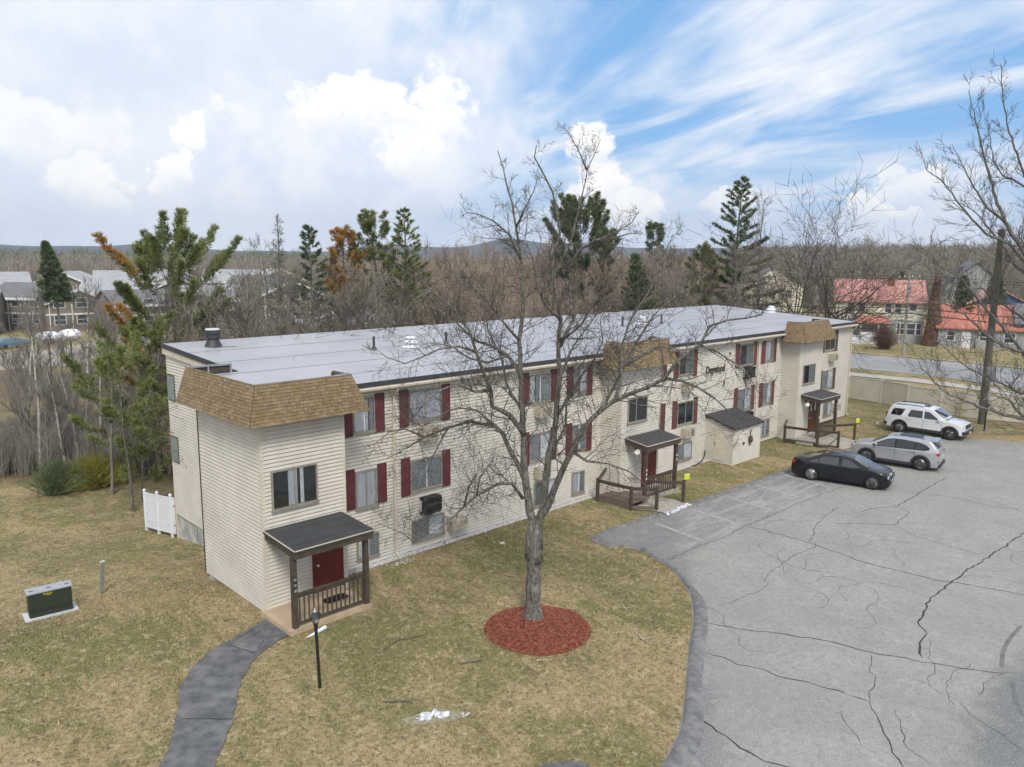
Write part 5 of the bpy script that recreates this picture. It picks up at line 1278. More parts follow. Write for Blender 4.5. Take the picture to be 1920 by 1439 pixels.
    for nm, m_, pts_, r in S.get('tubes', []):
        for sd_ in (-1, 1):
            b = MB(); b.tube([(x, y*sd_, z) for x, y, z in pts_], r, 6); b.build(nm, m_, t)
    for sd_ in (-1, 1):      # mirrors
        x, z = S['mirror']; y = wid(x, z)+.08; bm = bmesh.new(); bmesh.ops.create_icosphere(bm, subdivisions=2, radius=1, matrix=Matrix.Translation((x, sd_*y, z)) @ Matrix.Diagonal((.07, .11, .07, 1)))
        me = bpy.data.meshes.new('mirror'); bm.to_mesh(me); bm.free(); me.materials.append(MAT[S['paint']]); me.polygons.foreach_set('use_smooth', [True]*len(me.polygons)); link_mesh('mirror', me, t)
        for hx, hz_ in S['handles']: b = MB(); yy = wid(hx, hz_); b.box(hx-.09, hx+.09, *sorted((sd_*(yy-.005), sd_*(yy+.03))), hz_-.014, hz_+.014); b.build('door_handle', S.get('handle_m', S['paint']), t)
        for sx_, za, zb in S['seams']: 
            b = MB(); V = []
            for i in range(7):
                z = za+(zb-za)*i/6; V += [(sx_-.007, sd_*(wid(sx_, z)+.003), z-crown(sx_, z)*.55), (sx_+.007, sd_*(wid(sx_, z)+.003), z-crown(sx_, z)*.55)]
            b.add(V, [(2*i, 2*i+1, 2*i+3, 2*i+2) for i in range(6)]); b.build('door_seam', 'car_trim', t)
    return t
sedan = dict(W=1.81, WB=2.84, H=1.43, R=.34, rim=.245, ra=.385, z0=.19, belt=.93, tumble=.27, paint='car_black', spokes=5,
  top=[(-2.40,.30),(-2.44,.50),(-2.42,.80),(-2.36,1.00),(-2.28,1.04),(-1.80,1.09),(-1.62,1.13),(-.98,1.37),(-.62,1.42),(-.2,1.44),(.15,1.42),(.48,1.34),(1.18,1.01),(1.32,.97),(1.75,.88),(2.02,.78),(2.16,.66),(2.20,.50),(2.17,.28)],
  side_trim=[(-1.72,.96),(-1.55,1.05),(-1.0,1.31),(-.6,1.365),(.1,1.365),(.42,1.30),(1.08,.985),(1.0,.93),(-1.5,.94)],
  side_glass=[([(-1.52,.99),(-1.45,1.06),(-1.12,1.20),(-1.12,.985)],'car_glass'),([(-1.06,.985),(-1.06,1.23),(-.85,1.31),(-.5,1.335),(-.18,1.335),(-.16,.985)],'car_glass'),([(-.02,.985),(-.02,1.33),(.12,1.33),(.40,1.265),(.92,.985)],'car_glass')],
  cross=[(1.16,1.02,.76,.50,1.335,.80,'windscreen','windscreen'),(-1.60,1.13,.74,-1.0,1.365,.80,'rear_window','car_glass_dark')],
  boxes=[('tail_light','tail_light',-2.41,-2.2,.55,.80,.78,.93),('headlight','car_light',1.98,2.13,.50,.775,.60,.71),('grille','car_trim',2.12,2.205,-.32,.32,.50,.66,1),('air_intake','car_trim',2.1,2.195,-.55,.55,.28,.40,1),('number_plate','plate',2.195,2.21,-.20,.20,.40,.50,1),('fog_lamp','car_light',2.10,2.17,.58,.66,.31,.36),('number_plate','plate',-2.455,-2.44,-.24,.24,.62,.74,1)],
  mirror=(.80,1.0), handles=[(-.9,.84),(.25,.82)], handle_m='car_black', seams=[(-.09,.3,.93),(-1.0,.42,.93),(1.0,.3,.93)])
tuc = dict(W=1.85, WB=2.67, H=1.65, R=.36, rim=.255, ra=.415, z0=.24, belt=1.05, tumble=.24, paint='car_silver', spokes=5, clad=True, round=.2,
  top=[(-2.18,.34),(-2.24,.55),(-2.20,.85),(-2.12,1.10),(-2.02,1.26),(-1.78,1.53),(-1.70,1.60),(-1.2,1.65),(-.5,1.665),(.05,1.64),(.42,1.56),(1.16,1.16),(1.30,1.10),(1.75,1.04),(2.05,.94),(2.20,.80),(2.25,.58),(2.2,.34)],
  side_trim=[(-1.72,1.27),(-1.5,1.42),(-1.2,1.50),(-.4,1.55),(.1,1.54),(.42,1.46),(1.12,1.09),(1.0,1.05),(-1.45,1.12),(-1.68,1.18)],
  side_glass=[([(-1.60,1.27),(-1.38,1.42),(-1.12,1.46),(-1.0,1.145),(-1.35,1.16)],'car_glass_dark'),([(-.92,1.14),(-1.02,1.47),(-.4,1.515),(-.12,1.515),(-.10,1.11)],'car_glass_dark'),([(-.02,1.105),(-.02,1.51),(.12,1.50),(.42,1.42),(.98,1.09)],'car_glass')],
  cross=[(1.14,1.175,.77,.46,1.545,.82,'windscreen','windscreen'),(-2.06,1.22,.70,-1.80,1.51,.76,'rear_window','car_glass_dark'),(-.15,1.675,.55,-1.25,1.665,.55,'sunroof','car_trim',.004)],
  boxes=[('tail_light','tail_light',-2.19,-1.9,.52,.80,.90,1.02),('headlight','car_light',1.85,2.12,.55,.79,.84,.94),('grille','car_trim',2.16,2.26,-.48,.48,.58,.84,1),('bumper_trim','car_cladding',-2.26,-2.0,-.72,.72,.28,.44,1),('bumper_trim','car_cladding',2.05,2.26,-.7,.7,.30,.44,1),('number_plate','plate',-2.235,-2.21,-.24,.24,.68,.80,1),('fog_lamp','car_light',2.08,2.18,.55,.7,.55,.62),('reflector','tail_light',-2.2,-2.08,.6,.78,.56,.60),('spoiler','car_silver',-1.98,-1.72,-.62,.62,1.565,1.60,1)],
  tubes=[('roof_rail','car_trim',[(-1.4,.60,1.665),(-1.25,.61,1.70),(-.2,.63,1.715),(.1,.63,1.67)],.018)],
  mirror=(.88,1.13), handles=[(-.95,.98),(.15,.96)], handle_m='car_silver', seams=[(-.05,.35,1.05),(-1.02,.55,1.08),(1.0,.35,1.05)])
exp_ = dict(W=1.87, WB=2.92, H=1.82, R=.38, rim=.225, ra=.44, z0=.36, belt=1.13, tumble=.17, paint='car_white', spokes=6, clad=True, round=.12,
  top=[(-2.34,.46),(-2.40,.62),(-2.38,.95),(-2.33,1.15),(-2.12,1.66),(-2.02,1.76),(-1.5,1.80),(-.6,1.82),(.1,1.80),(.38,1.74),(1.05,1.24),(1.2,1.17),(1.75,1.11),(2.12,1.02),(2.22,.90),(2.25,.62),(2.2,.42)],
  side_trim=[(-2.12,1.16),(-1.98,1.52),(-1.92,1.60),(-.98,1.63),(-.94,1.63),(.30,1.63),(.98,1.18),(.9,1.14),(-2.0,1.14)], trim_m='car_white',
  side_glass=[([(-2.06,1.18),(-1.94,1.50),(-1.86,1.60),(-1.20,1.62),(-1.36,1.26),(-1.46,1.17)],'car_glass_dark'),([(-.98,1.17),(-1.02,1.24),(-.88,1.58),(-.84,1.61),(-.17,1.61),(-.14,1.17)],'car_glass_dark'),([(-.05,1.17),(-.07,1.61),(.22,1.60),(.84,1.18)],'car_glass_dark')],
  cross=[(1.02,1.26,.76,.42,1.70,.78,'windscreen','windscreen'),(-2.30,1.20,.70,-2.14,1.60,.72,'rear_window','car_glass_dark'),(.05,1.815,.42,-.3,1.825,.42,'sunroof','car_trim',.004)],
  boxes=[('tail_light','tail_light',-2.37,-2.22,.70,.83,.98,1.28),('headlight','car_light',2.02,2.2,.56,.835,.78,.96),('grille','car_trim',2.2,2.27,-.46,.46,.76,.98,1),('bumper_trim','car_cladding',2.0,2.36,-.84,.84,.42,.62,1),('bumper_trim','car_cladding',-2.48,-2.15,-.84,.84,.46,.64,1),('running_board','car_cladding',-.95,.95,.86,.97,.36,.41),('number_plate','plate',2.36,2.375,-.17,.17,.46,.58,1),('cowl','car_trim',1.02,1.22,-.7,.7,1.17,1.205,1),('badge','car_trim',.66,.86,.945,.948,.98,1.01)],
  tubes=[('roof_rail','car_trim',[(-1.9,.62,1.74),(-1.75,.64,1.83),(-.5,.66,1.86),(-.2,.66,1.80)],.026)],
  mirror=(.82,1.2), handles=[(-.85,1.02),(.1,1.02)], handle_m='car_white', seams=[(-.11,.5,1.13),(-1.08,.85,1.13),(.98,.5,1.13)])
def place_car(name, label, cat, rear, front, spec, side):
    r_, f_ = Vector(rear), Vector(front); d = (f_-r_).normalized(); left = Vector((-d.y, d.x)); mid_ = (r_+f_)/2 - left*side*(spec['W']/2-.02)
    return make_car(name, label, cat, mid_, math.atan2(d.y, d.x), spec)
place_car('sedan', 'glossy black four door sedan, nearest of the three parked cars', 'car', (26.92,-4.66), (27.53,-7.52), sedan, -1)
place_car('compact_suv', 'silver compact SUV with dark roof panel parked nose in between the black and white cars', 'car', (32.97,-7.82), (32.56,-5.15), tuc, 1)
place_car('suv', 'boxy white SUV with grey wheel arches and roof rails, farthest of the three parked cars', 'car', (41.66,-3.55), (41.78,-6.48), exp_, -1)
# ------------------------------------------------------------------ trees
def rand_perp(d, rnd):
    v = Vector((rnd.gauss(0, 1), rnd.gauss(0, 1), rnd.gauss(0, 1))); v -= d*v.dot(d)
    return v.normalized() if v.length > 1e-6 else Vector((1, 0, 0))
def grow(b, p, d, L, r, depth, rnd, o):
    """one branch and its side shoots; o: options. b is a dict of mesh builders by level"""
    n = 5 if depth > 1 else (4 if depth == 1 else 3)
    P = [p.copy()]; R = [r]; q = p.copy(); dd = d.copy()
    for i in range(n):
        dd = (dd + rand_perp(dd, rnd)*o['wob'] + Vector((0, 0, o['up']*(1 if dd.z > -.3 else 1.5)))).normalized()
        q = q + dd*(L/n); P.append(q.copy()); R.append(r*(1-(i+1)/n*.72) if depth else r*(1-(i+1)/n*.8))
    tgt = b['limb'] if (r > o['fine']) else b['twig']
    tgt.tube(P, R, (6 if r > .06 else 4) if r > o['fine'] else 3, cap=False)
    if depth <= 0: return
    k = o['kids'][min(depth, len(o['kids'])-1)]
    k = int(k*L/o['len0'][depth]) + rnd.randint(0, 1) if o.get('len0') else k
    for j in range(max(1, k)):
        t = rnd.uniform(.18, 1.0) if j else 1.0; i = min(n-1, int(t*n)); f = t*n-i
        sp_ = P[i].lerp(P[i+1], f) if i < n else P[-1]; ax_ = (P[min(i+1, n)]-P[i]).normalized()
        ang = math.radians(rnd.uniform(*o['ang'])); nd = (ax_*math.cos(ang) + rand_perp(ax_, rnd)*math.sin(ang)).normalized()
        grow(b, sp_, nd, L*rnd.uniform(*o['lr']), max(R[min(i, n)]*rnd.uniform(.45, .62), o['rmin']), depth-1, rnd, o)
def side_shoots(b, pts, r0, r1, rnd, o, every, L, depth, start=.15):
    P = [Vector(p) for p in pts]; acc = 0.0; tot = sum((P[i+1]-P[i]).length for i in range(len(P)-1)); s_ = 0.0; nxt = tot*start
    for i in range(len(P)-1):
        seg = (P[i+1]-P[i]); l = seg.length; d = seg.normalized()
        while s_ + l > nxt:
            t = (nxt-s_)/l; u = nxt/tot; rr_ = (r0+(r1-r0)*u)
            ang = math.radians(rnd.uniform(35, 75)); nd = (d*math.cos(ang)+rand_perp(d, rnd)*math.sin(ang)); nd.z += .12; nd.normalize()
            grow(b, P[i]+seg*t, nd, L*rnd.uniform(.5, 1.25)*(1-.5*u)*(1 if P[i].z < 11.5 else .55), max(min(rr_*.45, .022), o['rmin']), depth, rnd, o)
            nxt += every*rnd.uniform(.6, 1.4)
        s_ += l
def limb_path(pts, rnd, jit):
    """rounder path through the given points with knuckles"""
    P = [Vector(p) for p in pts]; out = [P[0]]
    for i in range(len(P)-1):
        a, c = P[i], P[i+1]; n = max(1, int((c-a).length/.35))
        for k in range(1, n): out.append(a.lerp(c, k/n) + Vector((rnd.uniform(-jit, jit), rnd.uniform(-jit, jit), rnd.uniform(-jit, jit))))
        out.append(c)
    return out
MAIN=[(0.24,0.19,[[5.76,-5.95,-0.05],[5.74,-5.93,0.75],[5.76,-5.95,1.79],[5.77,-5.96,2.81],[5.78,-5.97,3.06]]),(0.15,0.012,[[5.77,-5.96,2.97],[5.65,-5.84,3.48],[5.65,-5.57,4.96],[5.69,-5.46,6.47],[5.76,-5.26,7.78],[5.8,-5.16,8.57],[5.95,-5.16,9.4],[5.97,-5.04,10.97],[5.93,-4.86,11.9],[5.91,-4.7,12.63],[5.71,-4.51,13.65],[5.6,-4.4,14.1]]),(0.15,0.012,[[5.78,-5.97,3.01],[5.85,-6.18,3.51],[5.73,-6.48,5.03],[5.75,-6.77,6.51],[5.66,-6.97,7.72],[5.54,-6.99,8.74],[5.51,-7.1,9.35],[5.34,-6.94,10.51],[5.28,-6.88,10.87],[5.39,-7.12,11.66],[5.33,-7.06,12.22],[5.15,-7.03,12.8],[4.86,-6.89,13.34],[4.73,-6.76,13.66],[4.77,-6.8,13.97]]),(0.13,0.02,[[5.85,-6.03,3.23],[5.89,-6.36,3.71],[5.85,-6.87,4.77],[5.87,-7.31,5.58],[5.89,-7.61,6.25],[6.0,-8.13,6.83],[6.16,-8.56,7.22],[6.45,-9.4,7.63],[6.62,-9.84,7.92],[6.64,-10.14,8.37],[6.78,-10.41,8.64],[6.92,-10.68,8.86],[6.89,-10.94,9.36],[7.05,-11.37,9.54],[7.29,-11.74,9.6],[7.48,-12.06,9.7]]),(0.05,0.01,[[6.62,-9.84,7.92],[6.7,-10.34,7.9],[6.75,-10.8,7.77],[6.88,-11.2,7.54],[7.01,-11.61,7.2],[7.18,-11.91,6.74]]),(0.05,0.01,[[6.16,-8.56,7.22],[6.36,-8.61,7.94],[6.49,-8.46,8.65],[6.79,-8.48,9.3],[7.3,-8.69,10.09],[7.63,-8.87,10.82],[7.92,-9.01,11.7]]),(0.06,0.01,[[5.89,-7.61,6.25],[6.47,-7.88,6.86],[6.98,-8.11,7.82],[7.58,-8.12,8.66],[8.36,-8.32,9.56],[8.9,-8.57,10.0],[9.28,-8.8,10.2],[9.67,-9.03,10.63]]),(0.045,0.008,[[6.42,-8.54,8.08],[6.7,-8.95,8.39],[6.98,-9.35,8.7],[7.17,-9.82,8.65],[7.22,-10.14,8.32]]),(0.04,0.008,[[6.92,-10.68,8.86],[7.06,-11.1,8.71],[7.19,-11.5,8.46],[7.26,-11.85,8.22],[7.43,-12.15,7.7]]),(0.06,0.008,[[5.57,-5.62,3.86],[5.05,-5.68,4.44],[4.41,-5.75,4.57],[3.57,-5.78,4.4],[3.03,-5.81,4.17],[2.51,-5.87,3.94],[2.01,-5.81,3.69],[1.52,-5.61,3.51],[1.18,-5.55,3.83],[0.87,-5.39,4.01],[0.52,-5.33,4.23]]),(0.03,0.006,[[3.57,-5.78,4.4],[3.57,-5.92,4.98],[3.7,-6.05,5.21],[3.71,-6.33,4.65],[3.8,-6.56,4.23]]),(0.03,0.006,[[3.06,-5.84,4.22],[3.1,-6.02,4.86],[3.17,-6.23,5.22],[3.05,-6.25,4.47],[2.86,-6.07,3.78]]),(0.09,0.01,[[5.62,-5.67,4.44],[5.57,-5.07,5.21],[5.54,-4.76,5.72],[5.49,-4.44,5.94],[5.2,-3.6,5.97],[4.84,-2.98,5.7],[4.44,-2.31,5.35],[4.05,-1.79,4.94],[3.67,-1.29,4.59]]),(0.04,0.008,[[5.49,-4.44,5.94],[5.04,-4.15,6.41],[4.51,-3.9,6.53],[3.98,-3.53,6.26],[3.57,-3.28,5.99],[3.22,-3.08,6.17],[2.94,-2.94,6.59]]),(0.035,0.006,[[4.84,-2.98,5.7],[4.41,-2.84,4.93],[3.99,-2.71,4.47],[3.68,-2.55,4.06]]),(0.035,0.006,[[4.44,-2.31,5.35],[3.94,-1.96,5.63],[3.57,-1.61,5.54],[3.2,-1.25,5.1]]),(0.09,0.01,[[5.66,-5.57,5.81],[5.22,-5.42,6.42],[4.56,-5.35,6.77],[4.46,-5.39,7.25],[4.18,-5.4,7.79],[3.83,-5.47,8.43],[3.62,-5.42,9.04],[3.18,-5.27,9.64],[2.64,-5.02,10.14],[2.22,-4.76,10.5],[1.88,-4.57,10.78],[1.79,-4.61,11.24]]),(0.05,0.008,[[4.46,-5.39,7.25],[3.86,-5.37,7.29],[3.29,-5.23,7.56],[2.73,-5.11,7.38],[2.35,-4.88,6.95],[2.08,-4.76,6.6]]),(0.04,0.008,[[3.83,-5.47,8.43],[3.22,-5.44,8.63],[2.66,-5.32,8.59],[2.12,-5.21,8.4],[1.75,-4.99,8.24],[1.34,-4.74,8.42],[1.08,-4.63,8.64]]),(0.04,0.008,[[2.64,-5.02,10.14],[2.27,-4.8,9.93],[1.95,-4.63,9.51],[1.68,-4.51,9.02]]),(0.06,0.008,[[5.76,-5.26,7.62],[5.71,-4.79,8.11],[5.59,-4.26,8.34],[5.42,-3.67,8.47],[5.1,-2.95,9.1],[4.87,-2.31,9.49],[4.7,-1.87,9.97]]),(0.04,0.008,[[5.71,-4.79,8.11],[5.41,-4.22,7.86],[5.13,-3.67,7.96],[4.79,-3.07,8.38],[4.44,-2.45,8.27]]),(0.05,0.008,[[5.82,-5.18,8.57],[5.22,-5.01,9.22],[4.68,-4.9,9.86],[4.22,-4.74,10.32],[3.76,-4.57,10.47],[3.2,-4.31,10.4],[2.82,-4.08,10.55]]),(0.045,0.006,[[5.97,-5.04,10.97],[5.51,-5.01,11.69],[5.04,-4.84,12.06],[4.63,-4.72,12.22],[4.29,-4.53,12.29],[4.09,-4.47,12.55]]),(0.035,0.006,[[5.93,-4.86,11.9],[5.98,-5.19,12.46],[6.07,-5.42,12.91],[6.11,-5.59,13.35]]),(0.06,0.007,[[5.58,-7.02,8.59],[6.06,-7.07,9.32],[6.14,-6.88,9.9],[6.18,-6.63,10.49],[6.16,-6.47,10.94],[6.62,-6.5,11.7],[6.8,-6.53,12.38],[6.99,-6.58,13.13],[7.04,-6.63,13.57],[7.25,-6.7,13.96],[7.37,-6.81,14.37]]),(0.025,0.005,[[7.02,-6.61,13.5],[6.88,-6.48,13.94],[6.66,-6.4,14.29],[6.49,-6.24,14.65]]),(0.05,0.008,[[6.18,-6.63,10.49],[6.21,-7.08,11.24],[6.37,-7.52,11.51],[6.68,-8.1,11.79],[6.86,-8.4,11.99],[6.9,-8.58,12.27]]),(0.03,0.006,[[6.37,-7.52,11.51],[6.58,-8.0,11.58],[6.79,-8.47,11.71],[7.0,-8.81,11.68]]),(0.05,0.008,[[5.75,-6.77,6.51],[5.91,-7.35,7.54],[5.92,-7.91,8.2],[5.89,-8.3,8.83],[5.75,-8.3,9.41],[5.86,-8.55,9.99]]),(0.05,0.008,[[5.73,-6.48,5.03],[6.17,-6.34,5.46],[6.68,-6.29,6.02],[6.85,-6.17,6.64],[7.33,-6.22,7.25],[7.7,-6.3,7.88],[8.46,-6.61,8.34]]),(0.045,0.008,[[5.87,-7.31,5.58],[5.94,-7.79,5.38],[6.06,-8.46,5.42],[6.25,-9.06,5.28],[6.43,-9.38,5.01],[6.49,-9.71,4.7]]),(0.05,0.008,[[5.51,-7.1,9.35],[4.88,-7.05,9.81],[4.58,-7.03,10.38],[4.38,-7.12,10.95],[4.15,-7.04,11.5],[4.12,-7.15,12.17]]),(0.045,0.007,[[5.54,-6.99,8.74],[5.54,-7.82,9.25],[5.45,-8.43,9.99],[5.41,-8.81,10.56],[5.63,-9.3,10.97]]),(0.05,0.008,[[5.69,-5.46,6.47],[5.75,-4.69,7.23],[5.97,-4.21,7.98],[5.95,-3.63,8.76],[6.02,-3.29,9.58],[5.92,-2.77,10.23]]),(0.045,0.007,[[5.66,-6.97,7.72],[6.52,-6.68,8.49],[7.46,-6.48,9.05],[8.25,-6.41,9.81],[8.97,-6.55,10.29]])]
RIGHT=[(0.42,0.33,[[50.64,-11.45,-3.36],[50.08,-10.91,1.8],[49.57,-10.42,5.95]]),(0.26,0.02,[[49.6,-10.44,5.61],[48.36,-9.25,8.64],[47.16,-8.09,11.52],[46.69,-6.94,13.43],[46.53,-6.36,14.92],[46.2,-5.77,16.79],[46.08,-5.38,18.1],[45.83,-5.14,19.16],[45.58,-4.76,20.45],[45.48,-4.52,21.42]]),(0.16,0.015,[[48.36,-9.25,8.64],[46.89,-8.52,10.64],[45.3,-7.69,12.02],[43.83,-6.82,12.54],[42.54,-6.13,13.62],[41.68,-5.58,14.53],[41.04,-4.95,15.6],[40.13,-4.35,16.19],[39.72,-4.1,17.23]]),(0.2,0.02,[[50.08,-10.91,1.8],[47.58,-9.88,4.02],[45.73,-8.94,5.43],[43.94,-7.76,7.42],[42.72,-6.99,8.72],[41.64,-6.23,9.99],[40.47,-5.52,10.62],[39.63,-4.98,11.54]]),(0.2,0.02,[[50.32,-11.14,-0.31],[48.08,-10.37,0.95],[45.68,-9.44,1.31],[44.77,-8.84,1.51],[43.29,-7.96,1.98],[41.82,-7.1,2.57],[40.68,-6.42,3.11],[39.85,-5.89,3.78],[39.05,-5.4,4.67],[38.8,-5.3,5.1]]),(0.12,0.015,[[50.14,-10.97,1.1],[48.29,-9.88,2.58],[46.6,-8.94,2.72],[45.01,-8.24,3.42],[43.81,-7.63,3.94],[42.61,-6.89,4.5],[41.39,-6.13,5.51],[40.55,-5.6,6.17],[40.02,-5.36,7.47]]),(0.2,0.02,[[49.57,-10.42,5.95],[49.62,-9.78,9.3],[49.2,-8.67,12.64],[48.71,-7.78,15.3],[48.18,-6.99,17.28],[47.76,-6.31,19.25],[47.48,-5.9,21.2],[47.24,-5.66,23.11]]),(0.15,0.02,[[48.36,-9.25,8.64],[48.81,-8.29,9.95],[48.59,-7.39,10.61],[48.43,-6.54,11.97],[47.96,-5.8,12.99],[47.59,-5.03,14.02],[47.12,-4.16,14.71]]),(0.18,0.02,[[49.57,-10.42,5.95],[48.31,-10.59,9.36],[47.63,-10.63,12.9],[46.3,-10.04,15.97],[45.81,-9.56,19.0],[44.7,-8.77,21.33],[43.71,-8.09,22.44]]),(0.13,0.02,[[49.9,-10.73,3.89],[49.77,-9.22,5.83],[49.36,-7.99,7.16],[48.73,-6.83,8.17],[47.98,-5.68,9.19],[47.06,-4.38,8.99],[46.29,-3.36,8.44]]),(0.12,0.02,[[45.73,-8.94,5.43],[44.14,-8.24,5.82],[42.8,-7.35,6.81],[41.59,-6.74,7.8],[40.31,-5.92,8.44],[38.83,-4.91,8.75]]),(0.1,0.012,[[46.69,-6.94,13.43],[45.27,-6.27,14.21],[44.11,-5.56,15.78],[43.33,-5.08,17.01],[42.7,-4.75,17.92]]),(0.08,0.012,[[48.71,-7.78,15.3],[47.59,-7.11,15.92],[46.74,-6.57,16.22],[46.01,-6.14,17.16],[45.7,-5.98,18.42],[45.18,-5.62,19.82]]),(0.2,0.02,[[49.57,-10.42,5.95],[50.78,-11.59,8.67],[51.46,-12.25,11.67],[51.59,-12.37,15.25],[50.79,-11.59,18.73]]),(0.1,0.012,[[45.68,-9.44,1.31],[44.29,-8.8,2.57],[42.99,-8.24,2.98],[42.01,-7.7,2.37]])]
# the tree in front
rnd = random.Random(5)
t = empty('bare_tree', (5.76, -5.95, 0)); tag(t, 'large leafless forked tree standing in the red mulch ring in front of the building', 'tree'); TI = Matrix.Translation((-5.76, 5.95, 0))
opt = dict(wob=.19, up=.045, fine=.012, kids=[0, 4, 5, 5], ang=(25, 70), lr=(.45, .75), rmin=.0052)
tb = MB()
r0, r1, pts = MAIN[0]
TP = [(5.76,-5.95,-.1), (5.76,-5.95,.05), (5.757,-5.948,.2), (5.755,-5.945,.4)] + [(5.75+.012*math.sin(k*1.3), -5.94+.01*math.cos(k*1.7), .4+.2*k) for k in range(1, 13)] + [(5.78,-5.96,3.0), (5.78,-5.96,3.25)]
tb.tube(TP, [.46,.37,.29,.25]+[.232-.002*k for k in range(1, 9)]+[.222,.232,.245,.25,.22,.06], 22)
tb.v = [(lambda p, a: (p[0]+math.cos(a)*q_, p[1]+math.sin(a)*q_, p[2]))(v, math.atan2(v[1]+5.95, v[0]-5.76)) if (q_ := .022*mnoise.noise(Vector((math.cos(math.atan2(v[1]+5.95, v[0]-5.76))*3.2, math.sin(math.atan2(v[1]+5.95, v[0]-5.76))*3.2, v[2]*.9)))+.028*mnoise.noise(Vector((v[0]*2, v[1]*2, v[2]*2.5)))) or True else v for v in tb.v]
to = tb.build('trunk', 'bark', t, True); to.matrix_parent_inverse = TI
br = dict(limb=MB(), twig=MB())
for bi_, (r0, r1, pts) in enumerate(MAIN[1:]):
    if bi_ < 3: pts = [[(5.69,-5.87,2.0), (5.80,-6.03,1.9), (5.86,-6.0,2.3)][bi_]] + pts
    P = limb_path(pts, rnd, .025); n = len(P)
    br['limb'].tube(P, [r0*(1-(i/(n-1))**.8)+r1*(i/(n-1))**.8 + (.35*r0*max(0, 1-i/2.5) if r0 > .1 else 0) for i in range(n)], 9 if r0 > .08 else 6)
    big = r0 > .1
    side_shoots(br, P, r0, r1, rnd, opt, .20 if not big else .30, 1.12 if not big else 1.4, 2, .08 if not big else .25)
o = br['limb'].build('limbs', 'bark', t, True); o.matrix_parent_inverse = TI
o = br['twig'].build('twigs', 'twig', t); o.matrix_parent_inverse = TI
# bird nest tangle of the left limb
# tree at the right edge
t = empty('bare_tree', (50.6, -11.4, 0)); tag(t, 'big leafless tree reaching in from the right edge over the road and the timber pole', 'tree'); TI = Matrix.Translation((-50.6, 11.4, 0))
rnd = random.Random(9); br = dict(limb=MB(), twig=MB()); opt2 = dict(wob=.12, up=.07, fine=.02, kids=[0, 4, 4, 4], ang=(15, 45), lr=(.5, .8), rmin=.011)
RIGHT[0][2][0][2] = -.1
tb = MB(); tb.tube([RIGHT[0][2][0], (50.5,-11.3,.8)] + RIGHT[0][2][1:], [.62, .46, .42, .36], 14); o = tb.build('trunk', 'bark', t, True); o.matrix_parent_inverse = TI
for r0, r1, pts in RIGHT[1:]:
    P = limb_path(pts, rnd, .05); n = len(P)
    br['limb'].tube(P, [r0*(1-(i/(n-1))**.8)+r1*(i/(n-1))**.8 for i in range(n)], 7)
    side_shoots(br, P, r0, r1, rnd, opt2, .45, 2.6, 2, .12)
o = br['limb'].build('limbs', 'bark', t, True); o.matrix_parent_inverse = TI
o = br['twig'].build('twigs', 'twig', t); o.matrix_parent_inverse = TI

def bare_proto(seed, H, spread, kind):
    """meshes of a leafless tree of height H"""
    rnd = random.Random(seed); b = dict(limb=MB(), twig=MB()); trunk = MB()
    r = H*.011
    o = dict(wob=.10, up=.06, fine=.001, kids=[0, 3, 4, 4, 5], ang=(18, 48), lr=(.42, .7), rmin=.012)
    if kind == 'slender': o['ang'] = (12, 32); o['up'] = .1
    if kind == 'spreading': o['ang'] = (28, 60); o['up'] = .03
    n = 9; P = []; q = Vector((0, 0, -.3)); d = Vector((rnd.uniform(-.06, .06), rnd.uniform(-.06, .06), 1))
    top = .92 if kind != 'spreading' else .45
    for i in range(n+1):
        P.append(q.copy()); d = (d+rand_perp(d, rnd)*.05).normalized(); q = q + d*(H*top/n)
    R = [r*(1-.85*i/n) if kind != 'spreading' else r*(1.15-.5*i/n) for i in range(n+1)]; R[0] *= 1.35
    trunk.tube(P, R, 6)
    nb = {'slender': 26, 'upright': 22, 'spreading': 15}[kind]
    for j in range(nb):
        tt = rnd.uniform(.22, 1) if kind != 'spreading' else rnd.uniform(.35, 1); i = min(n-1, int(tt*n)); p = P[i].lerp(P[i+1], tt*n-i)
        a = rnd.uniform(0, 6.283); el = math.radians(rnd.uniform(25, 65) if kind != 'spreading' else rnd.uniform(22, 70)); dd = Vector((math.cos(a)*math.cos(el), math.sin(a)*math.cos(el), math.sin(el)))
        L = spread*(1.15-tt*.75)*rnd.uniform(.7, 1.15) if kind != 'spreading' else H*.5*rnd.uniform(.7, 1.1)
        grow(b, p, dd, L, max(.02, R[i]*rnd.uniform(.35, .6)), 3, rnd, o)
    b['limb'].add(b['twig'].v, b['twig'].f)
    return trunk.mesh('bare_trunk', 'far_bark'), b['limb'].mesh('bare_crown', 'far_twig')
PROTO = [bare_proto(31, 13, 3.2, 'upright'), bare_proto(32, 14, 3.0, 'upright'), bare_proto(33, 12, 2.4, 'slender'), bare_proto(34, 15, 3.4, 'upright'), bare_proto(35, 11, 3.4, 'spreading'), bare_proto(36, 13, 2.6, 'slender'), bare_proto(37, 12, 4, 'spreading')]
PH = [13, 14, 12, 15, 11, 13, 12]
def recol(me, m):
    c = me.copy(); c.materials.clear(); c.materials.append(MAT[m]); return c
CROWN = {m: [recol(p[1], m) for p in PROTO] for m in ('far_twig', 'far_twig_brown', 'grey_twig', 'twig')}
BIRCH = [recol(p[0], 'birch_bark') for p in PROTO]
DARK = [recol(p[0], 'bark') for p in PROTO]
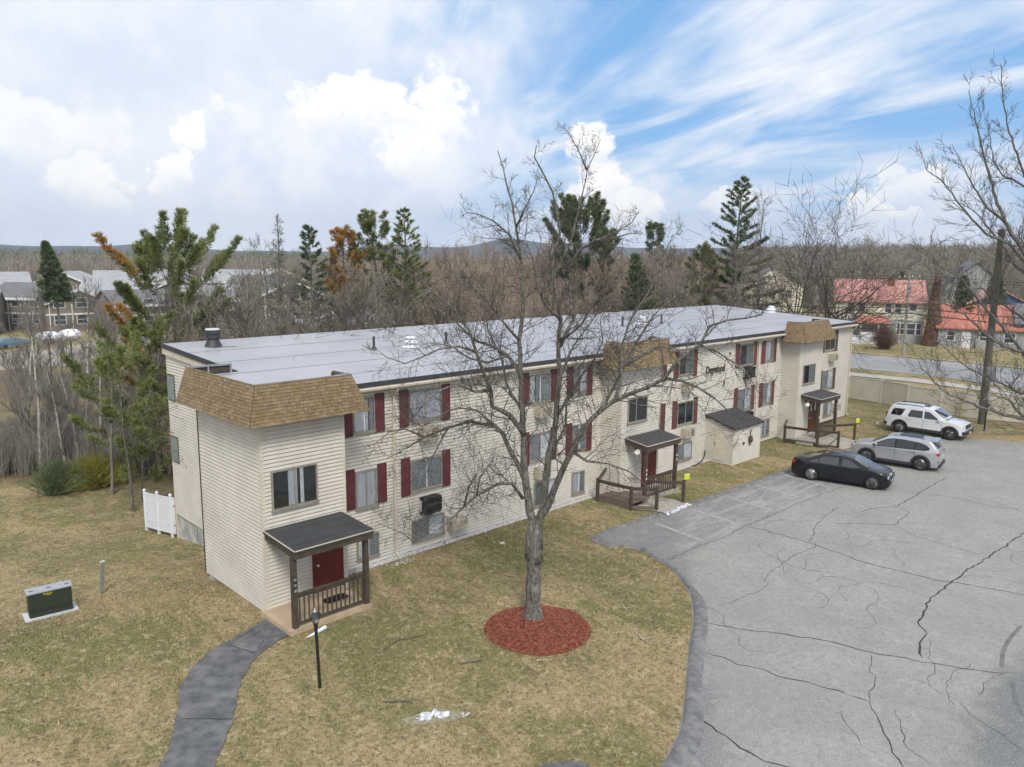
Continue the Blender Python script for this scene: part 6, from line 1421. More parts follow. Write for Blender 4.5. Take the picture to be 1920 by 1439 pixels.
def put_bare(x, y, h, i, label, group=None, crown='far_twig', trunk=None, rz=None, wide=1.0, name='bare_tree', cat='tree'):
    s_ = h/PH[i]; e = empty(name, (x, y, gz(x, y)-.1), rz if rz is not None else (x*7.3+y*3.1) % 6.28); e.scale = (s_*wide, s_*wide, s_); tag(e, label, cat, group)
    link_mesh('trunk', trunk[i] if trunk else PROTO[i][0], e); link_mesh('crown', CROWN[crown][i], e); return e
def pose(px, hd):       # not a camera trick: bearing in degrees from the camera stand, metres away
    a = math.radians(px); return CAM.x + hd*math.cos(a), CAM.y + hd*math.sin(a)
# single bare trees one can tell apart
put_bare(55.6, 14.3, 18.0, 1, 'tall narrow leafless tree standing right beside the tall dark spruce behind the roof', crown='grey_twig', wide=.8, trunk=DARK)
put_bare(54.0, 10.8, 15.0, 4, 'spreading leafless tree between the tall spruce and the far end of the roof', crown='twig', trunk=DARK, wide=1.15)
put_bare(58.0, 9.2, 15.5, 6, 'wide leafless tree leaning right just behind the far end of the long roof', crown='twig', trunk=DARK, wide=1.2)
put_bare(63.5, 9.8, 13.5, 4, 'low spreading leafless tree just left of the house with the red metal roof', crown='twig', trunk=DARK, wide=1.2)
put_bare(70, 26, 14, 1, 'leafless tree left of the grey gabled house behind the far end of the roof', crown='grey_twig')
put_bare(17.0, 32.2, 14.5, 3, 'gaunt leafless tree with a bare leaning limb left of the two thin dark spires', crown='grey_twig', trunk=DARK)
put_bare(13.0, 27.5, 11.5, 6, 'leafless tree with a long leaning trunk behind the near left roof corner', crown='grey_twig', trunk=DARK)
# the wood behind the building
rnd = random.Random(77); placed = []
WOODG = 'leafless trees of the wood behind the building'
def wood(n, az0, az1, d0, d1, h0, h1, crown, label, group, kinds=(0,1,2,3,5), mind=2.0, ok=None):
    k = 0; tr = 0
    while k < n and tr < n*60:
        tr += 1; d = math.sqrt(rnd.uniform(d0*d0, d1*d1)); az = rnd.uniform(az0, az1); x, y = pose(az, d)
        if y < 15 and -2 < x < 47: continue
        if ok and not ok(x, y): continue
        if any((x-a)**2+(y-b_)**2 < mind*mind for a, b_ in placed): continue
        placed.append((x, y)); k += 1
        put_bare(x, y, rnd.uniform(h0, h1), rnd.choice(kinds), label, group, crown, rz=rnd.uniform(0, 6.28), wide=rnd.uniform(.85, 1.15))
not_road = lambda x, y: not (x > 58 and y < 40)
for k_, (az, d, h, wh) in enumerate(((68.3, 37, 9.5, 'just left of the black roof exhaust fan'), (65.2, 39, 11, 'right of the black roof exhaust fan'), (63.6, 38, 10, 'left of the bare dying spire'), (61.3, 40, 11.5, 'between the two dark spires'), (59.2, 41, 10.5, 'right of the two dark spires'), (57.6, 42, 12, 'in front of the orange topped pine'), (56.4, 43, 11, 'between the orange topped pine and the olive pines'), (54.6, 44, 11.5, 'in front of the two olive pines'), (52.6, 46, 11, 'right of the two olive pines'), (50.8, 47, 10, 'above the first pair of roof vents'))):
    x, y = pose(az, d); put_bare(x, y, h, (3, 0, 6, 1, 5, 3, 0, 1, 4, 2)[k_], 'darker leafless tree close behind the roof, ' + wh, 'dark leafless trees close behind the roof', 'twig', DARK, wide=1.05)
for n_, a0, a1, wh in ((14, 66, 69.5, 'just left of and behind the black roof exhaust fan'), (16, 62, 66, 'behind the roof between the exhaust fan and the two dark spires'), (14, 58, 62, 'behind the roof between the dark spires and the orange topped pine'), (14, 54, 58, 'behind the roof below the two tall olive pines')):
    wood(n_, a0, a1, 40, 66, 9, 13.5, 'far_twig', 'grey-brown leafless tree ' + wh, 'leafless trees ' + wh, mind=1.6)
for n_, a0, a1, wh in ((24, 50, 54, 'behind the roof between the olive pines and the front tree'), (24, 44, 50, 'seen through the left half of the crown of the front tree'), (22, 38, 44, 'seen around the round topped dark pine')):
    wood(n_, a0, a1, 50, 92, 10, 13.5, 'far_twig_brown', 'reddish brown leafless tree ' + wh, 'leafless trees ' + wh, mind=1.8, ok=not_road)
for n_, a0, a1, wh in ((17, 35, 38, 'beside the dark conical spruce behind the roof'), (17, 30, 35, 'left of the tallest spruce behind the roof')):
    wood(n_, a0, a1, 66, 110, 9, 12.5, 'far_twig', 'leafless tree ' + wh, 'leafless trees ' + wh, mind=2.4, ok=lambda x, y: not (x > 66 and y < 24) and not_road(x, y))
wood(26, 12, 30, 150, 230, 13, 17, 'far_twig', 'leafless tree on the slope behind the red roofed houses', 'leafless trees behind the houses on the right', mind=5)
wood(15, 70, 79, 47, 70, 5, 8, 'grey_twig', 'thin grey leafless tree among the thicket left of the building', 'leafless trees in the thicket on the left', mind=2, kinds=(2, 5, 0), ok=lambda x, y: not (y < 22))
for i, (az, d, h) in enumerate([(78.2,56,11),(76.8,58,10),(75.5,53,9),(74.2,53,10),(70.8,58,10.5),(72.4,64,11),(77.6,54,10),(76.2,52,8.0),(74.9,57,11.5),(73.9,60,11),(72.9,55,9.5),(72.0,60,11),(71.3,54,9.5)]):
    x, y = pose(az, d); put_bare(x, y, h, (2, 5)[i % 2], 'slim white barked birch standing in the thicket left of the building', 'white birches left of the building', 'grey_twig', BIRCH, wide=1.0, name='birch_tree')
# far wood: one mass
def far_wood(name, label, n, az0, az1, d0, d1, h0, h1, cm, seed, ok=None):
    rnd = random.Random(seed); b = MB(); V, F = [], []
    k = 0
    while k < n:
        d = math.sqrt(rnd.uniform(d0*d0, d1*d1)); az = rnd.uniform(az0, az1); x, y = pose(az, d)
        if ok and not ok(x, y): continue
        k += 1; z = gz(x, y); h = rnd.uniform(h0, h1); w = h*.0028*max(1, d/140)
        for j in range(9):
            a = rnd.uniform(0, 6.28); rr_ = h*rnd.uniform(.05, .26); p0 = Vector((x, y, z+h*rnd.uniform(.0, .45))); p1 = Vector((x+rr_*math.cos(a), y+rr_*math.sin(a), z+h*rnd.uniform(.75, 1.0)))
            pm = p0.lerp(p1, .55) + Vector((math.cos(a), math.sin(a), 0))*rr_*.25
            q = Vector((-(y-CAM.y), x-CAM.x, 0)).normalized()*w*1.6
            c_ = Vector((q.y, -q.x, 0))
            i0 = len(V); V += [p0-q, p0+q, p0+c_, pm-q*.7, pm+q*.7, pm+c_*.7, p1]; F += [(i0,i0+1,i0+4,i0+3),(i0+1,i0+2,i0+5,i0+4),(i0+2,i0,i0+3,i0+5),(i0+3,i0+4,i0+6),(i0+4,i0+5,i0+6),(i0+5,i0+3,i0+6)]
            for s_ in range(4):
                t_ = rnd.uniform(.2, .95); pb = pm.lerp(p1, t_); a2 = rnd.uniform(0, 6.28); pe = pb + Vector((math.cos(a2)*h*.08, math.sin(a2)*h*.08, h*rnd.uniform(.03, .12)))
                i0 = len(V); V += [pb-q*.4, pb+q*.4, pe]; F.append((i0, i0+1, i0+2))
    b.v = [tuple(v) for v in V]; b.f = F; b.m = [0]*len(F)
    return tag(b.build(name, cm), label, 'wood', kind='stuff')
far_wood('far_wood', 'brown leafless wood stretching to the hills behind the building', 2800, 26, 58, 105, 420, 8.0, 12.0, 'far_twig_brown', 1, ok=lambda x, y: not (x > 58 and y < 34) and not (90 < x < 125 and y < 40))
far_wood('far_wood', 'grey leafless wood on the rise beyond the brown condominiums', 2600, 54, 84, 235, 480, 9.5, 13.5, 'far_twig', 2)
far_wood('far_wood', 'brown leafless wood on the low hill behind the houses on the right', 2600, 6, 30, 165, 480, 11, 15, 'far_twig', 3)
far_wood('undergrowth', 'brown brush at the foot of the trees just behind the long roof', 1500, 30, 69, 36, 78, 1.6, 4.0, 'far_twig_brown', 4, ok=lambda x, y: (y > 17 or x > 47) and not (x > 58 and y < 30))
far_wood('thicket', 'dense grey thicket of leafless shrubs left of the building beyond the lawn', 1900, 67, 82, 43, 60, 1.4, 3.5, 'grey_twig', 5, ok=lambda x, y: y + max(x, -8)*.85 > 30.5 and x < 9)
far_wood('thicket', 'tangle of leafless brush against the left rear corner of the building', 700, 62, 71, 42, 58, 2, 5, 'far_twig_brown', 6, ok=lambda x, y: y + x*.85 > 30 and y > 17)
far_wood('far_evergreens', 'dark evergreen tops along the far rise on the left', 420, 60, 84, 330, 480, 11, 15.5, 'needle_dark', 12)
# conifers
def tuft(V, F, p, d, L, rnd, w=.03, n=5, spread=.75):
    for _ in range(n):
        q = (d + rand_perp(d, rnd)*rnd.uniform(0, spread)*1.6).normalized(); s_ = rand_perp(q, rnd)*w; i = len(V)
        V += [p-s_, p+s_, p+q*L*rnd.uniform(.7, 1.2)+s_*.3]; F.append((i, i+1, i+2))
def conifer(name, label, x, y, H, kind, W, m='needle', seed=1, bare_to=.15, brown=(), dens=1.0, group=None, off=(), scale_t=1.0, brown_m='needle_brown'):
    rnd = random.Random(seed); e = empty(name, (x, y, gz(x, y))); tag(e, label, 'tree', group)
    tb = MB(); P = [Vector((0, 0, -.3))]; q = Vector((0, 0, -.3)); d = Vector((0, 0, 1))
    for i in range(8): d = (d+rand_perp(d, rnd)*(.03 if kind != 'pine' else .05)).normalized(); q = q+d*(H/8); P.append(q.copy())
    R = [H*.014*(1-.9*i/8) for i in range(9)]; tb.tube(P, R, 7); tb_o = tb.build('trunk', 'bark', e)
    V, F, VB, FB = [], [], [], []; bb = MB()
    nbr = int({'pine': 72, 'spruce': 130, 'dead': 90, 'loose': 95}[kind]*dens)
    for j in range(nbr):
        tt = bare_to + (1-bare_to)*(j/nbr)**.95; tt = min(.985, tt + rnd.uniform(-.01, .01)); i = min(7, int(tt*8)); p = P[i].lerp(P[i+1], tt*8-i)
        a = j*2.4 + rnd.uniform(-.5, .5)
        u = (tt-bare_to)/(1-bare_to)
        if kind == 'pine':
            prof = (.55+.45*math.sin(min(1, u*1.5)*math.pi/2)) * (1 if u < .55 else math.sqrt(max(.05, 1-((u-.55)/.47)**2))); L = W*prof*rnd.uniform(.6, 1.15); el = math.radians(-6 + u*62 + rnd.uniform(-10, 12)); curve = .10
        elif kind == 'spruce': L = W*(1-u)**.85*rnd.uniform(.8, 1.08)+.12; el = math.radians(-8+u*50); curve = .06
        elif kind == 'loose': L = W*(1-u)**.75*rnd.uniform(.55, 1.15)+.2; el = math.radians(-18+u*45); curve = .07
        else: L = W*(1-u)**.8*rnd.uniform(.5, 1.1)+.15; el = math.radians(5+u*40); curve = .05
        dd = Vector((math.cos(a)*math.cos(el), math.sin(a)*math.cos(el), math.sin(el))); BP = [p]; qq = p.copy(); n = 6
        for k in range(n): dd = (dd + Vector((0, 0, curve)) + rand_perp(dd, rnd)*.07).normalized(); qq = qq+dd*(L/n); BP.append(qq.copy())
        rb = max(.012, R[i]*.35); bb.tube(BP, [rb*(1-.8*k/n) for k in range(n+1)], 3, cap=False)
        if kind == 'dead':
            for _ in range(int(5*L)+2): k = rnd.randint(1, n-1); s_ = BP[k]; bb.tube([s_, s_+rand_perp(dd, rnd)*rnd.uniform(.2, .5)*scale_t+dd*.2], [.012, .004], 3, cap=False)
            for _ in range(int(6*L)): k = rnd.randint(2, n); tuft(V, F, BP[k]+rand_perp(dd, rnd)*.15, dd, .22*scale_t, rnd, .03, 3)
            continue
        isb = any(a0 <= (a % 6.283) <= a1 and u0 <= u <= u1 for a0, a1, u0, u1 in brown)
        s0 = {'pine': .45, 'spruce': .12, 'loose': .22}[kind]; nt = int({'pine': 40, 'spruce': 25, 'loose': 25}[kind]*max(1, L)*dens**.3)
        for _ in range(nt):
            tb2 = s0 + (1-s0)*rnd.random()**.7; k = min(n-1, int(tb2*n)); bp = BP[k].lerp(BP[k+1], tb2*n-k); ax_ = (BP[k+1]-BP[k]).normalized()
            side = rand_perp(ax_, rnd); side.z *= .45 if kind != 'pine' else .6; 
            rad = (1 if kind == 'pine' else .3+.7*(1-u))*{'pine': .40, 'spruce': .34, 'loose': .30}[kind]*scale_t*(1.15-tb2*.6)
            pp = bp + side*rad*rnd.random()
            fd = (ax_*.9 + side*.7 + Vector((0, 0, {'pine': .5, 'spruce': .05, 'loose': -.1}[kind]))).normalized()
            VV, FF = (VB, FB) if isb and rnd.random() < .25+.75*tb2 and mnoise.noise(pp*1.1) > -.5 else (V, F)
            tuft(VV, FF, pp, fd, {'pine': .27, 'spruce': .24, 'loose': .26}[kind]*scale_t, rnd, {'pine': .018, 'spruce': .03, 'loose': .03}[kind]*scale_t, {'pine': 8, 'spruce': 5, 'loose': 5}[kind])
    bb.build('branches', 'bark', e)
    b = MB(); b.v = [tuple(v) for v in V]; b.f = F; b.m = [0]*len(F); b.build('needles', m, e)
    if VB: b = MB(); b.v = [tuple(v) for v in VB]; b.f = FB; b.m = [0]*len(FB); o = b.build('browned_needles', brown_m, e); o['label'] = 'orange browned needles'
    return e
# bearing from the tree towards the camera is about 230 deg (4.0 rad); left in the photograph is about 150 deg (2.4 rad)
conifer('pine_tree', 'broad fan shaped white pine with orange browned boughs left of the building', 7.0, 27.4, 13.4, 'pine', 5.6, 'needle', 3, .36, brown=((1.7, 3.5, .0, .45), (2.0, 3.3, .62, .8)), dens=.85)
conifer('pine_tree', 'low green pine boughs hanging over the thicket at the left rear corner of the building', 4.9, 25.2, 8.6, 'pine', 3.6, 'needle_olive', 14, .30, dens=.34, brown=((4.0, 5.0, .2, .5),))
x, y = pose(72.5, 43.5); conifer('pine_tree', 'low spreading green pine bough group in the thicket left of the roof corner', x, y, 7.6, 'pine', 3.6, 'needle', 41, .45, dens=.3)
x, y = pose(71.9, 45.0); conifer('pine_tree', 'small bright green pine sapling at the lawn edge left of the near roof corner', x, y, 4.2, 'pine', 2.6, 'needle', 42, .35, dens=.3)
conifer('spruce_tree', 'small dense dark green conical evergreen alone left of the fan shaped pine', 16.2, 84.4, 14.6, 'spruce', 2.1, 'needle_dark', 5, .52, dens=1.3, scale_t=1.5)
conifer('spruce_tree', 'thin dying spruce with bare grey branches, left one of the two spires behind the roof', 18.4, 33.6, 16.4, 'dead', 1.7, 'needle_dark', 6, .35)
conifer('spruce_tree', 'thin dark spruce with ragged tiers, right one of the two spires behind the roof', 20.4, 32.0, 15.6, 'loose', 2.4, 'needle_dark', 7, .45, dens=.8)
conifer('pine_tree', 'pine with a bright orange browned top behind the roof', 22.0, 30.6, 15.0, 'pine', 2.2, 'needle_olive', 8, .45, brown=((0, 6.3, .35, 1.0), (1.5, 3.5, 0, .3)), dens=.8)
conifer('pine_tree', 'left one of the two tall olive green pines side by side behind the roof', 25.1, 30.0, 16.2, 'pine', 2.6, 'needle_olive', 9, .40, dens=.8)
conifer('pine_tree', 'right one of the two tall olive green pines side by side behind the roof', 27.5, 29.3, 17.0, 'loose', 3.2, 'needle', 10, .42, dens=.8)
conifer('pine_tree', 'big round topped dark pine rising behind the crown of the front tree', 43.0, 23.7, 15.0, 'pine', 4.4, 'needle_dark', 11, .5, dens=1.3)
conifer('pine_tree', 'small distant pine with a flat top right of the round topped pine', 80.8, 42.8, 15.3, 'pine', 2.0, 'needle_dark', 12, .72, dens=.5, scale_t=1.3)
conifer('spruce_tree', 'dark conical spruce showing just above the roof right of the front tree', 40.3, 15.8, 12.3, 'spruce', 3.4, 'needle_dark', 13, .2, dens=1.3)
conifer('spruce_tree', 'tallest loose branched dark spruce behind the right half of the roof', 56.3, 17.6, 18.5, 'loose', 5.0, 'needle_dark', 15, .25, dens=.95, scale_t=1.2)
conifer('pine_tree', 'olive green conifer low beside the foot of the tallest spruce', 52.5, 18.5, 12.0, 'pine', 2.0, 'needle_olive', 16, .4, dens=.6)
conifer('pine_tree', 'small olive pine in the wood below the two tall pines', 30.0, 32.5, 12.5, 'pine', 1.8, 'needle_olive', 17, .35, dens=.45)
conifer('spruce_tree', 'low dark evergreen peeping over the near left corner of the roof', 9.8, 25.0, 7.5, 'loose', 2.0, 'needle_olive', 18, .1, dens=.6)
# hedge of dark conifers behind the right houses
for i, (az, d, h) in enumerate(((16.2, 118, 9), (14.6, 120, 10), (19.8, 140, 9))):
    x, y = pose(az, d); conifer('spruce_tree', ['dark evergreen behind the blue house', 'dark evergreen at the right edge behind the blue house', 'dark evergreen behind the pale green gabled house'][i], x, y, h, 'spruce', 2.6, 'needle_dark', 30+i, .05, dens=.8, scale_t=1.6)
# vine covered stump by the house
t = empty('vine_covered_trunk', (98.1, 13.2, 0)); tag(t, 'tall tree trunk wrapped in rust brown vines beside the house with the red metal roof', 'tree')
b = MB(); bm = bmesh.new(); prof = [(0, 1.15), (1.2, 1.05), (2.5, .95), (4.0, .75), (5.5, .62), (7, .46), (8.8, .36)]
b.tube([(0.1*math.sin(z), .1*math.cos(z), z) for z, r in prof], [r for z, r in prof], 12); rnd = random.Random(2)
for _ in range(1400):
    z = rnd.uniform(0, 8.6); r = np.interp(z, [p[0] for p in prof], [p[1] for p in prof]); a = rnd.uniform(0, 6.28); p = Vector((r*math.cos(a), r*math.sin(a), z)); q = p + Vector((math.cos(a)*.25, math.sin(a)*.25, rnd.uniform(-.3, .3))); s_ = Vector((-math.sin(a), math.cos(a), 0))*.05
    b.add([p-s_, p+s_, q], [(0,1,2)])
b.build('trunk', 'vine_brown', t)
# shrubs
def shrub(name, label, x, y, h, w, m, n, seed, z=None):
    rnd = random.Random(seed); V, F = [], []; e = empty(name, (x, y, z if z is not None else gz(x, y))); tag(e, label, 'shrub'); sb = MB()
    for _ in range(n):
        a = rnd.uniform(0, 6.28); el = math.radians(rnd.uniform(18, 88)); d = Vector((math.cos(a)*math.cos(el)*w/h, math.sin(a)*math.cos(el)*w/h, math.sin(el))); L = h*rnd.uniform(.7, 1.05)
        p0 = Vector((rnd.gauss(0, .12)*w, rnd.gauss(0, .12)*w, 0)); pm = p0+d*L*.5; p1 = pm+(d+rand_perp(d.normalized(), rnd)*.2)*L*.5; sb.tube([p0, pm, p1], [.02, .013, .004], 3, cap=False)
        for _ in range(5): t_ = rnd.uniform(.2, 1); q = pm.lerp(p1, t_); sb.tube([q, q+(d+rand_perp(d.normalized(), rnd)*.7)*h*.16], [.008, .003], 3, cap=False)
    sb.build('branches', m, e); return e
shrub('shrub', 'round brown leafless shrub on the lawn of the house with the red metal roof', 88.9, 15.6, 3.0, 2.0, 'vine_brown', 420, 1)
x, y = pose(74.6, 49.5); shrub('shrub', 'low yellow green forsythia bush at the edge of the lawn on the left', x, y, 1.9, 2.3, 'forsythia', 420, 2)
x, y = pose(76.9, 49.0); shrub('shrub', 'dark green low shrub at the lawn edge near the left border of the photo', x, y, 1.9, 1.9, 'needle_dark', 380, 3)
x, y = pose(45.5, 84); shrub('shrub', 'small brown leafless bush in the clearing behind the wood', x, y, 3.0, 1.6, 'forsythia', 200, 4)
# fallen leaves along the wood edge
pb_ = MB(); rnd = random.Random(8)
for _ in range(9000):
    x, y = rnd.uniform(-14, 12), rnd.uniform(17, 40); e_ = y+max(x, -8)*.85
    if e_ < 28.8+rnd.gauss(0, .6): continue
    z = gz(x, y)+.02; a = rnd.uniform(0, 3); c_, s_ = math.cos(a)*.05, math.sin(a)*.05; pb_.add([(x-c_, y-s_, z), (x+s_, y-c_, z+.02), (x+c_, y+s_, z+.03)], [(0,1,2)])
tag(pb_.build('fallen_leaves', 'leaf_litter'), 'fallen brown leaves along the edge of the thicket', 'leaves', kind='stuff')

# ------------------------------------------------------------------ houses
def house(label, A, ang, w, d, eave, ridge, wall, roof, wins=(), ridge_dir='x', name='house', extras=None, ov=.35, wall2=None, split=None, z=None):
    """A: front left corner, ang: direction of the front; ridge_dir x: ridge parallel to front, y: gable faces the front"""
    e = empty(name, (A[0], A[1], gz(*A) if z is None else z), ang); tag(e, label, 'house')
    b = MB(); b.box(0, w, 0, d, -1, eave); wo = None
    if ridge_dir == 'x': b.add([(0,0,eave),(0,d,eave),(0,d/2,ridge),(w,0,eave),(w,d,eave),(w,d/2,ridge)], [(0,2,1),(3,4,5),(0,3,5,2),(1,2,5,4)])
    else: b.add([(0,0,eave),(w,0,eave),(w/2,0,ridge),(0,d,eave),(w,d,eave),(w/2,d,ridge)], [(0,1,2),(3,5,4),(0,2,5,3),(1,4,5,2)])
    b.build('wall', wall, e)
    if wall2: b = MB(); b.box(-.02, w+.02, -.04, 0.0, -.5, split); b.box(-.04, 0, 0, d, -.5, split); b.build('lower_wall', wall2, e)
    b = MB(); th = .16; sl = (ridge-eave)
    if ridge_dir == 'x':
        s_ = sl/(d/2)
        for sg in (0, 1):
            y0, y1 = (-ov, d/2) if sg == 0 else (d+ov, d/2); z0 = eave - ov*s_
            b.add([(-ov,y0,z0),(w+ov,y0,z0),(w+ov,y1,ridge),(-ov,y1,ridge),(-ov,y0,z0+th),(w+ov,y0,z0+th),(w+ov,y1,ridge+th),(-ov,y1,ridge+th)], [(0,1,2,3),(4,7,6,5),(0,4,5,1),(1,5,6,2),(2,6,7,3),(3,7,4,0)])
    else:
        s_ = sl/(w/2)
        for sg in (0, 1):
            x0, x1 = (-ov, w/2) if sg == 0 else (w+ov, w/2); z0 = eave - ov*s_
            b.add([(x0,-ov,z0),(x0,d+ov,z0),(x1,d+ov,ridge),(x1,-ov,ridge),(x0,-ov,z0+th),(x0,d+ov,z0+th),(x1,d+ov,ridge+th),(x1,-ov,ridge+th)], [(0,1,2,3),(4,7,6,5),(0,4,5,1),(1,5,6,2),(2,6,7,3),(3,7,4,0)])
    ro = b.build('roof', roof, e)
    if roof.startswith('red'):
        n = int(w/.6)
        for i in range(n+1):
            x = -ov + (w+2*ov)*i/n; b = MB()
            if ridge_dir == 'x': b.beam((x, -ov, eave-ov*s_+th+.02), (x, d/2, ridge+th+.02), .05, .05)
            b.build('rib', roof, ro) if b.v else None
    for (face, u, zc, ww, hh) in wins:
        fr = MB(); gl = MB(); t_ = .09
        def put(bb, du0, du1, z0, z1, o0, o1):
            if face == 'f': bb.box(u+du0, u+du1, -o1, -o0, z0, z1)
            elif face == 'r': bb.box(w+o0, w+o1, u+du0, u+du1, z0, z1)
            else: bb.box(-o1, -o0, u+du0, u+du1, z0, z1)
        put(fr, -t_, ww+t_, zc-t_, zc, .0, .07); put(fr, -t_, ww+t_, zc+hh, zc+hh+t_, 0, .07); put(fr, -t_, 0, zc, zc+hh, 0, .07); put(fr, ww, ww+t_, zc, zc+hh, 0, .07); put(fr, 0, ww, zc+hh/2-.03, zc+hh/2+.03, .0, .06)
        fo = fr.build('window', 'window_white', e); put(gl, 0, ww, zc, zc+hh, .041, .05); gl.build('pane', 'house_window', fo)
    if extras: extras(e)
    return e
def ext_red(e):
    # porch with red roof, posts, stairs
    b = MB(); b.add([(2.0,-2.3,2.75),(6.6,-2.3,2.75),(6.1,-.05,3.5),(2.9,-.05,3.5),(2.0,-2.3,2.62),(6.6,-2.3,2.62)], [(0,1,2,3),(0,4,5,1)]); b.box(2.05, 6.55, -2.2, -.05, 2.5, 2.62); b.build('porch_roof', 'red_roof2', e)
    for x in (2.1, 3.1, 5.2, 6.4): b = MB(); b.box(x-.07, x+.07, -2.2, -2.06, 0, 2.6); b.build('porch_post', 'window_white', e)
    b = MB(); b.box(2.0, 6.5, -2.2, 0, .0, .9); b.build('porch_deck', 'pad_white', e)
    b = MB(); b.box(3.1, 6.4, -2.2, -2.12, .9, 1.5); b.build('porch_railing', 'window_white', e)
    for i in range(5): b = MB(); b.box(2.0, 3.0, -2.5-i*.28, -2.2-i*.28, 0, .8-i*.17); b.build('step', 'pad_white', e)
    b = MB(); b.box(7.9, 8.0, -.1, -.0, 0, 5.1); b.build('downspout', 'window_white', e)
    b = MB(); b.box(6.4, 7.2, 3.0, 3.7, 6.9, 8.3); b.build('chimney', 'brick', e)
aR = math.atan2(15.34-22.28, 98.5-95.13)
house('two storey house with long red metal roof, cream upper wall and grey lower wall', (94.2, 24.2), aR, 10.6, 9.0, 5.4, 8.0, 'cream_wall', 'red_roof', [('f',1.5,4.0,.75,1.1),('f',2.8,4.0,.75,1.1),('f',6.0,4.0,.75,1.1),('f',7.2,4.0,.75,1.1),('f',8.9,4.3,.8,.8),('f',7.6,1.2,.8,1.4),('f',8.5,1.2,1.3,1.4),('f',9.8,1.2,.6,1.4),('r',2.3,3.5,1.0,1.4),('r',6.0,3.5,1.0,1.4),('r',4.0,5.9,.9,1.1),('f',.5,1.0,.8,1.1)], 'x', extras=ext_red, wall2='greygreen_wall', split=3.0)
b = MB()
def ext_low(e):
    b = MB(); b.box(2.6, 3.6, -.06, 0, 0, 2.05); b.build('door', 'window_white', e)
    b = MB(); b.box(4.2, 7.0, -.4, -.3, 0, 1.1); b.build('lattice', 'greygreen_wall', e)
house('low grey cottage with bright red metal roof right of the vine covered trunk', (97.5, 12.3), aR-.1, 9.5, 9, 2.5, 5.1, 'greygreen_wall', 'red_roof2', [('f',1.0,.9,.8,1.1),('f',4.6,.9,1.1,1.1),('f',7.2,.9,1.1,1.1),('r',3,3.3,.8,.8)], 'x', extras=ext_low)
house('blue gabled house with red roof at the right edge behind the low cottage', (115.5, 14.6), aR, 8.5, 8, 4.3, 6.6, 'blue_wall', 'red_roof', [('f',3.2,3.2,1.0,1.0),('f',6.2,3.0,.9,.9)], 'y')
house('long pale grey house at the right edge below the blue gable', (100.8, 4.5), aR-.15, 9, 7, 3.2, 5.4, 'lavender_wall', 'grey_roof', [('f',1.0,1.2,.9,1.2),('f',3.6,1.2,.9,1.2)], 'x')
house('grey house with steep gable and small attic window behind the far end of the roof', (175, 68), aR+.25, 10, 11, 7.5, 12.2, 'greygreen_wall', 'grey_roof', [('f',4.4,8.4,1.3,1.6),('f',1.6,4.4,1.2,1.7),('f',7.0,4.4,1.2,1.7),('r',3,4.4,1.2,1.7)], 'y')
house('white building wing right of the grey steep gable', (182, 60), aR+.25, 9, 8, 6.0, 8.3, 'white_wall', 'grey_roof', [('f',2,3.6,1.3,1.7),('f',6,3.6,1.3,1.7)], 'x')
house('pale cream house half hidden by the tangled trees behind the roof', (127, 57), aR+.1, 11, 9, 5.6, 9.0, 'cream_wall', 'grey_roof', [('f',2,3.4,1.0,1.5),('f',5,3.4,1.0,1.5),('f',8,3.4,1.0,1.5)], 'y')
house('pale green gabled house above the red metal roof', (176, 47), aR+.1, 9, 9, 7, 10.6, 'green_wall', 'grey_roof', [('f',2.2,4.2,1.2,1.6),('f',5.8,4.2,1.2,1.6)], 'y')
house('grey gabled house between the vine covered trunk and the timber pole', (141, 25.5), aR, 9, 10, 6.6, 10.4, 'greygreen_wall', 'grey_roof', [('f',2.6,3.9,1.5,2.0),('r',3,3.9,1.2,1.6),('f',6,3.9,1.2,1.8)], 'y')
house('small pale gabled house in the brown wood behind the front tree', (128, 90), aR+.6, 7, 7, 4.5, 7.4, 'white_wall', 'grey_roof', [('f',2.6,2.8,1.2,1.4)], 'y')
house('distant white house above the brown wood left of the tallest spruce', (152, 84), aR+.4, 14, 8, 4.8, 7.4, 'white_wall', 'grey_roof', [('f',2,2.4,1.2,1.4),('f',6,2.4,1.2,1.4),('f',10,2.4,1.2,1.4)], 'x')
house('distant brown roofed house left of the cream house in the wood', (148, 66), aR+.3, 12, 8, 5, 7.6, 'brown_wall', 'grey_roof', [('f',2,2.4,1.2,1.4),('f',7,2.4,1.2,1.4)], 'x')
# brown condominiums with white trim on the left
def condo(label, A, ang, w, d, eave, ridge, nwin, st=2, roof='pale_roof', wall='brown_wall', gable=False):
    wins = []
    for k in range(nwin):
        for s_ in range(st): wins.append(('f', w*(k+.35)/nwin, 1.2+s_*2.8, 1.6, 1.5))
    def ex(e):
        for s_ in range(1, st): b = MB(); b.box(-.1, w+.1, -.10, -.02, 2.72+2.8*(s_-1), 3.0+2.8*(s_-1)); b.build('trim_band', 'window_white', e)
        b = MB()
        if gable:
            b.beam((-.3, -.42, eave-.25), (w/2, -.42, ridge+.1), .12, .35); b.beam((w+.3, -.42, eave-.25), (w/2, -.42, ridge+.1), .12, .35)
        else: b.box(-.4, w+.4, -.50, -.36, eave-.55, eave-.1)
        b.build('trim_band', 'window_white', e)
        for k in range(nwin):
            b = MB(); x = w*(k+.12)/nwin; b.box(x, x+.14, -.10, -.02, 0, eave-.2); b.build('trim_board', 'window_white', e)
    return house(label, A, ang, w, d, eave, ridge, wall, roof, wins, 'y' if gable else 'x', name='condominium', extras=ex)
aL = math.radians(-24)
C_ = lambda az, d: pose(az, d)
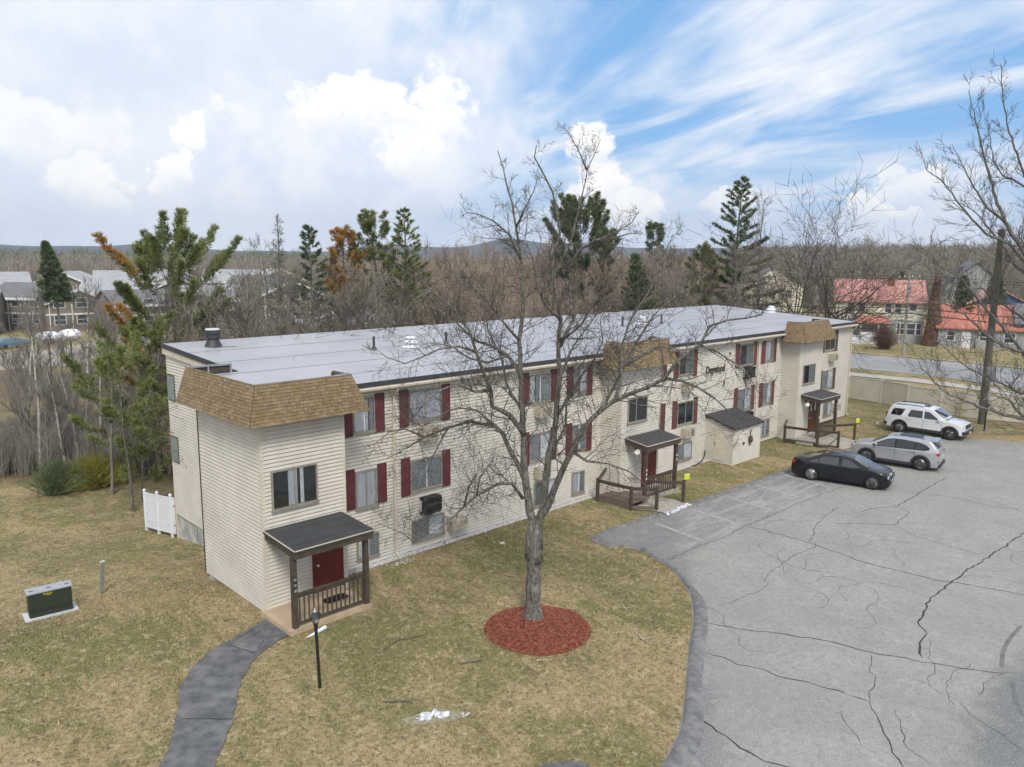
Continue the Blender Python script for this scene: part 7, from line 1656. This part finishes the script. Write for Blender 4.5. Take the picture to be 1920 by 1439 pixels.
LBL = ['brown condominium with white trim, leftmost of the nearest row', 'brown condominium with white trim, second from the left in the nearest row', 'brown gabled condominium just left of the small conical evergreen', 'brown condominium just right of the small conical evergreen', 'brown condominium with wide white eaves left of the fan shaped pine', 'condominium hidden behind the fan shaped pine', 'brown gabled condominium right of the fan shaped pine', 'condominium with sloping grey roof behind the near roof corner', 'condominium behind the gaunt tree and the thin spires']
for i, (az, d) in enumerate(((83, 150), (79.6, 146), (76.6, 158), (74.9, 150), (72.7, 146), (70.6, 142), (68.3, 138), (66.0, 136), (63.6, 140))):
    condo(LBL[i], C_(az, d+(0, 14, -8, 10, -4, 16, 0, 12, -6)[i]), aL+(.1, -.5, .35, -.2, .5, -.1, .3, -.45, .15)[i], 10, 9, 4.8+.8*(i % 2), 6.8+.9*(i % 2), 3, roof=('pale_roof', 'grey_roof', 'grey_roof')[i % 3], wall='brown_wall', gable=(i % 3 == 2))
LBL = ['leftmost condominium of the farther row, above the nearest ones', 'farther condominium with pale roof behind the small conical evergreen', 'farther white condominium behind the fan shaped pine, left', 'farther white condominium behind the fan shaped pine, right', 'farther condominium right of the fan shaped pine', 'farther condominium behind the thin spires']
for i, (az, d) in enumerate(((80.8, 196), (77.2, 204), (73.8, 198), (70.4, 204), (67.4, 196), (64.0, 200))):
    condo(LBL[i], C_(az, d), aL+(.3, -.3, .1, .45, -.2, .2)[i], 12, 9, 6.2, 8.6, 4, wall=('brown_wall', 'white_wall')[(i in (2, 3, 5))], gable=(i % 2 == 1))
condo('low pale building seen between the trunks behind the left half of the roof', C_(62.6, 112), aL, 24, 9, 2.6, 3.6, 5, 1, wall='white_wall')
condo('low pale building seen between the trunks below the orange topped pine', C_(59.0, 124), aL, 18, 9, 2.6, 3.6, 4, 1, wall='white_wall')
# parked cars far away by the condominiums, simple
def far_car(az, d, m, lb, ang):
    x, y = pose(az, d); t = empty('parked_car', (x, y, gz(x, y)), ang); tag(t, lb, 'car', 'cars parked by the condominiums')
    b = MB(); b.add([(-2.2,-.9,.35),(2.2,-.9,.35),(2.2,.9,.35),(-2.2,.9,.35),(-2.2,-.9,.85),(2.2,-.9,.8),(2.2,.9,.8),(-2.2,.9,.85),(-1.4,-.75,1.4),(.6,-.75,1.4),(.6,.75,1.4),(-1.4,.75,1.4)], [(0,3,2,1),(0,1,5,4),(2,3,7,6),(1,2,6,5),(3,0,4,7),(4,5,9,8),(6,7,11,10),(5,6,10,9),(7,4,8,11),(8,9,10,11)]); b.build('body', m, t)
    for sx in (-1.3, 1.3):
        for sy in (-.85, .85): b = MB(); b.lathe([(.32,-.1),(.32,.1)], 10, None, Matrix.Translation((sx, sy, .32)) @ Matrix.Rotation(math.radians(90), 4, 'X')); b.build('wheel', 'tyre', t)
for az, d, m, lb in ((78.6, 128, 'greencar', 'blue car parked at the left edge in front of the brown condominiums'), (71.0, 122, 'white_wall', 'pale car parked under the fan shaped pine'), (63.8, 104, 'white_wall', 'white car seen between the trunks behind the roof'), (61.8, 106, 'tin_grey', 'grey car seen between the trunks behind the roof')): far_car(az, d, m, lb, .3)
for i, (az, d) in enumerate(((76.6, 92), (75.4, 94))):
    x, y = pose(az, d); t = empty('wrapped_bundle', (x, y, gz(x, y))); tag(t, ['left white wrapped bundle up on a dark stand among the birches', 'right white wrapped bundle up on a dark stand among the birches'][i], 'bundle')
    b = MB(); b.tube([(0,0,0),(0,0,4.2)], .08, 5); b.build('stand', 'dark_metal', t)
    bm = bmesh.new(); bmesh.ops.create_icosphere(bm, subdivisions=2, radius=1, matrix=Matrix.Translation((0, 0, 4.6)) @ Matrix.Diagonal((1.1, 1.1, .7, 1)))
    for v in bm.verts: v.co += v.co.normalized()*mnoise.noise(v.co*1.5)*.3
    me = bpy.data.meshes.new('wrap'); bm.to_mesh(me); bm.free(); me.materials.append(MAT['white_plastic']); link_mesh('wrap', me, t)
# haze
HZ = 0.0002
if HZ:
    m = bpy.data.materials.new('haze'); m.use_nodes = True; nt = m.node_tree; nt.nodes.clear(); out = N(nt, 'ShaderNodeOutputMaterial'); pv = N(nt, 'ShaderNodeVolumePrincipled')
    pv.inputs['Color'].default_value = (.72, .82, 1, 1); pv.inputs['Density'].default_value = HZ; pv.inputs['Anisotropy'].default_value = 0.0
    nt.links.new(pv.outputs[0], out.inputs['Volume']); MAT['haze'] = m
    b = MB(); b.box(-3900, 3900, -3900, 3900, -4.5, 175); tag(b.build('haze', 'haze'), kind='stuff')
